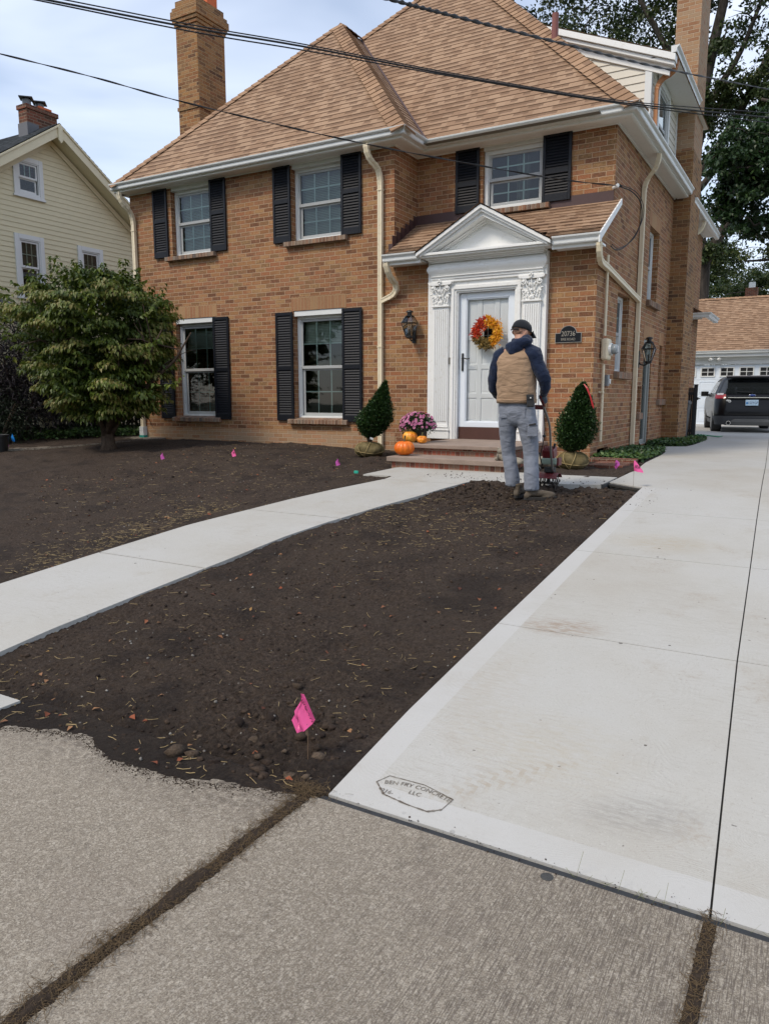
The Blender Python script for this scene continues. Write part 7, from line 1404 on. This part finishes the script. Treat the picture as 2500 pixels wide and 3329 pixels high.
# hoodie: sleeves, collar and hood in one
s_ = MB()
s_.tube([EP(300, 430), EP(235, 478), EP(190, 610), EP(160, 740, .02), EP(160, 830, .06), EP(205, 905, .18), EP(262, 935, .33)], [.075, .086, .076, .068, .063, .052, .038], 14); s_.tube([EP(530, 415), EP(600, 455), EP(650, 585), EP(712, 690), EP(735, 745, .02), EP(745, 830, .06), EP(728, 905, .14)], [.078, .090, .077, .069, .066, .054, .042], 14)
s_.loft([(*EP(428, 480, .0), .14, .085, 0), (*EP(432, 400, .0), .115, .08, 0), (*EP(445, 330, .02), .10, .085, 0), (*EP(455, 275, .05), .088, .08, 0)], 20)
s_.ell(EP(375, 375, -.075), .095, .055, .062, 14, 10, Matrix.Rotation(R(12), 3, 'Y')); s_.ell(EP(450, 330, -.05), .115, .075, .055, 14, 10, Matrix.Rotation(R(-8), 3, 'Y')); s_.ell(EP(360, 420, -.09), .045, .035, .04, 10, 8); s_.ell(EP(515, 300, .03), .062, .085, .055, 12, 8)
hd_ = s_.build("hoodie", NAVY, man, remesh=.011, smooth_it=2); folds(hd_, .022)
# cap with opening and strap at the back, brim to the front right
m = MB(); n, mm = 28, 9; rows_ = []
for j in range(mm + 1):
    th = (math.pi / 2 + .12) * j / mm; row = []
    for k in range(n): ph = 2 * math.pi * k / n; p = Vector((.086 * math.sin(th) * math.cos(ph), -.008 + .108 * math.sin(th) * math.sin(ph), .025 + .092 * math.cos(th))); row.append(m.v(H(p.x, p.y, p.z)))
    rows_.append(row)
for j in range(mm):
    for k in range(n):
        ph = 2 * math.pi * (k + .5) / n; back = abs(((ph - 1.5 * math.pi + .55 + math.pi) % (2 * math.pi)) - math.pi)
        if j >= 6 and j < 8 and back < .33: continue
        m.fi([rows_[j][k], rows_[j + 1][k], rows_[j + 1][(k + 1) % n], rows_[j][(k + 1) % n]])
cp = m.build("cap", CAPM, man, smooth=True, solid=.004)
m = MB(); rr_ = []
for k in range(9): u = -1 + 2 * k / 8; a = H(.078 * u, .075 + .03 * (1 - u * u), .025); e = H(.072 * u, .10 + .075 * (1 - u * u) ** .5, -.012 - .02 * u * u); rr_.append((m.v(a), m.v(e)))
for a, b2 in zip(rr_[:-1], rr_[1:]): m.fi([a[0], b2[0], b2[1], a[1]])
m.build("brim", CAPM, cp, smooth=True, solid=.006)
m = MB(); m.tube([H(-.062, -.088, -.002), H(-.03, -.108, -.004), H(.0, -.116, -.004), H(.03, -.108, -.004), H(.062, -.088, -.002)], .007, 6); m.build("strap", CAPM, cp)
m = MB(); m.ell(H(0, -.060, -.015), .070, .034, .035, 14, 8, ROT); m.build("hair", paint("short_hair", (.24, .135, .09, 1), .9, .3, 60), man)
m = MB(); 
for sg in (-1, 1): m.tube([H(sg * .083, -.005, .012), H(sg * .080, .06, .01), H(sg * .06, .098, .008)], .004, 5); m.ell(H(sg * .034, .104, .0), .028, .006, .018, 10, 6, ROT)
m.build("glasses", BLACKM, man)
# radio pouch on the belt
m = MB(); q = EP(582, 975, -.115); m.obox(q, V3(.033, .010, 0), V3(0, .016, 0), V3(-.006, 0, .062)); po = m.build("belt_pouch", BLK, man, bevel=.008); m = MB(); m.obox(q + V3(.002, -.018, .035), V3(.030, .009, 0), V3(0, .003, 0), V3(-.002, 0, .024)); m.build("pouch_flap", BLK, po, bevel=.004); m = MB(); m.ell(q + V3(.010, -.023, .028), .007, .003, .007, 8, 5); m.build("snap", WHITE_METAL, po)
# boots
def boot(heel, yaw, s_=1.0):
    Wm = lambda x, y, z: heel + Matrix.Rotation(yaw, 3, 'Z') @ Vector((x * s_, y * s_, z * s_)); m = MB(Wm) ; m.P = None
    B = MB(); B.P = None
    prof = [(-.015, .0, .040, .030), (.02, .0, .045, .036), (.08, .0, .045, .040), (.14, .0, .040, .038), (.20, .0, .030, .036), (.25, .0, .024, .033), (.275, .0, .020, .024)]
    B.tube([Wm(0, y, z + .028) for y, _, z, r in prof], [r for _, _, _, r in prof], 14, ry=[a * .9 for a in (.036, .042, .046, .05, .046, .036, .022)] if 0 else None, up=(0, 0, 1)); B.tube([Wm(0, .03, .05), Wm(0, .02, .11), Wm(0, .015, .15)], [.040, .040, .042], 12); B.ell(Wm(0, .0, .045), .036, .040, .038, 12, 8); B.ell(Wm(0, .2, .036), .044, .075, .030, 12, 8, Matrix.Rotation(yaw, 3, 'Z'))
    bo = B.build("boot", LEA, man, remesh=.007, smooth_it=2)
    S_ = MB(); out_ = []; 
    for k in range(22): a = 2 * math.pi * k / 22; y = .128 + .165 * math.sin(a); w = .043 + .010 * math.sin(a) - .006 * math.cos(2 * a); x = w * math.copysign(abs(math.cos(a)) ** .7, math.cos(a)); out_.append((x, y))
    lo = [S_.v(Wm(x, y, .0)) for x, y in out_]; hi = [S_.v(Wm(x * 1.04, y, .030 + (.012 if y > .2 else 0))) for x, y in out_]; S_.fi(lo[::-1]); S_.fi(hi)
    for k in range(22): S_.fi([lo[k], lo[(k + 1) % 22], hi[(k + 1) % 22], hi[k]])
    S_.build("sole", SOLE, bo, bevel=.004); Lc = MB()
    for k in range(4): y = .085 + k * .03; z = .118 - k * .014; Lc.tube([Wm(-.028, y, z - .012), Wm(0, y, z), Wm(.028, y, z - .012)], .0035, 5)
    Lc.build("lace", paint("lace", (.06, .05, .035, 1), .8), bo)
boot(Vector((-2.635, 7.285, .515)), R(-4)); boot(Vector((-2.495, 7.215, .512)), R(-60), 1.0)
# tiller
TRED = paint("tiller_red", (.12, .010, .012, 1), .4, .12, 10); TCH = paint("tube_steel", (.22, .21, .2, 1), .35, .15, metal=.6); TINE = paint("soiled_tine", (.035, .026, .02, 1), .9, .4, 30, .6, 60); TBL = paint("engine_black", (.02, .02, .02, 1), .6, .2)
tl = thing("garden_tiller", "small red motor tiller with chrome handles and soil-caked tines", "tiller", (-2.48, 7.85, .6))
tc = Vector((-2.485, 7.86, .59)); m = MB()
m.tube([tc + V3(-.10, 0, .03), tc + V3(.10, 0, .03)], .010, 8); m.tube([tc + V3(0, 0, .03), tc + V3(0, .0, .17)], .02, 8); m.build("gearbox", TBL, tl)
for q in (-.092, -.045, .045, .092):
    m = MB(); rs2 = random.Random(int(q * 1000))
    for k in range(7):
        a = 2 * math.pi * k / 7 + q * 20; e = Vector((0, math.cos(a), math.sin(a))); f_ = Vector((0, -math.sin(a), math.cos(a))); p = tc + V3(q, 0, .03); m.tube([p, p + e * .05, p + e * .088 + f_ * .02, p + e * .098 + f_ * .045], [.008, .009, .011, .004], 5, ry=[.004, .005, .006, .003])
    m.lathe(p, [(.0, -.004), (.022, -.004), (.022, .004), (0, .004)], 8); m.build("tine", TINE, tl)
m = MB(); n = 10
for k in range(n): a0, a1 = R(35 + 110 * k / n), R(35 + 110 * (k + 1) / n); r = .125; m.face([tc + V3(-.115, -r * math.cos(a0), .02 + r * math.sin(a0)), tc + V3(.115, -r * math.cos(a0), .02 + r * math.sin(a0)), tc + V3(.115, -r * math.cos(a1), .02 + r * math.sin(a1)), tc + V3(-.115, -r * math.cos(a1), .02 + r * math.sin(a1))])
m.build("tine_shield", TRED, tl, smooth=True, solid=.006)
m = MB(); m.obox(tc + V3(-.005, .02, .36), V3(.065, 0, 0), V3(0, .07, .02), V3(0, -.015, .055)); en_ = m.build("engine_shroud", TRED, tl, bevel=.018); m = MB()
for k in range(5): m.obox(tc + V3(-.045 + k * .02, -.045, .40), V3(.004, 0, 0), V3(0, .012, 0), V3(0, 0, .035))
m.build("cooling_fin", TRED, en_); m = MB(); m.obox(tc + V3(.015, -.02, .27), V3(.085, 0, 0), V3(0, .05, 0), V3(0, 0, .034)); m.build("fuel_tank", paint("fuel_tank", (.24, .30, .24, 1), .4, .15, 12), tl, bevel=.014)
m = MB(); m.obox(tc + V3(.015, -.01, .235 - .055), V3(.055, 0, 0), V3(0, .045, 0), V3(0, 0, .03)); m.build("clutch_housing", TBL, tl, bevel=.01); m = MB(); m.obox(tc + V3(.108, .0, .27), V3(.012, 0, 0), V3(0, .055, 0), V3(0, 0, .042)); m.build("end_cover", TRED, tl, bevel=.006); m = MB(); m.tube([tc + V3(.04, 0, .40), tc + V3(.06, -.01, .46)], [.010, .014], 8); m.build("primer", TBL, tl)
hr = EP(718, 955, .17); hl = EP(262, 950, .36)
for hp, sg in ((hr, 1), (hl, -1)):
    m = MB(); b0 = tc + V3(.03 * sg + (.03 if sg > 0 else -.04), -.06, .17); L = spline([b0, b0.lerp(hp, .3) + V3(.004 * sg, .02, .0), b0.lerp(hp, .62) + V3(.02 * sg, .035, .02), hp + V3(0, .06, -.09), hp + V3(0, -.01, .0)], 6); m.tube(L, .0125, 8); m.build("handlebar", TCH, tl, smooth=True)
    m = MB(); m.tube([hp + V3(0, .05, -.07), hp + V3(0, -.01, .0), hp + V3(0, -.05, .035)], .0165, 8); m.build("grip", TRED, tl, smooth=True)
m = MB(); a = hr + V3(.0, .07, -.085); e2 = hl + V3(0, .03, -.085); m.obox((a + e2) / 2, (a - e2) / 2, V3(0, .006, 0), V3(0, 0, .024)); m.build("cross_panel", TRED, tl, bevel=.006)
m = MB(); m.tube(spline([hr + V3(-.005, .05, -.06), EP(752, 1300, .35), EP(740, 1450, .42), EP(712, 1600, .50), EP(740, 1700, .56)], 6), .005, 6); m.tube(spline([EP(700, 1560, .4), EP(720, 1640, .45), tc + V3(-.06, -.05, .22)], 4), .006, 6); m.build("throttle_cable", TBL, tl, smooth=True); m = MB(); m.tube([EP(735, 1375, .33), EP(765, 1368, .33)], .012, 8); m.build("clamp_knob", TBL, tl)
# gloved hands closed round the grips
def hand(hp, sg, wrist):
    g = MB(); g.ell(hp + V3(sg * .012, -.012, .022), .032, .036, .028, 12, 8); g.tube([wrist, hp + V3(sg * .012, -.02, .03)], [.034, .032], 10)
    for k in range(4):
        L = (.95, 1.05, 1.0, .85)[k]; c0 = hp + V3(0, .03 - k * .020, -.022 + k * .016); pts = [c0 + V3(sg * .030, -.0, .022), c0 + V3(sg * .034 * L, .004, -.004), c0 + V3(sg * .012, .006, -.026 * L), c0 + V3(-sg * .016 * L, .004, -.020), c0 + V3(-sg * .024 * L, .0, .0)]; g.tube(pts, [.0105, .0105, .0098, .0090, .0078], 8)
    g.tube([hp + V3(sg * .0, -.030, .036), hp + V3(-sg * .024, -.014, .030), hp + V3(-sg * .032, .010, .012), hp + V3(-sg * .022, .026, -.004)], [.013, .0125, .0115, .009], 8)
    g.build("glove", GLV, man, remesh=.0045, smooth_it=1)
hand(hr, 1, EP(728, 905, .14)); hand(hl, -1, EP(262, 935, .33))
